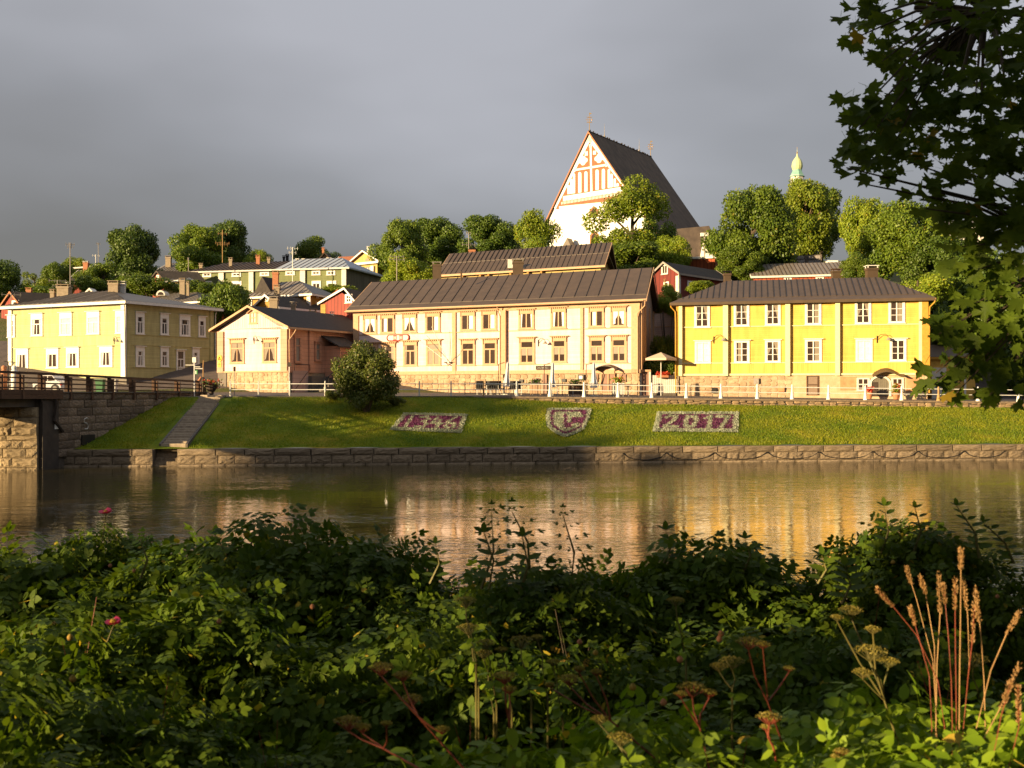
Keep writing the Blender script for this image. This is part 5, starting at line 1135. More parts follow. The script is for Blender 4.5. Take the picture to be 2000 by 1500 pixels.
# brick field in the gable (polygons in the wall plane, pixel positions of the photograph turned into metres)
bm = siding('gable_brick', (0.27, 0.105, 0.04), (0.22, 0.085, 0.035), per=.22, dark=.12)
def gp(name, pts, d0, d1, m, root=None):
    mb = MB(); q = [g(*p) for p in pts]; mb.prism([F.P(a, d0, z) for a, z in q], (F.n.x * (d1 - d0), F.n.y * (d1 - d0), 0)); return part(name, mb, m, root or H.root)
cr_ = lambda cx, cy: (1080 + cx / 8.825, 250 + cy / 8.825)
gp('brick_field', [cr_(*p) for p in ((60, 1400), (630, 210), (690, 230), (1310, 1100), (1330, 1230), (100, 1350), (105, 1400))], .01, .06, bm)
for name, pts in (('rake_band', [(10, 1375), (55, 1400), (640, 240), (615, 110)]), ('rake_band', [(615, 110), (640, 240), (1290, 1120), (1340, 1110)]), ('cap_band', [(575, 265), (690, 245), (650, 130), (620, 125)]),
    ('cross_shaft', [(640, 290), (670, 285), (688, 1120), (652, 1125)]), ('cross_bar', [(372, 712), (372, 745), (930, 655), (930, 620)]), ('cross_knob', [(625, 300), (650, 270), (680, 298), (672, 345), (636, 345)]), ('cross_knob', [(365, 715), (380, 695), (402, 712), (400, 745), (378, 760), (366, 745)]), ('cross_knob', [(905, 620), (925, 600), (945, 625), (940, 662), (918, 675), (904, 655)]),
    ('band_panel', [(180, 1180), (180, 1265), (1290, 1085), (1290, 1000)])):
    gp(name, [cr_(*p) for p in pts], .065, .13, wallw)
def lancet(x0, x1, yt, yb, sl=-.165): 
    xm = (x0 + x1) / 2; r = (x1 - x0) / 2; return [(x0, yb), (x1, yb + sl * (x1 - x0)), (x1, yt + r * 1.1)] + [(xm + r * math.cos(t), yt + r * 1.1 - r * 1.1 * math.sin(t)) for t in [math.pi * i / 6 for i in range(1, 6)]] + [(x0, yt + r * 1.1)]
for L_ in ((255, 300, 985, 1145), (303, 347, 880, 1138), (350, 388, 785, 1130), (440, 495, 760, 1120), (548, 600, 748, 1102), (738, 795, 718, 1072), (848, 903, 705, 1052), (950, 990, 708, 1035), (995, 1037, 790, 1028), (1050, 1090, 870, 1020), (1098, 1140, 950, 1012), (555, 578, 405, 485), (583, 605, 400, 480), (697, 720, 393, 465), (724, 747, 388, 460)):
    gp('lancet_niche', [cr_(*p) for p in lancet(*L_)], .065, .11, wallw)
for cx, cy in ((525, 565), (800, 525)):
    pts = []
    for i in range(24):
        t = 2 * math.pi * i / 24; r = 58 + 22 * abs(math.cos(2 * t)) ** .7; pts.append((cx + r * math.cos(t), cy - r * math.sin(t) - .16 * r * math.cos(t)))
    gp('quatrefoil', [cr_(*p) for p in pts], .065, .11, wallw)
for i in range(12):
    cx = 235 + i * 87; cy = 1218 - i * 14.2; pts = [(cx + 33 * math.cos(t), cy - 36 * math.sin(t)) for t in [2 * math.pi * k / 14 for k in range(14)]]
    gp('roundel', [cr_(*p) for p in pts], .135, .16, mat('roundel_rim', (.45, .5, .55), rough=.7) if i == 0 else MATS['roundel_rim']); gp('roundel_face', [cr_(cx + (x - cx) * .78, cy + (y - cy) * .78) for x, y in pts], .165, .18, wallw)
mb = MB()
for i in range(46):
    cx = 150 + i * 24; cy = 1278 - i * 3.9; q = [g(*cr_(x, y)) for x, y in ((cx, cy), (cx + 9, cy - 1.5), (cx + 9, cy + 42), (cx, cy + 43))]
    mb.prism([F.P(a, .062, z) for a, z in q], (F.n.x * .05, F.n.y * .05, 0))
part('brick_teeth', mb, wallw, H.root, kind='stuff')
# roof
ov = .35; zA = ap[1] + .1; V3 = Vector((H.v.x, H.v.y, 0))
def rp(a, t, z): q = F.o + F.u * a - F.n * 0 ; return Vector((q.x, q.y, z)) + V3 * t
def eaveline(a_e, z_e, a_r=ap[0], z_r=zA): return a_e, z_e
Rr = []
# ridge runs back to the second cross
rlen = 21.5
lo0 = (g(1062, 444)[0], g(1062, 444)[1]); lo1a, lo1z = g(1285, 455)
mb = MB()
A0, A1 = rp(ap[0], -ov, zA), rp(ap[0], rlen, zA)
L0, L1 = rp(lo0[0], -ov, lo0[1]), rp(lo0[0], rlen, lo0[1]); R0, R1 = rp(lo1a, -ov, lo1z), rp(lo1a, rlen, lo1z)
th = Vector((0, 0, -.35))
for a, b, c, d in ((L0, L1, A1, A0), (A0, A1, R1, R0)):
    mb.hexa([a + th, b + th, c + th, d + th, a, b, c, d])
part('roof', mb, roofshingle, H.root)
for a, b in ((L0, A0), (A0, R0)):
    m_ = MB(); off = Vector((F.n.x * .12, F.n.y * .12, 0)); m_.hexa([a + th + off, b + th + off, b + th, a + th, a + off, b + off, b, a]); part('barge_board', m_, redbrick, H.root)
m_ = MB(); m_.prism([L1 + th, R1 + th, A1 + th], (V3.x * .3, V3.y * .3, 0)); part('rear_gable', m_, wallw, H.root)
m_ = MB(); m_.tube([A0, A1], .10, 6)
for i in range(26): p = A0.lerp(A1, (i + random.random()) / 26); m_.box(p.x - .1, p.x + .1, p.y - .1, p.y + .1, p.z, p.z + .12 + random.random() * .2)
part('ridge', m_, roofdark, H.root)
def cross(p, h, nm='roof_cross'):
    m_ = MB(); m_.tube([p, p + Vector((0, 0, h))], [.06, .03], 6); c = p + Vector((0, 0, h * .62)); r_ = .38
    m_.tube([c + Vector((r_ * math.cos(t), 0, r_ * math.sin(t))) for t in [2 * math.pi * i / 12 for i in range(13)]], .025, 4, cap=False)
    m_.tube([c - Vector((.62, 0, 0)), c + Vector((.62, 0, 0))], .035, 5); m_.tube([c + Vector((-.45, 0, .42)), c + Vector((.45, 0, .42))], .05, 5); m_.tube([c + Vector((-.45, 0, -.42)), c + Vector((.45, 0, -.42))], .05, 5)
    o = part(nm, m_, goldm, H.root); m2 = MB(); q = p + Vector((0, 0, h)); m2.prism([q, q + Vector((.4, 0, -.1)), q + Vector((0, 0, -.35))], (0, .04, 0)); part('vane', m2, goldm, o)
cross(A0 + V3 * .3, 3.0); cross(A1 - V3 * .3, 2.8)
for f in (.235, .79):
    m_ = MB(); p = A0.lerp(A1, f); m_.tube([p, p + Vector((0, 0, .5)), p + Vector((0, 0, 2.3))], [.08, .05, .01], 6); m_.lathe([(.2, p.z - .1), (.2, p.z + .2), (.08, p.z + .4)], p.x, p.y, 8); part('finial', m_, grey, H.root)
# little lean-to gable at foot and windows behind the tree
a, z = g(1120, 482); m_ = MB(); m_.prism([F.P(a - 1.6, .5, z - 1.2), F.P(a, .5, z + 1.2), F.P(a + 1.2, .5, z - 1.2)], (F.n.x * 1.5, F.n.y * 1.5, 0)); part('porch_roof', m_, roofbrown, H.root)
for px_, y0, y1 in ((1160, 402, 424), (1161, 450, 500)):
    a, z1 = g(px_, y0); _, z0 = g(px_, y1); m_ = MB(); w = .8
    m_.prism([F.P(a - w, .02, z0), F.P(a + w, .02, z0), F.P(a + w, .02, z1 - .7), F.P(a, .02, z1), F.P(a - w, .02, z1 - .7)], (F.n.x * .08, F.n.y * .08, 0)); o = part('portal' if y1 > 490 else 'window', m_, bm, H.root)
    m_ = MB(); m_.prism([F.P(a - w * .6, .11, z0), F.P(a + w * .6, .11, z0), F.P(a + w * .6, .11, z1 - .9), F.P(a, .11, z1 - .4), F.P(a - w * .6, .11, z1 - .9)], (F.n.x * .02, F.n.y * .02, 0)); part('recess', m_, glass, o)
# vestry with its own steep roof at the right
q = lambda px, py, Y: PX(px, py, Y)
m_ = MB(); a_, b_, c_, d_ = q(1322, 447, 160), q(1385, 441, 160.5), q(1400, 497, 157), q(1314, 503, 156); e_ = q(1402, 478, 166); 
m_.hexa([a_ + th, b_ + th, c_ + th, d_ + th, a_, b_, c_, d_]); m_.poly([b_, c_, e_]); part('vestry_roof', m_, roofshingle, H.root)
m_ = MB(); m_.prism([q(1367, 502, 156.5), q(1373, 484, 156.5), q(1378, 470, 156.5), q(1386, 484, 156.5), q(1394, 502, 156.5)], (0, 5, 0)); vg = part('vestry_gable', m_, wallw, H.root)
m_ = MB(); w0 = q(1382, 492, 156.3); m_.box(w0.x, w0.x + .45, w0.y, w0.y + .1, w0.z, w0.z + 1.1); part('window', m_, glass, vg)
m_ = MB(); A_ = q(1310, 500, 158); m_.box(A_.x, q(1400, 0, 158).x, 158, 166, 19, zpx(500, 158)); part('vestry_wall', m_, wallw, H.root)
m_ = MB(); w0 = q(1396, 470, 170); m_.box(w0.x - 1, w0.x + .6, 168, 171, 19, w0.z); part('choir_wall', m_, wallw, H.root)
# bell tower
t = thing('bell_tower', 'slim bell tower top with pale green onion dome above the right trees', 'tower', (PX(1557, 0, 205).x, 205, 24)); cx = t.location.x
Zp = lambda py: zpx(py, 205)
m_ = MB(); m_.lathe([(1.3, 24), (1.3, Zp(343))], cx, 205, 8); part('wall', m_, offwhite, t)
m_ = MB(); m_.lathe([(1.38, Zp(343)), (1.38, Zp(345)), (1.3, Zp(345.5))], cx, 205, 8); part('cornice', m_, offwhite, t)
m_ = MB(); m_.lathe([(1.55, Zp(345.5)), (1.35, Zp(343)), (1.1, Zp(338)), (.92, Zp(334)), (.92, Zp(331))], cx, 205, 8); part('lower_roof', m_, copper, t)
m_ = MB(); m_.lathe([(.85, Zp(333)), (1.02, Zp(329)), (1.12, Zp(325)), (1.05, Zp(319)), (.8, Zp(313)), (.4, Zp(308)), (.15, Zp(304)), (.05, Zp(297)), (.03, Zp(291))], cx, 205, 12); part('onion_dome', m_, domem, t)
m_ = MB(); m_.lathe([(.02, Zp(301)), (.17, Zp(298.5)), (.02, Zp(296))], cx, 205, 8); m_.tube([(cx, 205, Zp(296)), (cx, 205, Zp(287))], .03, 5); part('finial', m_, goldm, t)
for a in (-.8, 0.1): m_ = MB(); m_.box(cx + a - .22, cx + a + .22, 203.6, 203.9, Zp(365), Zp(351)); part('louvre', m_, copper, t)
# lamp post by the vestry, antennas, poles
lp = thing('twin_lamp_post', 'grey post with two white floodlights beside the church vestry', 'lamp post', PX(1376, 503, 115)); m_ = MB(); m_.tube([PX(1376, 507, 115), PX(1376, 461, 115)], .07, 6); m_.tube([PX(1372, 461, 115), PX(1380, 461, 115)], .05, 5); part('pole', m_, grey, lp)
for x in (1371.8, 1379.8): m_ = MB(); p = PX(x, 458.5, 115); m_.box(p.x - .2, p.x + .2, p.y - .15, p.y + .15, p.z - .18, p.z + .2); part('lamp_head', m_, white, lp)
antenna(137, 474, 577, 104, 'tall thin mast with a small aerial rising behind the pale green house', ((.97, .8), (.92, .5)))
antenna(434.5, 449, 513, 124, 'antenna mast with stacked cross bars on the brown roof half of the olive house', ((.88, 1.0), (.6, 1.6), (.55, 1.2)), straw)
antenna(571.5, 483, 553, 120, 'white antenna pole in front of the pale blue roof', ((.97, 1.2), (.85, .8)), white)
antenna(368, 503, 530, 122, 'short aerial pole at the left end of the olive house', ((.9, .2),))
antenna(775, 500, 550, 96, 'antenna mast with cross arms behind the left end of the cream house', ((.98, 1.3), (.86, 1.5)))
antenna(915.5, 454, 486, 109, 'small aerial on the chimney of the house behind the cream building', ((.95, .5), (.25, 1.4)))
antenna(192, 475, 522, 148, 'very thin aerial with a bird-like tip over the left trees', ((.98, .5),))
antenna(112, 547, 577, 108, 'flat aerial with long arms beside the sandy left chimney', ((.95, 1.6), (.6, .9)))
antenna(22, 573, 600, 108, 'aerial with a long horizontal arm in front of the far left red gable', ((.9, 1.8),))
antenna(1298.5, 546, 566, 92, 'short pale pole with a thin wire in front of the dark red house', ((.9, .2),), straw)
antenna(187, 497, 520, 147, 'short white bracket aerial on the ridge behind the left trees', ((.9, .9),), white)
p = PX(901, 546, 88.5); m_ = MB(); m_.tube([PX(901, 548, 88.5), PX(901, 530, 88.5)], .08, 6); tag(link('roof_vent_pipe', m_.mesh('roof_vent_pipe', roofbrown)), 'thin brown vent pipe standing on the cream building roof', 'pipe')
# ================================================================== trees and shrubs
LEAF_V = np.array([(-.5, 0, 0), (0, -.12, .08), (.5, 0, 0), (.28, .75, -.05), (0, 1.0, -.12), (-.28, .75, -.05)]); LEAF_V[:, 1] *= 1.0
def scatter(tv, tf, P, D, Nn, S):
    """copies template (x side, y along D, z along N) at points P"""
    D = D / np.linalg.norm(D, axis=1, keepdims=True); X = np.cross(D, Nn); X /= np.linalg.norm(X, axis=1, keepdims=True) + 1e-9; Z = np.cross(X, D)
    n = len(P); S = np.asarray(S).reshape(-1, 1, 1)
    V = P[:, None, :] + S * (tv[None, :, 0:1] * X[:, None, :] + tv[None, :, 1:2] * D[:, None, :] + tv[None, :, 2:3] * Z[:, None, :])
    F = (tf[None] + (np.arange(n) * len(tv))[:, None, None]).reshape(-1, tf.shape[1])
    return V.reshape(-1, 3), F
TRI_V = np.array([(-.42, .35, 0.03), (0, 0, 0), (.42, .35, 0.03), (0, 1, -.1)]); TRI_F = np.array([(0, 1, 2, 3)])
def crown_arrays(seed, ncl, nl, shape='round', leaf=.06, csize=.22, fill=.35, lumps=0, lsz=.3):
    r = np.random.default_rng(seed); P = []; O = []
    c = r.normal(size=(ncl, 3)); c /= np.linalg.norm(c, axis=1, keepdims=True); c *= (r.uniform(fill, .86, ncl) ** .6)[:, None]
    if shape in ('broad', 'round', 'tall'): c = np.sign(c) * np.abs(c) ** .78
    c *= r.uniform(.82, 1.14, (ncl, 1))
    if shape == 'tall': c[:, 2] = np.sign(c[:, 2]) * np.abs(c[:, 2]) ** .85
    if shape == 'dome': c[:, 2] = np.where(c[:, 2] < 0, c[:, 2] * .6, c[:, 2])
    if shape == 'cone': k = 1 - .62 * (c[:, 2] * .5 + .5); c[:, 0] *= k * 1.3; c[:, 1] *= k * 1.3
    if shape == 'broad': k = np.where(c[:, 2] > 0, 1 - .25 * c[:, 2], 1.0 + .0 * c[:, 2]); c[:, 0] *= k; c[:, 1] *= k
    bump = 1 + .16 * np.sin(c[:, 0] * 5 + seed) * np.cos(c[:, 2] * 6 + seed * 2) + .1 * np.sin(c[:, 1] * 7 + seed); c *= bump[:, None]
    if lumps:
        k = ncl * nl; lc = c[:lumps] * .74; lr = r.uniform(.72, 1.25, lumps) * lsz; w = lr ** 2; idx = r.choice(lumps, k, p=w / w.sum())
        u = r.normal(size=(k, 3)); u /= np.linalg.norm(u, axis=1, keepdims=True); rad = lr[idx] * r.uniform(.25, 1.06, k) ** .38
        fr = 1 + .10 * np.sin(u[:, 0] * 9 + idx) * np.cos(u[:, 2] * 8 + idx); P = lc[idx] + u * (rad * fr)[:, None] * np.array([1, 1, .82]); out = u + .25 * lc[idx]
    else:
        cs = r.uniform(.6, 1.25, ncl) * csize
        off = r.normal(size=(ncl, nl, 3)); off /= np.linalg.norm(off, axis=2, keepdims=True); off *= (r.uniform(.15, 1, (ncl, nl, 1)) ** .5) * cs[:, None, None]; off[:, :, 2] *= .7
        P = (c[:, None] + off).reshape(-1, 3); out = (off / cs[:, None, None] + .5 * c[:, None]).reshape(-1, 3)
    Nn = out * 1.1 + r.normal(size=P.shape) * .5 + np.array([0, 0, .35]); D = r.normal(size=P.shape) + np.array([0, 0, -.35])
    return scatter(TRI_V, TRI_F, P, D, Nn, r.uniform(.7, 1.3, len(P)) * leaf)
CROWN = {}
def crown_mesh(kind, m):
    k = (kind, m.name)
    if k not in CROWN:
        spec = dict(round=(1, 150, 175, 'round', .054, .24, .35, 24, .34), lumpy=(2, 150, 195, 'broad', .052, .27, .35, 30, .31), tall=(3, 150, 170, 'tall', .054, .22, .35, 26, .33), dome=(4, 170, 170, 'dome', .048, .2, .5, 34, .28), sparse=(5, 95, 100, 'round', .052, .20, .35, 17, .27), cone=(6, 120, 100, 'cone', .052, .22, .3, 24, .28), bush=(7, 100, 170, 'dome', .065, .26, .4, 18, .36), big=(8, 230, 175, 'broad', .044, .19, .4, 44, .265), open=(12, 190, 100, 'broad', .040, .19, .45, 30, .24), cube=(9, 230, 90, 'round', .05, .2))[kind]
        V, F = crown_arrays(*spec); CROWN[k] = npmesh('crown', V, F, m)
    return CROWN[k]
def trunk_mb(h, r0, seed, spread=.5, fork=.45, crown_h=1.0):
    r = random.Random(seed); mb = MB()
    mb.tube([(0, 0, -1.5), (0, 0, 0), (r.uniform(-.1, .1), 0, h * fork), (r.uniform(-.2, .2), r.uniform(-.2, .2), h)], [r0 * 1.35, r0, r0 * .75, r0 * .3], 8)
    for i in range(6):
        a = r.uniform(0, 6.28); z = h * r.uniform(fork * .8, .85); L = h * spread * r.uniform(.5, 1)
        mb.tube([(0, 0, z), (math.cos(a) * L * .45, math.sin(a) * L * .45, z + L * .5), (math.cos(a) * L, math.sin(a) * L, z + L * .95)], [r0 * .45, r0 * .3, r0 * .08], 5)
    return mb
def tree(label, x0, x1, yt, yb, Y, kind='round', m=None, cat='tree', group=None, name='tree', depth=None, barkm=None, gz=None, rz=None, bare=0.0):
    m = m or lf_mid; w = (x1 - x0) / 2 / FPX * Y; cx = ((x0 + x1) / 2 - 1000) / FPX * Y; z1, z0 = zpx(yt, Y), zpx(yb, Y); hz = (z1 - z0) / 2; cz = (z1 + z0) / 2
    g_ = zfar(cx, Y) if gz is None else gz
    t = thing(name, label, cat, (cx, Y, g_), 0, group)
    h = max(1.0, cz + hz * .45 - g_)
    tm = trunk_mb(h, max(.09, min(.45, w * .09)), random.randrange(999), spread=min(.6, w / h * .7))
    o = link('trunk', tm.mesh('trunk', barkm or bark), t)
    d = depth or w
    o2 = link('crown', crown_mesh(kind, m), t, (0, 0, cz - g_), random.uniform(0, 6.28) if rz is None else rz, (w * 1.24, d * 1.2, hz * 1.16)); o2['kind'] = 'stuff'
    return t
def bush(label, x0, x1, yt, yb, Y, m=None, kind='bush', group=None, cat='shrub', gz=None, name='shrub'):
    m = m or lf_mid; w = (x1 - x0) / 2 / FPX * Y; cx = ((x0 + x1) / 2 - 1000) / FPX * Y; z1, z0 = zpx(yt, Y), zpx(yb, Y)
    g_ = min(z0, zfar(cx, Y)) if gz is None else gz
    t = thing(name, label, cat, (cx, Y, g_), 0, group); hz = (z1 - g_) / 2 if z1 - g_ > 0 else 1
    mb = MB(); r = random.Random(int(x0))
    for i in range(6): a = r.uniform(0, 6.28); mb.tube([(0, 0, -.4), (math.cos(a) * w * .3, math.sin(a) * w * .3, hz * .9), (math.cos(a) * w * .6, math.sin(a) * w * .6, hz * 1.5)], [.06, .04, .015], 5)
    link('stem', mb.mesh('stem', bark), t)
    hz2 = (z1 - z0) / 2; o = link('foliage', crown_mesh(kind, m), t, (0, 0, (z1 + z0) / 2 - g_), r.uniform(0, 6), (w * 1.15, w * 1.15, hz2 * 1.15)); o['kind'] = 'stuff'
    return t
GT = 'trees on the hillside'
tree('dark tree cut off by the left edge of the picture', -60, 32, 503, 600, 118, 'round', lf_dark, group=GT)
tree('feathery pale tree just right of the left edge', 38, 100, 522, 590, 140, 'sparse', lf_light, group=GT)
tree('low green tree behind the left mast', 82, 148, 512, 585, 146, 'lumpy', lf_mid, group=GT)
tree('pale hazy tree top behind the brick chimney at left', 118, 172, 499, 560, 170, 'round', lf_light, group=GT)
tree('dome-shaped trimmed tree left of the big oak', 146, 258, 511, 600, 128, 'dome', lf_mid, group=GT)
tree('big dark oak on the left skyline', 202, 314, 440, 585, 138, 'lumpy', lf_dark, group=GT)
tree('broad light green tree behind the olive house, left of a pair', 336, 452, 432, 560, 150, 'big', lf_mid, group=GT)
tree('dark tall tree behind the olive house, right of a pair', 405, 490, 428, 545, 156, 'lumpy', lf_dark, group=GT)
tree('small yellowish tree behind the olive house roof', 476, 527, 484, 545, 146, 'round', lf_light, group=GT)
tree('pointed green tree on the skyline above the pale blue roof', 566, 650, 450, 550, 165, 'cone', lf_mid, group=GT)
tree('dark round tree beside the orange tiled roof', 612, 662, 490, 545, 160, 'round', lf_dark, group=GT)
tree('tall sunlit tree just right of the pediment house', 738, 832, 417, 560, 140, 'big', lf_mid, group=GT)
tree('dark broad tree between the two sunlit ones in the middle', 796, 902, 424, 535, 150, 'lumpy', lf_dark, group=GT)
tree('round yellow-green tree in front of the dark middle trees', 762, 856, 496, 575, 118, 'round', lf_light, group=GT)
tree('green shrub-like tree at the foot of the tall sunlit one', 735, 790, 518, 575, 122, 'bush', lf_mid, group=GT)
tree('rounded dark green tree above the brown roof', 894, 1000, 419, 520, 142, 'lumpy', lf_dark, group=GT)
tree('dark low tree filling the gap left of the airy tree', 960, 1016, 440, 520, 146, 'round', lf_dark, group=GT)
tree('airy light tree touching the left side of the church', 996, 1092, 399, 520, 134, 'cone', lf_light, group=GT)
tree('broad sunlit airy tree growing in front of the church gable', 1143, 1325, 352, 540, 122, 'open', lf_light, group=GT)
tree('darker tree filling the space behind the airy church tree', 1215, 1320, 400, 545, 127, 'sparse', lf_mid, group=GT)
tree('low leafy tree below the church trees', 1165, 1300, 470, 560, 112, 'lumpy', lf_mid, group=GT)
tree('small bright tree right of the church porch', 1275, 1345, 455, 545, 117, 'round', lf_light, group=GT)
tree('huge round tree right of the church', 1392, 1548, 348, 560, 112, 'big', lf_mid, group=GT)
tree('dark low limb of trees under the huge round one', 1395, 1480, 480, 560, 108, 'lumpy', lf_mid, group=GT)
tree('golden green tree below the onion dome', 1512, 1636, 336, 515, 132, 'big', lf_light, group=GT, barkm=barkpale)
tree('green tree behind the golden one', 1560, 1650, 365, 500, 142, 'lumpy', lf_mid, group=GT)
tree('golden topped tree with dark base at the right', 1645, 1724, 376, 520, 128, 'tall', lf_light, group=GT)
tree('very large bright tree at the right beside the maple', 1700, 1852, 382, 560, 116, 'big', lf_mid, group=GT)
tree('dark understory tree right of the large bright one', 1780, 1900, 455, 590, 112, 'lumpy', lf_dark, group=GT)
tree('round green shrub tree left of the right chimney', 1648, 1708, 494, 560, 100, 'round', lf_mid, group=GT)
tree('tawny bushy tree behind the end of the yellow house', 1732, 1850, 520, 620, 96, 'bush', lf_light, group=GT)
tree('dark green tree behind the maple leaves', 1840, 1990, 480, 680, 100, 'lumpy', lf_dark, group=GT)
tree('dark tree at the right end of the street', 1930, 2100, 560, 760, 92, 'lumpy', lf_dark, group=GT)
tree('leafy tree between the pale green and the pink house', 398, 502, 548, 720, 99, 'lumpy', lf_mid, group=GT)
GB = 'bushes among the houses'
bush('long bank of leafy bushes in front of the olive house, left end', 250, 350, 532, 585, 116, lf_mid, group=GB)
bush('leafy bush under the first white pilasters of the olive house', 355, 450, 541, 595, 114, lf_mid, group=GB)
bush('leafy bush under the middle of the olive house', 420, 510, 545, 605, 112, lf_mid, group=GB)
bush('bright bushes right of the ochre roof', 592, 690, 546, 600, 110, lf_light, group=GB)
bush('dark green bush below the weathered plank wall', 650, 712, 556, 600, 112, lf_mid, group=GB)
bush('trimmed light green shrub left of the yellow roof', 1274, 1332, 553, 625, 90, lf_light, 'dome', group=GB)
bush('small yellowish shrub in front of the dark red house', 1328, 1392, 544, 580, 94, lf_light, group=GB)
bush('dark evergreen bush behind the open parasol', 1272, 1322, 648, 760, 84, lf_dark, 'tall', group=GB)
bush('dark bush filling the yard behind the board fence', 1255, 1330, 690, 765, 82, lf_dark, group=GB)
bush('bush with red flowers right of the yellow house', 1815, 1890, 575, 720, 84, lf_dark, group=GB)
bush('small shrub between the two left house roofs', 230, 300, 520, 590, 125, lf_mid, group=GB)
for i, (x, Y, z, w) in enumerate([(-62, 140, 17, 9), (-48, 118, 12, 7), (-12, 112, 11, 7), (2, 118, 13, 7), (-30, 112, 11, 5), (-25, 108, 10, 5), (14, 112, 13, 7), (25, 106, 12, 7), (33, 104, 12, 6), (42, 106, 12, 7), (50, 100, 10, 8), (20, 135, 19, 8), (34, 132, 19, 8), (-70, 108, 9, 6)]):
    t = thing('shrub', 'hillside shrub ' + ['behind the far left dark tree', 'below the trees left of the olive house', 'behind the red hut', 'behind the brown roof', 'under the ochre house', 'between the ochre house and the red hut', 'below the church tree', 'behind the orange-red row', 'under the golden tree', 'behind the chimney of the yellow house', 'behind the tall end of the yellow house', 'under the church vestry', 'beside the churchyard wall', 'behind the far left roofs'][i], 'shrub', (x, Y, z - 1.5), group='hillside shrubs')
    o = link('foliage', crown_mesh('bush', (lf_mid, lf_dark)[i % 2]), t, (0, 0, 1.5), i, (w * .6, w * .6, 2.6)); o['kind'] = 'stuff'
# the round shrub on the lawn
t = thing('lawn_shrub', 'big round dense shrub growing at the top of the lawn before the cream house', 'shrub', (-8.9, 62.6, zbank(-8.9, 62.6)))
mb = MB()
for i in range(9): a = i * .7; mb.tube([(0, 0, -.3), (math.cos(a) * .7, math.sin(a) * .7, 1.6), (math.cos(a) * 1.3, math.sin(a) * 1.3, 3)], [.07, .05, .02], 5)
link('stem', mb.mesh('stem', bark), t)
V, F = crown_arrays(21, 330, 95, 'round', .046, .17, .45, 60, .24); lf_shrub = leafmat('leaf_shrub', (0.060, 0.090, 0.014), (0.145, 0.165, 0.024), trans=.25, rough=.45, spec=.3, c3=(.42, .30, .14), p3=.035)
o = link('foliage', npmesh('foliage', V, F, lf_shrub), t, (.05, 0, 2.35), 0, (2.35, 2.25, 2.65)); o['kind'] = 'stuff'
for x, Y, s in ((-11.2, 64.5, .5), (-7.2, 63.9, .5)):
    t2 = thing('seedling_shrub', 'low leafy sprout at the foot of the big round shrub, %s side' % ('stair' if s and x < -9 else 'cream house'), 'shrub', (x, Y, zbank(x, Y))); link('foliage', crown_mesh('bush', lf_shrub), t2, (0, 0, .35), 1, (s * 1.5, s, .5))['kind'] = 'stuff'

# ---------------- carpet beds on the lawn
def strokes_hit(px_, py_, strokes, w):
    for s in strokes:
        for (ax, ay), (bx, by) in zip(s[:-1], s[1:]):
            dx, dy = bx - ax, by - ay; L2 = dx * dx + dy * dy; t = max(0, min(1, ((px_ - ax) * dx + (py_ - ay) * dy) / L2)) if L2 else 0
            if math.hypot((px_ - ax - t * dx) * 1, (py_ - ay - t * dy) * .42) < w: return True
    return False
def tuftarr(seed, n, h):
    r = np.random.default_rng(seed); P = []; 
    a = r.uniform(0, 6.28, n); D = np.stack([np.cos(a) * r.uniform(.2, .9, n), np.sin(a) * r.uniform(.2, .9, n), np.ones(n) * r.uniform(.4, 1, n)], 1); P = np.stack([np.cos(a) * .03, np.sin(a) * .03, np.zeros(n)], 1)
    return scatter(TRI_V * np.array([.8, 1, 1]), TRI_F, P, D, r.normal(size=(n, 3)) + np.array([0, 0, .8]), r.uniform(.7, 1.2, n) * h)
def bed(label, quad, inside, silver, cols, rows_, name='flower_bed'):
    """quad: image corners tl,tr,br,bl of the bed, laid on the lawn"""
    def pt(a, b): tl, tr, br, bl = quad; x = (tl[0] * (1 - a) + tr[0] * a) * (1 - b) + (bl[0] * (1 - a) + br[0] * a) * b; y = (tl[1] * (1 - a) + tr[1] * a) * (1 - b) + (bl[1] * (1 - a) + br[1] * a) * b; return bankpx(x, y)
    c = pt(.5, .5); root = thing(name, label, 'flower bed', c)
    arr = {0: [], 1: []}; cells = []
    for j in range(rows_):
        for i in range(cols):
            a = (i + .5 + random.uniform(-.3, .3)) / cols; b = (j + .5 + random.uniform(-.3, .3)) / rows_
            if not inside(a, b): continue
            p = pt(a, b); s = 1 if silver(a, b) else 0; arr[s].append((p.x - c.x, p.y - c.y, zbank(p.x, p.y) - c.z + .02))
    for s, nm, m in ((1, 'silver_plants', lf_silver), (0, 'purple_plants', lf_purple)):
        Vs = []; Fs = []; k = 0; tt = [tuftarr(q, 8, .095 if s else .085) for q in range(6)]
        for i, p in enumerate(arr[s]):
            V, F = tt[i % 6]; th_ = random.random() * 6.28; ct, st_ = math.cos(th_), math.sin(th_); Rm = np.array([[ct, st_, 0], [-st_, ct, 0], [0, 0, 1]]); sc = random.uniform(.7, 1.3)
            Vs.append(V @ Rm * sc + np.array(p)); Fs.append(F + k); k += len(V)
        if Vs: o = link(nm, npmesh(nm, np.concatenate(Vs), np.concatenate(Fs), m), root); o['kind'] = 'stuff'
    # dark soil under the plants, standing a little proud of the lawn
    mb = MB(); n = 14; edge = []
    sm = [(i / n, j / n) for j in range(n) for i in range(n) if inside((i + .5) / n, (j + .5) / n)]
    for a, b in sm:
        q = [pt(a + da / n, b + db / n) for da, db in ((0, 0), (1, 0), (1, 1), (0, 1))]; mb.poly([(p.x, p.y, zbank(p.x, p.y) + .045) for p in reversed(q)])
    part('soil', mb, soil, root)
    return root
bd_ = lambda a, b: a < .055 or a > .945 or b < .13 or b > .85
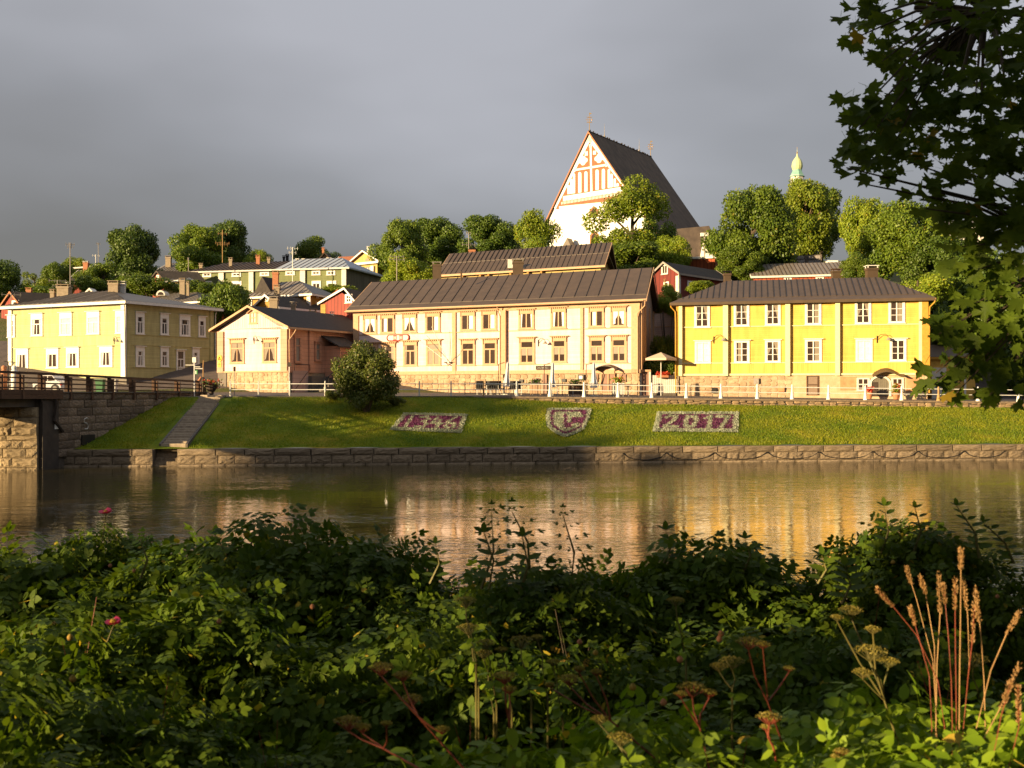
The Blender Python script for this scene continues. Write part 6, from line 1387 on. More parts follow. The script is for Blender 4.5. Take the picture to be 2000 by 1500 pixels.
g1346 = [[(.17, .22), (.17, .8)], [(.31, .24), (.40, .21), (.45, .33), (.38, .47), (.46, .62), (.42, .79), (.31, .77)], [(.57, .22), (.53, .56), (.67, .56)], [(.63, .38), (.63, .8)], [(.84, .22), (.76, .4), (.75, .7), (.80, .8), (.88, .72), (.87, .55), (.77, .52)]]
g2017 = [[(.12, .3), (.16, .2), (.24, .24), (.22, .42), (.12, .76), (.27, .76)], [(.38, .25), (.36, .5), (.38, .76), (.46, .76), (.49, .5), (.47, .25), (.38, .25)], [(.60, .32), (.66, .22), (.65, .78)], [(.74, .24), (.88, .24), (.80, .78)]]
bed('slanting flower bed with silver numerals 1346 on purple planting', [(790, 808), (912, 810.5), (899, 847), (763, 841)], lambda a, b: True, lambda a, b: bd_(a, b) or strokes_hit(a, b, g1346, .023), 80, 46)
bed('flower bed with silver numerals 2017 on purple planting', [(1285, 806), (1442, 806), (1440, 845.5), (1276, 844)], lambda a, b: True, lambda a, b: bd_(a, b) or strokes_hit(a, b, g2017, .025), 84, 46)
shp = [(0.02, 0), (1, 0), (.97, .35), (.88, .72), (.62, .92), (.46, 1.0), (.25, .88), (.05, .66), (0, .3)]
def inpoly(a, b, P):
    r = False; n = len(P)
    for i in range(n):
        x1, y1 = P[i]; x2, y2 = P[(i + 1) % n]
        if (y1 > b) != (y2 > b) and a < (x2 - x1) * (b - y1) / (y2 - y1) + x1: r = not r
    return r
ins = lambda a, b: inpoly(a, b, shp)
rim = lambda a, b, k: not inpoly((a - .5) / k + .5, (b - .44) / k + .44, shp)
def shield(a, b):
    if rim(a, b, .84): return True
    if rim(a, b, .70): return False
    d = math.hypot((a - .48), (b - .43) * .8)
    if strokes_hit(a, b, [[(.42, .30), (.46, .62)], [(.46, .62), (.56, .58), (.60, .50)], [(.60, .42), (.85, .42)]], .045): return False
    return d < .36
bed('shield shaped flower bed in the middle of the lawn', [(1068, 799), (1154, 799), (1148, 855), (1066, 855)], ins, shield, 46, 56)
# ================================================================== street things
def gz(x, Y): return zfar(x, Y) + 0.01
# closed parasols
def closed_parasol(px0, px1, yt, yb, Y, label, lean=0):
    c = PX((px0 + px1) / 2, yb, Y); top = PX((px0 + px1) / 2 + lean, yt, Y); z0 = gz(c.x, Y); t = thing('closed_parasol', label, 'parasol', (c.x, Y, z0), group='closed parasols on the terrace')
    mb = MB(); H_ = top.z - z0; mb.lathe([(.35, z0), (.35, z0 + .08), (.05, z0 + .1)], c.x, Y, 10); mb.tube([(c.x, Y, z0), (top.x, Y, top.z)], .03, 6); part('pole', mb, offwhite, t)
    mb = MB(); n = 12; prof = [(.05, 1.0), (.13, .93), (.14, .8), (.17, .62), (.20, .5), (.29, .36), (.27, .28), (.33, .24)]; k = 0
    for r_, h in prof:
        for j in range(n): a = 2 * math.pi * j / n; rr = r_ * (1 if j % 2 else .62); xx = c.x + (top.x - c.x) * h; mb.v.append((xx + rr * math.cos(a), Y + rr * math.sin(a), z0 + H_ * (h + (.03 if j % 2 else 0))))
    for i in range(len(prof) - 1):
        for j in range(n): mb.f.append((i * n + j, i * n + (j + 1) % n, (i + 1) * n + (j + 1) % n, (i + 1) * n + j))
    part('canopy', mb, parasolm, t)
    mb = MB(); mb.tube([(c.x - .55, Y + .1, z0), (c.x - .52, Y + .1, z0 + H_ * .95), (c.x - .1, Y, z0 + H_)], .035, 5); part('side_pole', mb, woodbrown, t)
closed_parasol(981, 995, 708, 771, 74.0, 'closed white parasol left of the terrace tables, brightest of three', 4)
closed_parasol(1071, 1084, 709, 771, 73.5, 'closed grey-white parasol under the dark wooden sign', 2)
closed_parasol(1153, 1166, 709, 771, 73.0, 'closed parasol left of the arched cellar door')
# open parasol
Y = 78.2; c = PX(1291, 735, Y); z0 = gz(c.x, Y); t = thing('open_parasol', 'open sand coloured square parasol between the cream and yellow houses', 'parasol', (c.x, Y, z0))
mb = MB(); mb.tube([(c.x, Y, z0), (c.x, Y, zpx(689, Y))], .035, 6); part('pole', mb, offwhite, t)
zt, ze_ = zpx(688, Y), zpx(700, Y); w = (1322 - 1258) / 2 / FPX * Y; mb = MB(); q = [(c.x - w, Y - .5), (c.x + .2, Y - w * 1.05), (c.x + w, Y + .3), (c.x - .2, Y + w)]
mb.v = [(c.x, Y, zt)] + [(x, y, ze_) for x, y in q] + [(x, y, ze_ - .16) for x, y in q]; mb.f = [(0, 1, 2), (0, 2, 3), (0, 3, 4), (0, 4, 1)] + [(1 + i, 5 + i, 5 + (i + 1) % 4, 1 + (i + 1) % 4) for i in range(4)]
part('canopy', mb, sandcanvas, t)
# terrace fence, tables, chairs
def chair(x, y, rz, label):
    z0 = gz(x, y); t = thing('terrace_chair', label, 'chair', (x, y, z0), rz, 'black chairs on the terrace'); m = iron
    def P_(nm, f):
        mb = MB(); f(mb); return link(nm, mb.mesh(nm, m), t)
    P_('seat', lambda b: b.box(-.26, .26, -.26, .26, .40, .47)); P_('backrest', lambda b: b.box(-.26, .26, .22, .28, .42, 1.0)); 
    for sx in (-1, 1):
        P_('armrest', lambda b: b.box(sx * .26 - .03, sx * .26 + .03, -.26, .26, .62, .67))
        for sy in (-1, 1): mb = MB(); mb.tube([(sx * .22, sy * .22, 0), (sx * .22, sy * .22, .42)], .022, 5); link('leg', mb.mesh('leg', offwhite), t)
    return t
places = [(938, 74.6, 0.2), (953, 74.8, -.3), (964, 74.6, .1), (975, 74.9, .4), (1001, 74.4, -.2), (1012, 74.8, .2)]
for i, (px_, Y, rz) in enumerate(places): chair(PX(px_, 0, Y).x, Y, rz, 'black terrace chair, %s in the row by the stone base' % ['first from the left', 'second from the left', 'third from the left', 'fourth from the left', 'fifth, right of the white parasol', 'last, right of the white parasol'][i])
def table(x, y, label, w=.5, m=iron):
    z0 = gz(x, y); t = thing('terrace_table', label, 'table', (x, y, z0), 0, 'terrace tables'); mb = MB(); mb.box(x - w, x + w, y - .4, y + .4, z0 + .70, z0 + .75); part('tabletop', mb, m, t)
    for sx in (-1, 1):
        for sy in (-1, 1): mb = MB(); mb.tube([(x + sx * (w - .08), y + sy * .32, z0), (x + sx * (w - .08), y + sy * .32, z0 + .7)], .025, 5); part('leg', mb, offwhite, t)
for px_, Y, l in ((962, 73.4, 'dark terrace table holding a planted basket'), (1030, 73.8, 'terrace table between the first two closed parasols'), (1100, 73.2, 'terrace table in front of the menu board'), (1130, 73.0, 'dark terrace table left of the last closed parasol'), (1215, 72.6, 'terrace table right of the arched cellar door')): table(PX(px_, 0, Y).x, Y, l)
tf = thing('terrace_fence', 'low black iron fence with thin bars around the restaurant terrace', 'fence', (2, 72.4, 3.7)); A_, B_ = PX(908, 0, 73.4), PX(1245, 0, 71.6); FT = Face(A_.x, A_.y, B_.x, B_.y); n = int(FT.W / .16)
for i in range(8):
    a = FT.W * i / 7; x, y, _ = FT.P(a, 0, 0); mb = MB(); mb.tube([(x, y, gz(x, y)), (x, y, gz(x, y) + .95)], .028, 5); part('post', mb, iron, tf)
mb = MB()
for i in range(n): a = FT.W * i / n; x, y, _ = FT.P(a, 0, 0); mb.tube([(x, y, gz(x, y) + .1), (x, y, gz(x, y) + .85)], .009, 3, cap=False)
part('bars', mb, iron, tf, kind='stuff')
for h in (.12, .86):
    mb = MB(); a, b = FT.P(0, 0, 0), FT.P(FT.W, 0, 0); mb.tube([(a[0], a[1], gz(a[0], a[1]) + h), (b[0], b[1], gz(b[0], b[1]) + h)], .02, 4); part('rail', mb, iron, tf)
mb = MB(); mb.box(A_.x, B_.x, 73.5, 77.8, 3.5, 3.86)
def planter(px_, Y, w, h, label, bm_, fm, rows_=1, base=None, leaves=lf_mid, name='planter', fh=.35):
    x = PX(px_, 0, Y).x; z0 = gz(x, Y) if base is None else base; t = thing(name, label, 'planter', (x, Y, z0)); mb = MB()
    if name == 'flower_pot': mb.lathe([(w * .55, z0), (w * .95, z0 + h * .85), (w * 1.05, z0 + h), (w * .8, z0 + h)], x, Y, 12)
    else: mb.box(x - w, x + w, Y - .22, Y + .22, z0 + h * .15, z0 + h); mb.box(x - w * .9, x - w * .75, Y - .15, Y + .15, z0, z0 + h * .15); mb.box(x + w * .75, x + w * .9, Y - .15, Y + .15, z0, z0 + h * .15)
    part('box' if name != 'flower_pot' else 'pot', mb, bm_, t)
    r = np.random.default_rng(int(px_)); n = 220; P = np.stack([r.normal(0, w * .5, n).clip(-w * 1.15, w * 1.15), r.normal(0, .14, n), h + r.uniform(0, fh, n)], 1); D = r.normal(size=(n, 3)) + np.array([0, 0, .6]); V, F = scatter(TRI_V, TRI_F, P, D, r.normal(size=(n, 3)), r.uniform(.08, .16, n))
    link('foliage', npmesh('foliage', V, F, leaves), t)['kind'] = 'stuff'
    n = 70; P = np.stack([r.normal(0, w * .5, n).clip(-w, w), r.normal(0, .16, n) - .05, h + .08 + r.uniform(0, fh, n)], 1); V, F = scatter(TRI_V, TRI_F, P, r.normal(size=(n, 3)), r.normal(size=(n, 3)), r.uniform(.07, .12, n)); link('flowers', npmesh('flowers', V, F, fm), t)['kind'] = 'stuff'
    return t
planter(1046, 73.2, .42, .75, 'wooden planter box with dark heather on the terrace', peach, lf_purple, leaves=lf_dark)
planter(1124, 73.0, .5, .75, 'long dark planter with purple heather left of the third closed parasol', woodbrown, lf_purple, leaves=lf_dark)
planter(1207, 72.2, .42, .95, 'pale planter with yellow flowers on the fence by the cellar door', offwhite, petal_red, leaves=lf_light)
planter(1295, 78.9, .45, .2, 'orange-red flower box hanging on the pale board fence', terracotta, petal_red, base=zpx(738, 78.9), leaves=petal_red, fh=.2)
planter(1698, 74.6, .26, .5, 'terracotta pot of red flowers left of the arched door', terracotta, petal_red, name='flower_pot', leaves=petal_red)
planter(1750, 73.2, .28, .5, 'terracotta pot of mixed flowers right of the arched door', terracotta, petal_red, name='flower_pot', leaves=lf_light, fh=.6)
planter(1755, 74.4, .20, .4, 'small orange pot beside the mixed flowers', terracotta, petal_red, name='flower_pot', leaves=lf_light)
# street planter and posts at the head of the stairs
x, Y = PX(413, 0, 67.6).x, 67.6; z0 = gz(x, Y); t = thing('street_planter', 'large dark hanging bowl planter of red and white flowers at the head of the stairs', 'planter', (x, Y, z0)); mb = MB(); mb.lathe([(.12, z0), (.16, z0 + .25), (.34, z0 + .45), (.42, z0 + .72), (.36, z0 + .72)], x, Y, 12); part('bowl', mb, wooddark, t)
r = np.random.default_rng(5)
for nm, m, k in (('foliage', lf_mid, 260), ('flowers', petal_red, 150), ('white_flowers', lf_silver, 40)):
    P = np.stack([r.normal(0, .26, k), r.normal(0, .2, k), .68 + r.uniform(-.15, .38, k)], 1); V, F = scatter(TRI_V, TRI_F, P, r.normal(size=(k, 3)), r.normal(size=(k, 3)), r.uniform(.08, .15, k)); link(nm, npmesh(nm, V, F, m), t)['kind'] = 'stuff'
x, Y = PX(397, 0, 68).x, 68.0; z0 = gz(x, Y) - .2; t = thing('carved_post', 'dark carved totem-like post beside the stairs with a pale animal figure on it', 'post', (x, Y, z0)); mb = MB(); mb.lathe([(.22, z0), (.2, z0 + .5), (.17, z0 + 1.0), (.22, z0 + 1.15), (.14, z0 + 1.3), (.06, z0 + 1.42)], x, Y, 9); part('post', mb, wooddark, t)
mb = MB(); mb.tube([(x - .25, Y - .1, z0 + 1.0), (x - .33, Y - .1, z0 + 1.12), (x - .22, Y - .1, z0 + 1.25), (x - .12, Y - .1, z0 + 1.45)], [.10, .12, .08, .05], 7); part('figure', mb, terracotta, t)
mb = MB(); mb.tube([(x, Y, z0 + 1.4), (x - .01, Y, z0 + 2.1), (x + .02, Y, z0 + 2.55)], .035, 5); part('rod', mb, straw, t)
x, Y = PX(379.5, 0, 66.3).x, 66.3; z0 = zbank(x + 1.2, 65); z0 = 3.3; t = thing('signpost', 'thin white signpost with fingerboards and a small green notice by the railing', 'sign', (x, Y, z0)); mb = MB(); mb.tube([(x, Y, z0), (x, Y, zpx(706, Y))], .032, 6); part('pole', mb, white, t)
mb = MB(); mb.box(x - .12, x + .12, Y - .04, Y - .01, zpx(708, Y), zpx(698, Y)); part('sign_plate', mb, white, t)
for x0, x1, yy in ((363, 379, 713), (381, 391, 716.5), (382, 396, 720)):
    mb = MB(); mb.hexa([(PX(x0, 0, Y).x, Y - .06, zpx(yy + .9, Y)), (PX(x1, 0, Y).x, Y - .02, zpx(yy + .9, Y)), (PX(x1, 0, Y).x, Y + .02, zpx(yy + .9, Y)), (PX(x0, 0, Y).x, Y - .02, zpx(yy + .9, Y)), (PX(x0, 0, Y).x, Y - .06, zpx(yy - .9, Y)), (PX(x1, 0, Y).x, Y - .02, zpx(yy - .9, Y)), (PX(x1, 0, Y).x, Y + .02, zpx(yy - .9, Y)), (PX(x0, 0, Y).x, Y - .02, zpx(yy - .9, Y))]); part('fingerboard', mb, offwhite, t)
mb = MB(); mb.box(x + .06, x + .22, Y - .05, Y - .02, zpx(731, Y), zpx(723, Y)); part('green_notice', mb, greenpaint, t); mb = MB(); mb.box(x + .08, x + .15, Y - .056, Y - .051, zpx(730, Y), zpx(724.5, Y)); part('notice_symbol', mb, white, t)
x, Y = PX(458, 0, 66.8).x, 66.8; z0 = gz(x, Y); t = thing('edge_on_sign', 'thin post with a dark plate seen edge-on before the pink house', 'sign', (x, Y, z0)); mb = MB(); mb.tube([(x, Y, z0), (x, Y, zpx(716, Y))], .025, 6); part('pole', mb, grey, t); mb = MB(); mb.box(x - .04, x + .04, Y - .15, Y + .15, zpx(725, Y), zpx(716, Y)); part('sign_plate', mb, wooddark, t)
x, Y = PX(565, 0, 70).x, 70; z0 = gz(x, Y); t = thing('prohibition_post', 'white post with a small round sign before the drainpipe of the pink house', 'sign', (x, Y, z0)); mb = MB(); mb.tube([(x, Y, z0), (x, Y, zpx(708, Y))], .03, 6); part('pole', mb, white, t); mb = MB(); mb.prism([(x + .16 * math.cos(k), Y - .04, zpx(712, Y) + .16 * math.sin(k)) for k in [2 * math.pi * i / 12 for i in range(12)]], (0, .02, 0)); part('sign_disc', mb, wooddark, t)
# things behind the railing on the left
for px_, m, l, cat in ((28, white, 'white rounded stacked figure behind the bridge railing', 'sculpture'), (8, terracotta, 'orange rounded stacked figure behind the bridge railing', 'sculpture')):
    Y = 66; x = PX(px_, 0, Y).x; z0 = 3.93; t = thing('stacked_figure', l, cat, (x, Y, z0)); mb = MB(); zb0 = zpx(729, Y); mb.lathe([(.18, z0), (.2, zb0 - .3), (.2, zb0), (.22, zb0 + .12), (.15, zb0 + .22), (.13, zb0 + .25), (.17, zb0 + .32), (.16, zb0 + .42), (.08, zb0 + .5), (.03, zb0 + .52)], x, Y, 12); part('body', mb, m, t, smooth=True)
Y = 66; t = thing('sign_arm', 'thin dark pole with a horizontal arm above the stacked figures', 'pole', (PX(16, 0, Y).x, Y, 3.93)); mb = MB(); mb.tube([(PX(16, 0, Y).x, Y, 3.93), PX(16, 706, Y)], .03, 5); mb.tube([PX(8, 706, Y), PX(31, 707.5, Y)], .02, 4); mb.tube([PX(27, 707, Y), PX(27, 712, Y)], .04, 5); part('pole', mb, iron, t)
# parked car and bins behind the railing
def car(px0, px1, Y, z0, label, m):
    a, b = PX(px0, 0, Y).x, PX(px1, 0, Y).x; L = b - a; t = thing('parked_car', label, 'car', ((a + b) / 2, Y, z0)); W2 = .85
    prof = [(0, .35), (0.02, .62), (.22, .80), (.36, 1.28), (.70, 1.30), (.86, .88), (.99, .75), (1.0, .35)]
    mb = MB(); mb.prism([(a + L * s, Y - W2, z0 + h) for s, h in prof], (0, 2 * W2, 0)); part('body', mb, m, t)
    mb = MB(); mb.prism([(a + L * s, Y - W2 - .01, z0 + h) for s, h in ((.27, .84), (.38, 1.22), (.52, 1.24), (.52, .86))], (0, 2 * W2 + .02, 0)); mb.prism([(a + L * s, Y - W2 - .01, z0 + h) for s, h in ((.55, .86), (.55, 1.24), (.69, 1.24), (.80, .9))], (0, 2 * W2 + .02, 0)); part('window', mb, glass, t)
    for s in (.2, .8):
        mb = MB(); mb.v = []; n = 14; cx_ = a + L * s
        mb.prism([(cx_ + .31 * math.cos(k), Y - W2 - .03, z0 + .31 + .31 * math.sin(k)) for k in [2 * math.pi * i / n for i in range(n)]], (0, .22, 0)); w_ = part('wheel', mb, iron, t)
        mb = MB(); mb.prism([(cx_ + .17 * math.cos(k), Y - W2 - .045, z0 + .31 + .17 * math.sin(k)) for k in [2 * math.pi * i / n for i in range(n)]], (0, .02, 0)); part('rim', mb, grey, w_)
    for s in (.005, .97): mb = MB(); mb.box(a + L * s, a + L * s + .12, Y - W2 - .01, Y - W2 + .2, z0 + .55, z0 + .68); part('headlight' if s < .5 else 'tail_light', mb, white if s < .5 else redsign, t)
carw = mat('white_car_paint', (.72, .70, .68), rough=.25, spec=.6, bump=0)
car(74, 128, 77, 3.93, 'white car parked behind the bridge railing in front of the pale green house', carw)
car(-14, 44, 80, 3.95, 'silver car parked at the far left behind the railing', mat('silver_car_paint', (.45, .43, .40), rough=.25, metallic=.5, bump=0))
for px_, m, l in ((196, mat('bin_green', (.06, .16, .07), rough=.5), 'green wheelie bin behind the railing'), (221, offwhite, 'pale wheelie bin behind the railing right of the green one')):
    Y = 82; x = PX(px_, 0, Y).x; z0 = gz(x, Y); t = thing('wheelie_bin', l, 'bin', (x, Y, z0)); mb = MB(); mb.hexa([(x - .24, Y - .25, z0 + .08), (x + .24, Y - .25, z0 + .08), (x + .24, Y + .25, z0 + .08), (x - .24, Y + .25, z0 + .08), (x - .3, Y - .3, z0 + 1.0), (x + .3, Y - .3, z0 + 1.0), (x + .3, Y + .3, z0 + 1.0), (x - .3, Y + .3, z0 + 1.0)]); part('body', mb, m, t); mb = MB(); mb.box(x - .33, x + .33, Y - .34, Y + .33, z0 + 1.0, z0 + 1.07); part('lid', mb, m, t)
    for sx in (-1, 1): mb = MB(); mb.prism([(x + sx * .26, Y + .2 + .1 * math.cos(k), z0 + .1 + .1 * math.sin(k)) for k in [2 * math.pi * i / 10 for i in range(10)]], (.05, 0, 0)); part('wheel', mb, iron, t)
# ================================================================== the near bank: roses, herbs, grasses, maple
def leaflet(x0, y0, ang, L, w=.56, fold=.09, curl=-.06):
    c, s = math.cos(ang), math.sin(ang)
    pts = [(0, 0, 0), (0, .5, -fold), (0, 1, curl * 2), (-.5 * w, .28, 0), (-.46 * w, .68, curl), (.5 * w, .28, 0), (.46 * w, .68, curl)]
    V = [(x0 + (x * c + y * s) * L, y0 + (-x * s + y * c) * L, z * L) for x, y, z in pts]
    F = [(0, 1, 3), (1, 4, 3), (1, 2, 4), (0, 5, 1), (1, 5, 6), (1, 6, 2)]
    return V, F
def compound(pairs, term=True, L=.34, w=.6, start=.28):
    V = []; F = []
    def add(v, f): k = len(V); V.extend(v); F.extend([tuple(i + k for i in q) for q in f])
    for i in range(pairs):
        y = start + (1 - start - .12) * i / max(1, pairs - 1) if pairs > 1 else .6
        for s in (-1, 1): add(*leaflet(s * .01, y, s * 1.15, L * (.85 + .15 * i / max(1, pairs)), w))
    if term: add(*leaflet(0, .86, 0, L * 1.08, w))
    add([(-.012, 0, 0), (.012, 0, 0), (.008, .9, 0), (-.008, .9, 0)], [(0, 1, 2), (0, 2, 3)])
    V = np.array(V); V[:, 2] -= .22 * V[:, 1] ** 2; return V, np.array(F)
ROSE_LEAF = compound(3); HERB_LEAF = compound(1, L=.5, w=.62); ASH_LEAF = compound(2, L=.42, w=.5)
def dome_foliage(seed, n, tmpl, size, flat=.9, top=.55, jitter=.28):
    r = np.random.default_rng(seed); L_ = 13; lc = r.normal(size=(L_, 3)); lc[:, 2] = np.abs(lc[:, 2]) * .9 - .15; lc /= np.linalg.norm(lc, axis=1, keepdims=True); lc *= r.uniform(.5, .72, L_)[:, None]
    lr = r.uniform(.26, .44, L_); idx = r.choice(L_, n, p=lr ** 2 / (lr ** 2).sum()); d = r.normal(size=(n, 3)); d[:, 2] = np.where(d[:, 2] < 0, d[:, 2] * .7, d[:, 2]); d /= np.linalg.norm(d, axis=1, keepdims=True)
    P = lc[idx] + d * (lr[idx] * r.uniform(.2, 1.1, n) ** .45)[:, None]
    h = np.stack([d[:, 0], d[:, 1], np.zeros(n)], 1) * .9 + r.normal(size=(n, 3)) * .5; h[:, 2] = r.uniform(-.45, .45, n)
    Nn = np.array([-.25, -.3, .5]) + r.normal(size=(n, 3)) * .55 + d * .9
    return scatter(tmpl[0], tmpl[1], P, h, Nn, r.uniform(.75, 1.25, n) * size)
ROSES = [npmesh('foliage', *dome_foliage(s, 1500, ROSE_LEAF, .21), lf_rose) for s in (1, 2, 3, 4)]
HERBS = [npmesh('foliage', *dome_foliage(s, 1500, HERB_LEAF, .21), lf_herb) for s in (5, 6, 7)]
def stems_mesh(seed, m, n=14, r0=.012):
    r = random.Random(seed); mb = MB()
    for i in range(n): a = r.uniform(0, 6.28); q = r.uniform(.2, .85); mb.tube([(math.cos(a) * .12, math.sin(a) * .12, -.2), (math.cos(a) * q * .5, math.sin(a) * q * .5, .45), (math.cos(a) * q, math.sin(a) * q, .9 - q * .3)], [r0, r0 * .8, r0 * .4], 5)
    return mb.mesh('stem', m)
ROSE_STEMS = [stems_mesh(s, bark) for s in (1, 2)]; HERB_STEMS = [stems_mesh(s, stem_green, 18, .008) for s in (3, 4)]
def near_plant(px_, py, Y, w, kind, label, i, zg=None, hgt=None):
    p = PX(px_, py, Y); g_ = znear(p.x, Y) if zg is None else zg; h = p.z - g_
    t = thing('rose_bush' if kind == 'rose' else 'herb_clump', label, 'rose bush' if kind == 'rose' else 'herb', (p.x, Y, g_ - .02), group='wild roses on the near bank' if kind == 'rose' else 'leafy herbs on the near bank')
    fol = (ROSES if kind == 'rose' else HERBS)[i % (4 if kind == 'rose' else 3)]
    o = link('foliage', fol, t, (0, 0, h - w * .95), i * 1.3, (w, w, w)); o['kind'] = 'stuff'
    link('stem', (ROSE_STEMS if kind == 'rose' else HERB_STEMS)[i % 2], t, (0, 0, 0), i, (w, w, h)); return t
ROW = [(-60, 1040, 5.3, .75), (95, 1052, 5.2, .7), (205, 1040, 5.5, .34), (300, 1072, 5.2, .62), (400, 1080, 5.0, .55), (500, 1030, 4.9, .50), (590, 1020, 5.1, .62), (700, 1062, 5.0, .55), (800, 1098, 4.7, .55), (905, 1112, 4.5, .45), (1010, 1128, 4.4, .42), (1090, 1118, 4.4, .42), (1180, 1072, 4.7, .50), (1265, 1050, 4.9, .55), (1370, 1078, 4.9, .60), (1460, 1075, 4.9, .5), (1560, 1108, 4.8, .6), (1655, 1130, 4.7, .5), (1740, 1040, 4.7, .42), (1825, 1040, 4.8, .45), (1905, 1120, 5.0, .6), (2010, 1150, 5.2, .7)]
nm_ = ['under the left picture edge', 'left of the pink bloom', 'topped by the pink bloom', 'just right of the pink bloom', 'low, fourth group from the left', 'tallest of the left half', 'beside the tallest one in the left half', 'sloping down to the middle gap', 'at the left side of the middle gap', 'before the middle gap', 'lowest in the middle gap', 'right in the middle gap', 'rising right of the middle gap', 'rounded, right of middle', 'before the golden reflection, first', 'before the golden reflection, second', 'before the golden reflection, third', 'in the dip left of the tall right bush', 'tall right bush against the water', 'tall right bush, its right half', 'behind the tall grass heads', 'at the right picture edge']
for i, (a, b, Y, w) in enumerate(ROW): near_plant(a, b - (34 if i < 2 else 14), Y, w, 'rose', 'back-row rose bush by the river, ' + nm_[i], i)
ROW2 = [(-40, 1140, 3.9, .62), (150, 1150, 3.9, .55), (330, 1160, 4.0, .55), (510, 1150, 3.9, .55), (700, 1170, 3.9, .55), (880, 1200, 3.8, .5), (1060, 1215, 3.8, .5), (1230, 1180, 3.8, .5), (1400, 1175, 3.9, .52), (1570, 1200, 3.8, .5), (1740, 1210, 3.9, .5), (1930, 1215, 4.0, .55)]
for i, (a, b, Y, w) in enumerate(ROW2): near_plant(a, b + 25 + 25 * math.sin(i * 2.3), Y, w, 'rose', 'wild rose bush in the second row, %s from the left' % ['first', 'second', 'third', 'fourth', 'fifth', 'sixth', 'seventh', 'eighth', 'ninth', 'tenth', 'eleventh', 'twelfth'][i], i + 1)
ROW3 = [(30, 1290, 2.9, .48, 'rose'), (250, 1350, 2.9, .42, 'rose'), (470, 1400, 3.0, .40, 'rose'), (680, 1430, 3.0, .38, 'rose'), (880, 1400, 2.9, .38, 'herb'), (1080, 1390, 2.9, .4, 'herb'), (1260, 1370, 2.9, .4, 'herb'), (1420, 1340, 3.0, .42, 'rose'), (1580, 1370, 2.9, .4, 'herb'), (1740, 1340, 2.9, .42, 'herb'), (1900, 1310, 3.0, .45, 'herb'), (2040, 1250, 3.1, .45, 'herb')]
for i, (a, b, Y, w, k) in enumerate(ROW3): near_plant(a, b + 25 + 30 * math.sin(i * 1.9), Y, w, k, 'leafy %s in the third row, %s from the left' % ('rose bush' if k == 'rose' else 'herb clump', ['first', 'second', 'third', 'fourth', 'fifth', 'sixth', 'seventh', 'eighth', 'ninth', 'tenth', 'eleventh', 'twelfth'][i]), i + 2)
ROW4 = [(-20, 1440, 2.2, .34, 'rose'), (190, 1480, 2.25, .3, 'rose'), (400, 1500, 2.3, .3, 'rose'), (640, 1530, 2.2, .3, 'herb'), (860, 1500, 2.3, .32, 'herb'), (1080, 1480, 2.25, .3, 'herb'), (1280, 1460, 2.3, .32, 'herb'), (1480, 1450, 2.3, .33, 'herb'), (1680, 1440, 2.3, .34, 'herb'), (1860, 1430, 2.25, .33, 'herb'), (2030, 1400, 2.3, .34, 'herb')]
for i, (a, b, Y, w, k) in enumerate(ROW4): near_plant(a, b, Y, w, k, 'nearest %s along the bottom edge, %s from the left' % ('rose shoot clump' if k == 'rose' else 'bright herb clump', ['first', 'second', 'third', 'fourth', 'fifth', 'sixth', 'seventh', 'eighth', 'ninth', 'tenth', 'eleventh'][i]), i)
tw = random.Random(5)
DEADL = npmesh('foliage', *dome_foliage(31, 26, ROSE_LEAF, .16), leafmat('leaf_yellowed', (.26, .20, .02), (.34, .17, .03), trans=.3, spec=.1))
TWL = ['at the left edge, tallest there', 'left of the pink bloom', 'below the pink bloom', 'right of the pink bloom', 'in the dark left hollow', 'beside the tallest left bush', 'left of the leaning red umbels', 'above the leaning red umbels', 'in the middle gap', 'beside the stacked umbels in the middle', 'right of the middle gap', 'before the golden reflection', 'left of the green umbel cluster', 'under the tall right bush', 'among the dry grass stalks', 'at the right edge']
for i in range(16):
    a, Y = 20 + i * 128 + tw.uniform(-30, 30), tw.uniform(2.7, 4.9); b = 765 + (CZ - tw.uniform(2.98, 3.16)) / Y * 2000; p = PX(a, b, Y); g_ = znear(p.x, Y)
    t = thing('dry_twig', 'thin bare reddish twig ' + TWL[i], 'twig', (p.x, Y, g_), tw.uniform(0, 6), group='bare twigs in the thicket'); h = p.z - g_ + tw.uniform(.02, .10)
    mb = MB(); lx = tw.uniform(-.15, .15); mb.tube([(0, 0, 0), (lx * .3, 0, h * .6), (lx, .03, h)], [.003, .0022, .001], 5); mb.tube([(lx * .5, 0, h * .72), (lx * .5 + .07, .04, h * .9)], [.0016, .0008], 4); mb.tube([(lx * .6, 0, h * .8), (lx * .6 - .06, -.02, h * .97)], [.0014, .0007], 4); link('stem', mb.mesh('stem', stem_red if i % 3 else bark), t)
    if i % 3 == 0: link('foliage', DEADL, t, (lx * .5, 0, h * .8), i, (.22, .22, .2))['kind'] = 'stuff'
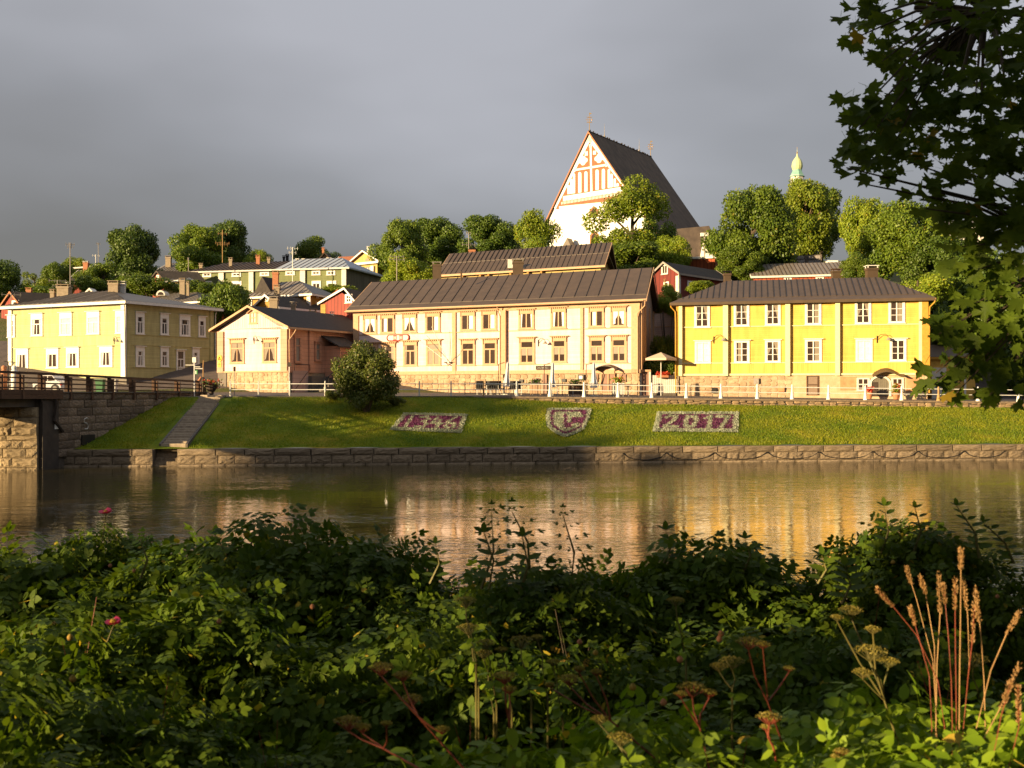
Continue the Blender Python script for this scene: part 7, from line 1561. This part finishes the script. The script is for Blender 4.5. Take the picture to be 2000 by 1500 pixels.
# flowers and hips of the roses
def rose_flower(px_, py, Y, label, s=.045):
    p = PX(px_, py, Y); t = thing('rose_flower', label, 'flower', p); r = np.random.default_rng(int(px_)); n = 7
    a = np.arange(n) * 6.28 / 5; D = np.stack([np.cos(a), np.sin(a) * .6 - .2, .35 + .3 * (np.arange(n) > 4)], 1); V, F = scatter(np.array([(-.55, .45, .05), (0, 0, 0), (.55, .45, .05), (.3, 1, 0), (-.3, 1, 0)])[[0, 1, 2, 3, 4]], np.array([(0, 1, 2), (0, 2, 3), (0, 3, 4)]), np.zeros((n, 3)), D, np.tile([0, -.3, 1.0], (n, 1)), np.full(n, s)); link('petals', npmesh('petals', V, F, petal_pink), t)
    mb = MB(); mb.tube([(-.02, 0, -.16 if s > .03 else -.06), (.004, 0, 0)], .0025, 5); link('stem', mb.mesh('stem', stem_green), t); mb = MB(); mb.lathe([(.002, 0), (.012, .008), (.006, .018)], 0, 0, 8); link('centre', mb.mesh('centre', yellowsign), t)
rose_flower(206, 1003, 5.3, 'bright pink rose standing above the bushes against the water', .036); rose_flower(221, 1219, 3.4, 'pale pink rose half hidden in the left bushes', .028)
hipm = mat('green_hip', (.30, .26, .04), (.34, .16, .03))
HP = [(137, 1245, 2.9), (428, 1214, 3.6), (1132, 1254, 3.4), (1163, 1275, 3.3), (1296, 1372, 2.6), (1328, 1288, 2.8), (1236, 1342, 2.6), (1405, 1248, 2.9), (1408, 1238, 2.9), (1744, 1098, 4.2), (262, 1115, 4.6), (1948, 1165, 4.4), (142, 1326, 2.5), (215, 1105, 4.5), (610, 1185, 3.6)]
for i, (a, b, Y) in enumerate(HP):
    p = PX(a, b, Y); t = thing('rose_hip', 'rose hip ' + ['at far left, low', 'left of the middle, among dark leaves', 'orange, in the middle', 'right beside the middle orange one', 'low among bright herbs, right of middle', 'above the low herbs, right of middle', 'small, low between two umbels', 'green-yellow, one of a pair at the right', 'upper one of the pair at the right', 'in the tall right bush', 'below the pink bloom', 'red, near the right edge', 'reddish, lowest at far left', 'just under the pink bloom', 'high left of the middle'][i], 'rose hip', p, group='rose hips on the wild roses'); mb = MB(); mb.lathe([(.002, -.009), (.008, -.005), (.009, .002), (.005, .008), (.002, .010)], 0, 0, 8); link('hip', mb.mesh('hip', terracotta if i % 3 else hipm, smooth=True), t)
    V, F = scatter(TRI_V * np.array([.4, 1, 1]), TRI_F, np.array([(0, 0, .012)] * 5), np.array([(math.cos(k), math.sin(k), .6) for k in (0, 1.2, 2.5, 3.8, 5)]), np.tile([0, 0, 1.], (5, 1)), np.full(5, .03)); link('sepal', npmesh('sepal', V, F, lf_herb), t)
# upright shoots with broad leaves that stand against the water
OV = leaflet(0, 0, 0, 1, .55, .10, -.10); OVT = (np.array(OV[0]), np.array(OV[1]))
def shoot(px_, py_top, py_base, Y, label, lean=0, ls=.11, n=7, tm=ASH_LEAF, m=lf_rose, seed=1):
    b = PX(px_ - lean, py_base, Y); a = PX(px_, py_top, Y); t = thing('leafy_shoot', label, 'plant', b, group='tall shoots against the water'); r = np.random.default_rng(seed)
    v = a - b; mb = MB(); mid = v * .5 + Vector((.03, 0, 0)); mb.tube([(0, 0, 0), tuple(mid), tuple(v)], [.007, .005, .002], 5); link('stem', mb.mesh('stem', stem_green), t)
    P = []; D = []; Nn = []; S = []
    for i in range(n):
        f = .2 + .8 * i / (n - 1); q = v * f + Vector((.03 * math.sin(math.pi * f), 0, 0))
        for s in (-1, 1):
            ang = r.uniform(-.5, .5); P.append(q); D.append((s * math.cos(ang), math.sin(ang) * .8, .25 + .5 * f)); Nn.append((r.normal(0, .3), -.35, 1)); S.append(ls * (1.15 - .5 * f) * r.uniform(.85, 1.15))
    P.append(v); D.append((0, .1, 1)); Nn.append((0, -1, .3)); S.append(ls * .6)
    V, F = scatter(tm[0], tm[1], np.array(P, float), np.array(D, float), np.array(Nn, float), np.array(S)); o = link('foliage', npmesh('foliage', V, F, m), t); o['kind'] = 'stuff'
OVL = (OVT[0] * np.array([1, 1, 1]), OVT[1])
shoot(960, 1003, 1150, 4.3, 'tall thin shoot left of the middle gap, leaves fanned at its top', 20, .075, 6, seed=1)
shoot(1100, 1008, 1150, 4.3, 'tall thin shoot right of the middle gap with curled tip', -15, .07, 6, seed=2)
shoot(1020, 1048, 1160, 4.2, 'broad-leaved shoot in the middle gap with upright top leaves', 5, .075, 5, OVL, seed=3)
shoot(945, 1040, 1150, 4.2, 'branching shoot at the left of the middle gap', -10, .075, 5, OVL, seed=4)
shoot(1000, 1000, 1120, 4.4, 'slender shoot leaning right over the water in the middle', -35, .085, 5, seed=5)
shoot(850, 1062, 1140, 4.5, 'small curved shoot left of the middle', 10, .06, 4, OVL, seed=6)
shoot(1727, 988, 1090, 4.6, 'upright rose shoot with dark folded leaves, left of three at the right', 10, .07, 6, OVL, seed=7)
shoot(1787, 992, 1080, 4.6, 'upright rose shoot, middle of three at the right', 3, .06, 5, OVL, seed=8)
shoot(1868, 988, 1090, 4.6, 'rose shoot leaning right, last of three above the right bush', -45, .065, 7, OVL, seed=9)
shoot(1920, 1020, 1100, 4.7, 'low rose shoot reaching right over the water', -60, .06, 6, OVL, seed=10)
shoot(1455, 1052, 1120, 4.7, 'short rose shoot before the golden reflection', 5, .065, 4, OVL, seed=11)
shoot(1605, 1085, 1140, 4.6, 'small shoot in the dip before the golden reflection', 8, .08, 4, OVL, seed=12)
shoot(420, 1045, 1120, 5.0, 'arching rose shoot left of the tallest left bush', -20, .09, 5, OVL, lf_herb, seed=13)
shoot(275, 1058, 1130, 4.6, 'bright green shoot right of the pink rose', 0, .09, 5, ROSE_LEAF, lf_herb, seed=14)
shoot(1300, 1035, 1100, 4.9, 'short shoot on the round bush right of the middle', 4, .08, 4, OVL, seed=15)
shoot(1650, 1105, 1180, 4.4, 'weedy stem in the dip with narrow leaves', 6, .09, 6, OVL, seed=16)
# umbels
def umbel(base, heads, Y, label, m=stem_red, seed=1, dim=False):
    b = PX(base[0], base[1], Y); t = thing('umbel_plant', label, 'wild flower', b, group='seeding umbels on the near bank'); r = random.Random(seed); nr = np.random.default_rng(seed)
    root = Vector((0, 0, 0)); zg = znear(b.x, Y); 
    hp = [(PX(hx, hy, Y + r.uniform(-.06, .06)) - b, hr * .82 / FPX * Y) for hx, hy, hr in heads]; main = hp[0][0]; fork = main * .55 + Vector((0, 0, -.01))
    mb = MB(); mb.tube([(0, 0, zg - b.z - .05), (0, 0, 0), tuple(fork)], [.0038, .0034, .0026], 6); link('stem', mb.mesh('stem', m), t)
    for hv, hr in hp:
        mb = MB(); f = fork if hv is main or (hv - fork).length < .3 else fork * .8; mid = f.lerp(hv, .5) + Vector((r.uniform(-.01, .01), 0, -.012)); c = hv - Vector((0, 0, hr * .75)); mb.tube([tuple(f), tuple(mid), tuple(c)], [.0026, .0022, .0018], 5)
        tips = []
        for i in range(20):
            a = i * 2.4; q = math.sqrt((i + .5) / 20); tip = hv + Vector((math.cos(a) * q * hr, math.sin(a) * q * hr, hr * .28 * (1 - q * q) - hr * .1)); tips.append(tip); mb.tube([tuple(c), tuple(tip)], .0009, 3, cap=False)
        link('branch', mb.mesh('branch', m), t)
        k = 20 * 26; T = np.repeat(np.array([tuple(x) for x in tips]), 26, axis=0); u = nr.normal(size=(k, 3)); u /= np.linalg.norm(u, axis=1, keepdims=True); u[:, 2] = np.abs(u[:, 2]) * .8; P = T + u * hr * .17 * nr.uniform(.6, 1.1, (k, 1))
        V, F = scatter(TRI_V, TRI_F, P, u, nr.normal(size=(k, 3)), nr.uniform(.7, 1.2, k) * max(.0035, hr * .085)); o = link('umbel', npmesh('umbel', V, F, lf_umbel), t); o['kind'] = 'stuff'
    k = 6; P = np.array([tuple(fork * (.3 + .7 * i / k)) for i in range(k)]); V, F = scatter(OVL[0], OVL[1], P, nr.normal(size=(k, 3)) * np.array([1, .5, .5]), nr.normal(size=(k, 3)) * .3 + np.array([0, -.4, 1]), nr.uniform(.03, .055, k)); link('stem_leaves', npmesh('stem_leaves', V, F, lf_herb), t)
umbel((905, 1500), [(745, 1303, 28), (787, 1318, 23), (803, 1364, 26), (865, 1424, 16)], 2.45, 'leaning red-stemmed umbel plant with three heads, left of the middle', seed=1)
umbel((835, 1510), [(680, 1408, 33), (708, 1420, 20), (755, 1413, 12)], 2.35, 'low leaning umbel plant with a wide yellow head at bottom left of the middle', seed=2)
umbel((1004, 1500), [(986, 1320, 27), (995, 1346, 17)], 2.5, 'upright red-stemmed umbel plant with two stacked heads in the middle', seed=3)
umbel((1290, 1490), [(1112, 1325, 24), (1131, 1306, 13), (1165, 1312, 14), (1074, 1337, 10)], 2.6, 'umbel plant leaning left with four heads, right of the middle', seed=4)
umbel((1240, 1510), [(1212, 1440, 30), (1172, 1404, 19)], 2.3, 'thick headed umbel low at the bottom right of the middle', stem_green, seed=5)
umbel((1385, 1500), [(1352, 1342, 34), (1385, 1352, 18), (1330, 1355, 14)], 2.5, 'broad brown umbel head on red stems before the dark hollow', seed=6)
umbel((1545, 1500), [(1462, 1252, 28), (1490, 1258, 16), (1541, 1305, 12)], 2.7, 'tall dry brown umbel leaning left', seed=7)
umbel((1520, 1510), [(1502, 1400, 27), (1496, 1420, 12)], 2.35, 'short umbel with reddish stems near the bottom', seed=8)
umbel((1760, 1470), [(1700, 1270, 38), (1735, 1290, 24), (1685, 1312, 22), (1662, 1190, 26), (1705, 1228, 17), (1635, 1205, 14)], 2.75, 'large green umbel cluster with many heads at the right', stem_green, seed=9)
umbel((1660, 1510), [(1645, 1468, 18), (1632, 1478, 10)], 2.25, 'small umbel at the bottom edge on the right', seed=10)
umbel((1430, 1400), [(1430, 1290, 28), (1405, 1300, 20)], 2.95, 'dim greenish umbel in the shaded hollow', stem_green, seed=11)
for i, (x, y, r_) in enumerate([(915, 1225, 26), (950, 1255, 22), (1018, 1250, 30), (1050, 1244, 14), (945, 1275, 20), (980, 1268, 14), (910, 1172, 26), (1080, 1292, 15), (1900, 1285, 34), (1320, 1172, 20)]):
    umbel((x + 20, y + 120), [(x, y, r_)], 3.3, 'single dim umbel in the bushes, ' + ['left of the middle, level with its neighbour', 'left of the middle, a little lower', 'nearest the middle', 'small, right of the middle one', 'low under the left pair', 'tiny, low beside the left pair', 'highest of the dim ones', 'small, right of the middle and low', 'near the right edge', 'pale, before the golden reflection'][i], stem_green, seed=20 + i)
# grasses
def spike(pts, Y, label, hl=.13, m=straw, red=False, seed=1):
    p = [PX(a, b, Y) for a, b in pts]; base = p[-1]; t = thing('grass_stalk', label, 'grass', base, group='dry grass stalks at the right'); r = random.Random(seed); nr = np.random.default_rng(seed)
    q = [x - base for x in p]; mb = MB(); g_ = znear(base.x, Y) - base.z
    mb.tube([tuple(x) for x in q] + [(0, 0, g_)], [.0008] + [.0012] * (len(q)), 5); link('stem', mb.mesh('stem', stem_red if red else m), t)
    L = q[1] - q[0]; n = 150; f = nr.uniform(0, 1, n); hl_ = min(hl, L.length); d = np.array(L.normalized()); P = np.array(q[0]) + d * (f * hl_)[:, None]; rad = .0042 * (1 - .5 * f[:, None]) * (.6 + .7 * np.sin(f[:, None] * 21 + seed) ** 2); u = nr.normal(size=(n, 3)); u /= np.linalg.norm(u, axis=1, keepdims=True)
    V, F = scatter(TRI_V * np.array([.6, 1, 1]), TRI_F, P + u * rad, u - d * 1.2, nr.normal(size=(n, 3)), np.full(n, .007)); link('seed_head', npmesh('seed_head', V, F, mat_straw), t)['kind'] = 'stuff'
mat_straw = leafmat('seed_straw', (.26, .15, .055), (.38, .22, .085), trans=.2)
GR = [([(1877, 1073), (1876, 1200), (1874, 1340), (1873, 1500)], 2.5, 0), ([(1905, 1150), (1915, 1230), (1922, 1330), (1925, 1450)], 2.55, 0), ([(1712, 1150), (1745, 1185), (1790, 1240), (1832, 1330), (1845, 1420)], 2.6, 1), ([(1778, 1186), (1793, 1240), (1815, 1320), (1820, 1420)], 2.6, 1),
      ([(1797, 1125), (1808, 1160), (1825, 1260), (1828, 1400)], 2.7, 0), ([(1833, 1122), (1836, 1200), (1830, 1300), (1828, 1420)], 2.65, 0), ([(1843, 1142), (1852, 1240), (1858, 1330), (1860, 1420)], 2.6, 1), ([(1865, 1128), (1866, 1260), (1868, 1400)], 2.6, 1), ([(1992, 1196), (1965, 1240), (1935, 1310), (1900, 1450)], 2.5, 0), ([(1770, 1108), (1790, 1170), (1822, 1290), (1830, 1420)], 2.8, 0),
      ([(1880, 1132), (1890, 1200), (1893, 1300), (1880, 1440)], 2.7, 0), ([(1904, 1180), (1898, 1260), (1890, 1330), (1880, 1440)], 2.6, 1), ([(1975, 1330), (1955, 1400), (1935, 1500)], 2.3, 1), ([(1988, 1340), (1990, 1420), (1970, 1500)], 2.3, 1), ([(1990, 1300), (1950, 1390), (1890, 1500)], 2.4, 0)]
for i, (p, Y, rd) in enumerate(GR): spike(p, Y, 'dry grass stalk, ' + ['tallest of all, straight, with a long head', 'straight, right of the tallest, small head', 'red-stemmed, leaning far left with a long drooping head', 'red-stemmed, short, upright beside the drooping one', 'leaning left in the middle of the clump', 'upright in the middle of the clump', 'red-stemmed, upright with a double head', 'straight with a thin head just left of the tallest', 'pale, curving out to the right edge', 'leaning left at the back of the clump', 'thin, just right of the tallest', 'red-stemmed, leaning right near the tallest', 'red, thick, low at the right edge', 'red, upright, low at the right edge', 'pale, low, leaning right at the corner'][i], (.05, .085, .11)[i % 3], red=bool(rd), seed=i)
# grass blades tuft at lower right
for k, (cx, n_) in enumerate(((1860, 260), (1950, 200), (1660, 90))):
    p = PX(cx, 1500, 2.35); g_ = znear(p.x, p.y); t = thing('grass_tuft', ['tuft of long fresh grass below the dry stalks', 'tuft of long grass in the bottom right corner', 'thin tuft of grass among the herbs'][k], 'grass', (p.x, p.y, g_)); r = np.random.default_rng(k); V = []; F = []
    for i in range(n_):
        bx, by = r.normal(0, .12), r.normal(0, .1); h = r.uniform(.5, .95) * (.95 if k < 2 else .7); a = r.uniform(0, 6.28); l = r.uniform(.05, .28); w = .0035; s = len(V); c, s_ = math.cos(a), math.sin(a)
        for f in (0, .5, .8, 1): x = bx + c * l * f * f; y = by + s_ * l * f * f; z = h * f * (1 - .12 * f); ww = w * (1 - f * .85); V += [(x - s_ * ww, y + c * ww, z), (x + s_ * ww, y - c * ww, z)]
        for q in range(3): F.append((s + 2 * q, s + 2 * q + 1, s + 2 * q + 3, s + 2 * q + 2))
    link('blades', npmesh('blades', V, F, lf_herb), t)['kind'] = 'stuff'

# ---------------------------------------------------------------- maple whose branches hang into the picture
half = [(0, 1.0), (.08, .82), (.17, .74), (.13, .62), (.34, .70), (.50, .78), (.47, .62), (.60, .56), (.46, .46), (.40, .34), (.52, .30), (.58, .14), (.38, .16), (.20, .04), (0, .10)]
outl = half + [(-x, y) for x, y in reversed(half[1:-1])]
def maple_leaf(fold):
    V = [(0, .36, -fold)] + [(x, y, fold * .55 * abs(x) * 2 - .10 * y * y - fold * (.0 if abs(x) > .3 else .5)) for x, y in outl]; n = len(outl); F = [(0, 1 + (i + 1) % n, 1 + i) for i in range(n)]
    k = len(V); V += [(-.012, .1, 0), (.012, .1, 0), (.01, -.45, .10), (-.01, -.45, .10)]; F += [(k, k + 1, k + 2), (k, k + 2, k + 3)]; return np.array(V), np.array(F)
ML = [maple_leaf(f) for f in (.05, .12, .2)]
MLM = [npmesh('leaf', v, f, lf_maple) for v, f in ML]
tx, ty = 5.6, 5.2
mt = thing('maple_tree', 'large dark maple whose branches hang in from the upper right corner', 'tree', (tx, ty, 1.2))
rr = random.Random(42); nr = np.random.default_rng(42)
CL = [(1700, 25, 52, 5.6, 12), (1745, 60, 55, 5.8, 13), (1690, 60, 30, 5.5, 4), (1800, 35, 65, 6.0, 16), (1850, 70, 60, 5.5, 14), (1770, 110, 35, 5.4, 6), (1815, 125, 40, 5.7, 7), (1755, 95, 30, 5.5, 4), (1880, 20, 50, 5.6, 9), (1848, 150, 28, 5.3, 3), (1900, 105, 20, 5.4, 2),
      (1775, 150, 22, 5.3, 1), (1735, 108, 20, 5.1, 1), (1870, 120, 25, 5.3, 2),
      (1700, 195, 38, 5.0, 6), (1690, 240, 42, 5.0, 9), (1740, 215, 50, 5.2, 12), (1790, 200, 50, 5.4, 12), (1840, 195, 45, 5.2, 10), (1875, 205, 35, 5.0, 6), (1745, 265, 55, 5.1, 13), (1800, 255, 60, 5.5, 14), (1860, 260, 60, 5.2, 14), (1690, 285, 30, 4.9, 4), (1780, 150, 35, 5.2, 4), (1810, 155, 38, 5.2, 5), (1740, 300, 45, 5.0, 6), (1790, 305, 35, 5.1, 4),
      (1665, 315, 14, 4.8, 1), (1690, 345, 20, 4.8, 1), (1740, 335, 18, 4.9, 1), (1915, 250, 60, 5.1, 14), (1905, 180, 45, 4.9, 7), (1885, 150, 28, 4.9, 3),
      (1965, 40, 65, 4.8, 17), (1960, 110, 60, 4.7, 16), (1970, 180, 60, 4.8, 16), (1955, 60, 60, 5.6, 17), (1975, 250, 65, 4.8, 16), (1955, 140, 55, 5.5, 13), (1990, 320, 60, 4.8, 14), (1930, 310, 55, 5.0, 13), (1925, 20, 40, 5, 6),
      (1880, 315, 45, 5.0, 7), (1815, 350, 25, 4.8, 2), (1850, 365, 35, 4.9, 5), (1900, 375, 55, 4.8, 12), (1960, 390, 60, 4.8, 13), (1852, 398, 30, 4.9, 3), (1905, 430, 55, 4.9, 10), (1965, 460, 60, 4.8, 12), (1820, 395, 22, 4.7, 1), (1880, 470, 40, 4.8, 5), (1930, 505, 50, 4.9, 7), (1985, 540, 55, 4.7, 10), (1900, 520, 30, 4.8, 3),
      (1905, 580, 45, 4.7, 6), (1950, 600, 60, 4.7, 12), (1870, 620, 35, 4.6, 4), (1895, 650, 50, 4.6, 8), (1960, 670, 60, 4.6, 12), (1862, 668, 30, 4.5, 3), (1905, 705, 45, 4.6, 7), (1880, 740, 30, 4.5, 3), (1960, 730, 50, 4.5, 9), (1925, 755, 30, 4.5, 3), (1840, 715, 22, 4.5, 1), (1825, 748, 16, 4.45, 1), (1985, 790, 14, 4.4, 1), (1925, 770, 18, 4.4, 1), (1870, 765, 20, 4.4, 1), (1990, 620, 50, 4.5, 9), (1845, 640, 18, 4.5, 1),
      (2080, 60, 90, 5.5, 29), (2100, 220, 100, 5.3, 29), (2090, 420, 100, 5.2, 24), (2080, 620, 80, 5.0, 17), (2200, 300, 140, 6, 36), (1900, -80, 90, 5.6, 26), (1760, -60, 80, 6.0, 19), (2040, -100, 120, 5.5, 29), (1980, 140, 80, 6.6, 15), (2000, 300, 90, 6.6, 15), (1960, 500, 70, 6.2, 8)]
leaves = []
cents = []
for cx, cy, cr, Y, n in CL:
    if cx < 1905: cx -= 12; cr *= 1.22; n = int(n * 1.5) + 1
    if cx >= 1905: n = int(n * 1.3)
    c = PX(cx, cy, Y); r_ = cr / FPX * Y; cents.append((c, r_))
    for i in range(n):
        u = nr.normal(size=3); u /= np.linalg.norm(u); u *= nr.uniform(.2, 1.0) ** .5
        p = np.array(c) + u * np.array([r_, r_ * 1.6, r_]) * .9
        d = np.array([nr.normal(-.25, .55), nr.normal(-.35, .4), nr.normal(-.75, .3)]); nn = np.array([nr.normal(-.25, .45), nr.normal(-.75, .35), nr.normal(.75, .35)])
        leaves.append((p, d, nn, nr.uniform(.055, .105)))
inview = [l for l in leaves if abs(l[0][0] / l[0][1]) < .51 and abs((l[0][2] - 4) / l[0][1]) < .39]
inview.sort(key=lambda l: -l[3] / l[0][1]); big = inview[:300]; bigset = set(id(l) for l in big)
for p, d, nn, s in big:
    D = Vector(d).normalized(); X = D.cross(Vector(nn)).normalized(); Z = X.cross(D); M = Matrix((X, D, Z)).transposed().to_4x4(); M.translation = Vector(p) - mt.location
    o = bpy.data.objects.new('leaf', random.choice(MLM)); COL.objects.link(o); o.parent = mt; o.matrix_local = M @ Matrix.Scale(s, 4)
rest = [l for l in leaves if id(l) not in bigset]; Vs = []; Fs = []; k = 0
for j in range(3):
    sub = rest[j::3]; V, F = scatter(ML[j][0], ML[j][1], np.array([l[0] for l in sub]) - np.array(mt.location), np.array([l[1] for l in sub]), np.array([l[2] for l in sub]), np.array([l[3] for l in sub])); Vs.append(V); Fs.append(F + k); k += len(V)
link('foliage', npmesh('foliage', np.concatenate(Vs), np.concatenate(Fs), lf_maple), mt)['kind'] = 'stuff'
L0 = mt.location
tb = MB(); tb.tube([(0, 0, -.6), (0, 0, 1.5), (.1, 0, 4.5), (.3, .1, 8.5), (.2, .2, 12)], [.42, .33, .27, .18, .06], 12); link('trunk', tb.mesh('trunk', bark), mt)
limbs = [[(0.1, 0, 3.2), (-1.2, .1, 4.4), (-2.3, .3, 4.8), (-3.4, .4, 4.9)], [(0.1, 0, 2.2), (-1.0, -.1, 3.1), (-2.0, -.1, 3.5), (-2.9, 0, 3.4)], [(0, 0, 1.6), (-.9, -.3, 2.4), (-1.6, -.4, 2.7), (-2.4, -.5, 2.4)], [(0, 0, 1.3), (-1.0, -.5, 2.0), (-1.8, -.6, 2.1), (-2.6, -.7, 1.8)], [(.2, 0, 4.5), (-.9, .2, 5.8), (-2.0, .4, 6.2)]]
for lb in limbs:
    m_ = MB(); m_.tube(lb, [.07, .045, .028, .012][:len(lb)], 7); link('limb', m_.mesh('limb', bark), mt)
lp_ = []
for lb in limbs:
    for a, b in zip(lb[:-1], lb[1:]):
        for f in (0, .33, .66): lp_.append((Vector(a).lerp(Vector(b), f), ))
for c, r_ in cents:
    q = c - L0; best = min(lp_, key=lambda w: (w[0] - q).length)[0]; m_ = MB(); mid = best.lerp(q, .55) + Vector((0, 0, .06)); m_.tube([tuple(best), tuple(mid), tuple(q + Vector((0, 0, -.03)))], [.014, .008, .003], 4); link('branch', m_.mesh('branch', bark), mt)
# upper crown of the maple, above the picture; the second is added to block skylight
V, F = crown_arrays(77, 200, 60, 'round', .045, .2, .3); o = link('crown', npmesh('crown', V, F, lf_maple), mt, (1.5, .8, 8.6), 0, (4.2, 4.0, 3.2)); o2 = link('crown', o.data, mt, (-3.6, -6.2, 9.4), 1.0, (7.5, 6.5, 3.0)); o2['kind'] = 'stuff'; o['kind'] = 'stuff'

# ---------------------------------------------------------------- trees of the near bank outside the picture (unseen, several added only for the shade they cast)
def shade_tree(x, Y, z0, z1, w, label, kind='big', m=lf_mid, d=None):
    t = thing('bank_tree', label, 'tree', (x, Y, 2.4 if Y < 2 else max(0, znear(x, Y))), group='trees along the near bank')
    g_ = t.location.z; h = z1 - g_; tm = trunk_mb(max(1, (z0 + z1) / 2 + (z1 - z0) * .2 - g_), max(.06, min(.4, w * .07)), int(abs(x) * 7 + abs(Y)), .3); link('trunk', tm.mesh('trunk', bark), t)
    o = link('crown', crown_mesh(kind, m), t, (0, 0, (z0 + z1) / 2 - g_), x, (w, d or w, (z1 - z0) / 2)); o['kind'] = 'stuff'; return t
def SQ(q, s_): c, s = math.cos(R(SUN_AZ)), math.sin(R(SUN_AZ)); return (c * q - s * s_, -s * q - c * s_)
def FAR(x, y, yc): t = (y - yc) / math.cos(R(SUN_AZ)); return (x - math.sin(R(SUN_AZ)) * t, yc)
SHADE = [(*FAR(-3.5, 60, 3), 4, 17.8, 3.6), (*FAR(2, 60, 2.5), 4, 18.3, 3.6), (*FAR(6, 60, 1.5), 4, 17.9, 2.6), (*FAR(12, 60, 2), 4, 16.0, 2.8), (*FAR(8, 79, 4), 5, 21.5, 1.8), (*FAR(-15, 62.5, 3), 17.2, 19.3, 3.4), (*FAR(-9.5, 62.5, 2), 17.4, 19.4, 3.4), (*FAR(-4.5, 62.5, 3), 17.3, 19.3, 3.0),  # last three: thin high crowns added to shade the upper lawn
 (*SQ(-3.5, 6.5), 3.75, 6.2, .60), (*SQ(-4.6, 7.5), 3.75, 6.2, .60), (*SQ(-2.45, 7.2), 3.75, 5.5, .50), (*SQ(-5.6, 8), 2.5, 4.5, .4), (*SQ(-2.0, 14), 6.4, 12.5, 3.0), (*SQ(-5.5, 15), 6.4, 12, 2.6)]  # the shrubs are added crowns, shaped to shade the thicket
SHADE += [(9, -9, 4, 15, 5), (1, -15, 3.5, 14, 5), (15, -2, 3.5, 14, 4.5), (-6, -21, 3, 14, 5), (20, 7, 3, 12, 4)]  # trees added to keep skylight off the near bank
for i, (x, Y, z0, z1, w) in enumerate(SHADE):
    shade_tree(x, Y, z0, z1, w, 'near-bank ' + ['tree far to the left, first of the row', 'tree far to the left, second of the row', 'tree far to the left, third of the row', 'low tree far to the left, fourth of the row', 'slim tall tree farthest to the left', 'high-crowned shade tree added far left, first', 'high-crowned shade tree added far left, second', 'high-crowned shade tree added far left, third', 'thick shade shrub added close behind the viewpoint', 'low shade shrub added beside the thick one', 'narrow shade shrub added close behind the viewpoint', 'small shade shrub added left of the viewpoint', 'tall tree behind the viewpoint', 'second tall tree behind the viewpoint', 'broad tree added behind the maple to block skylight', 'broad tree added straight behind the viewpoint to block skylight', 'broad tree added right of the maple to block skylight', 'broad tree added far behind the viewpoint to block skylight', 'tree added by the water right of the maple to block skylight'][i], 'big' if w > 2 else 'bush')
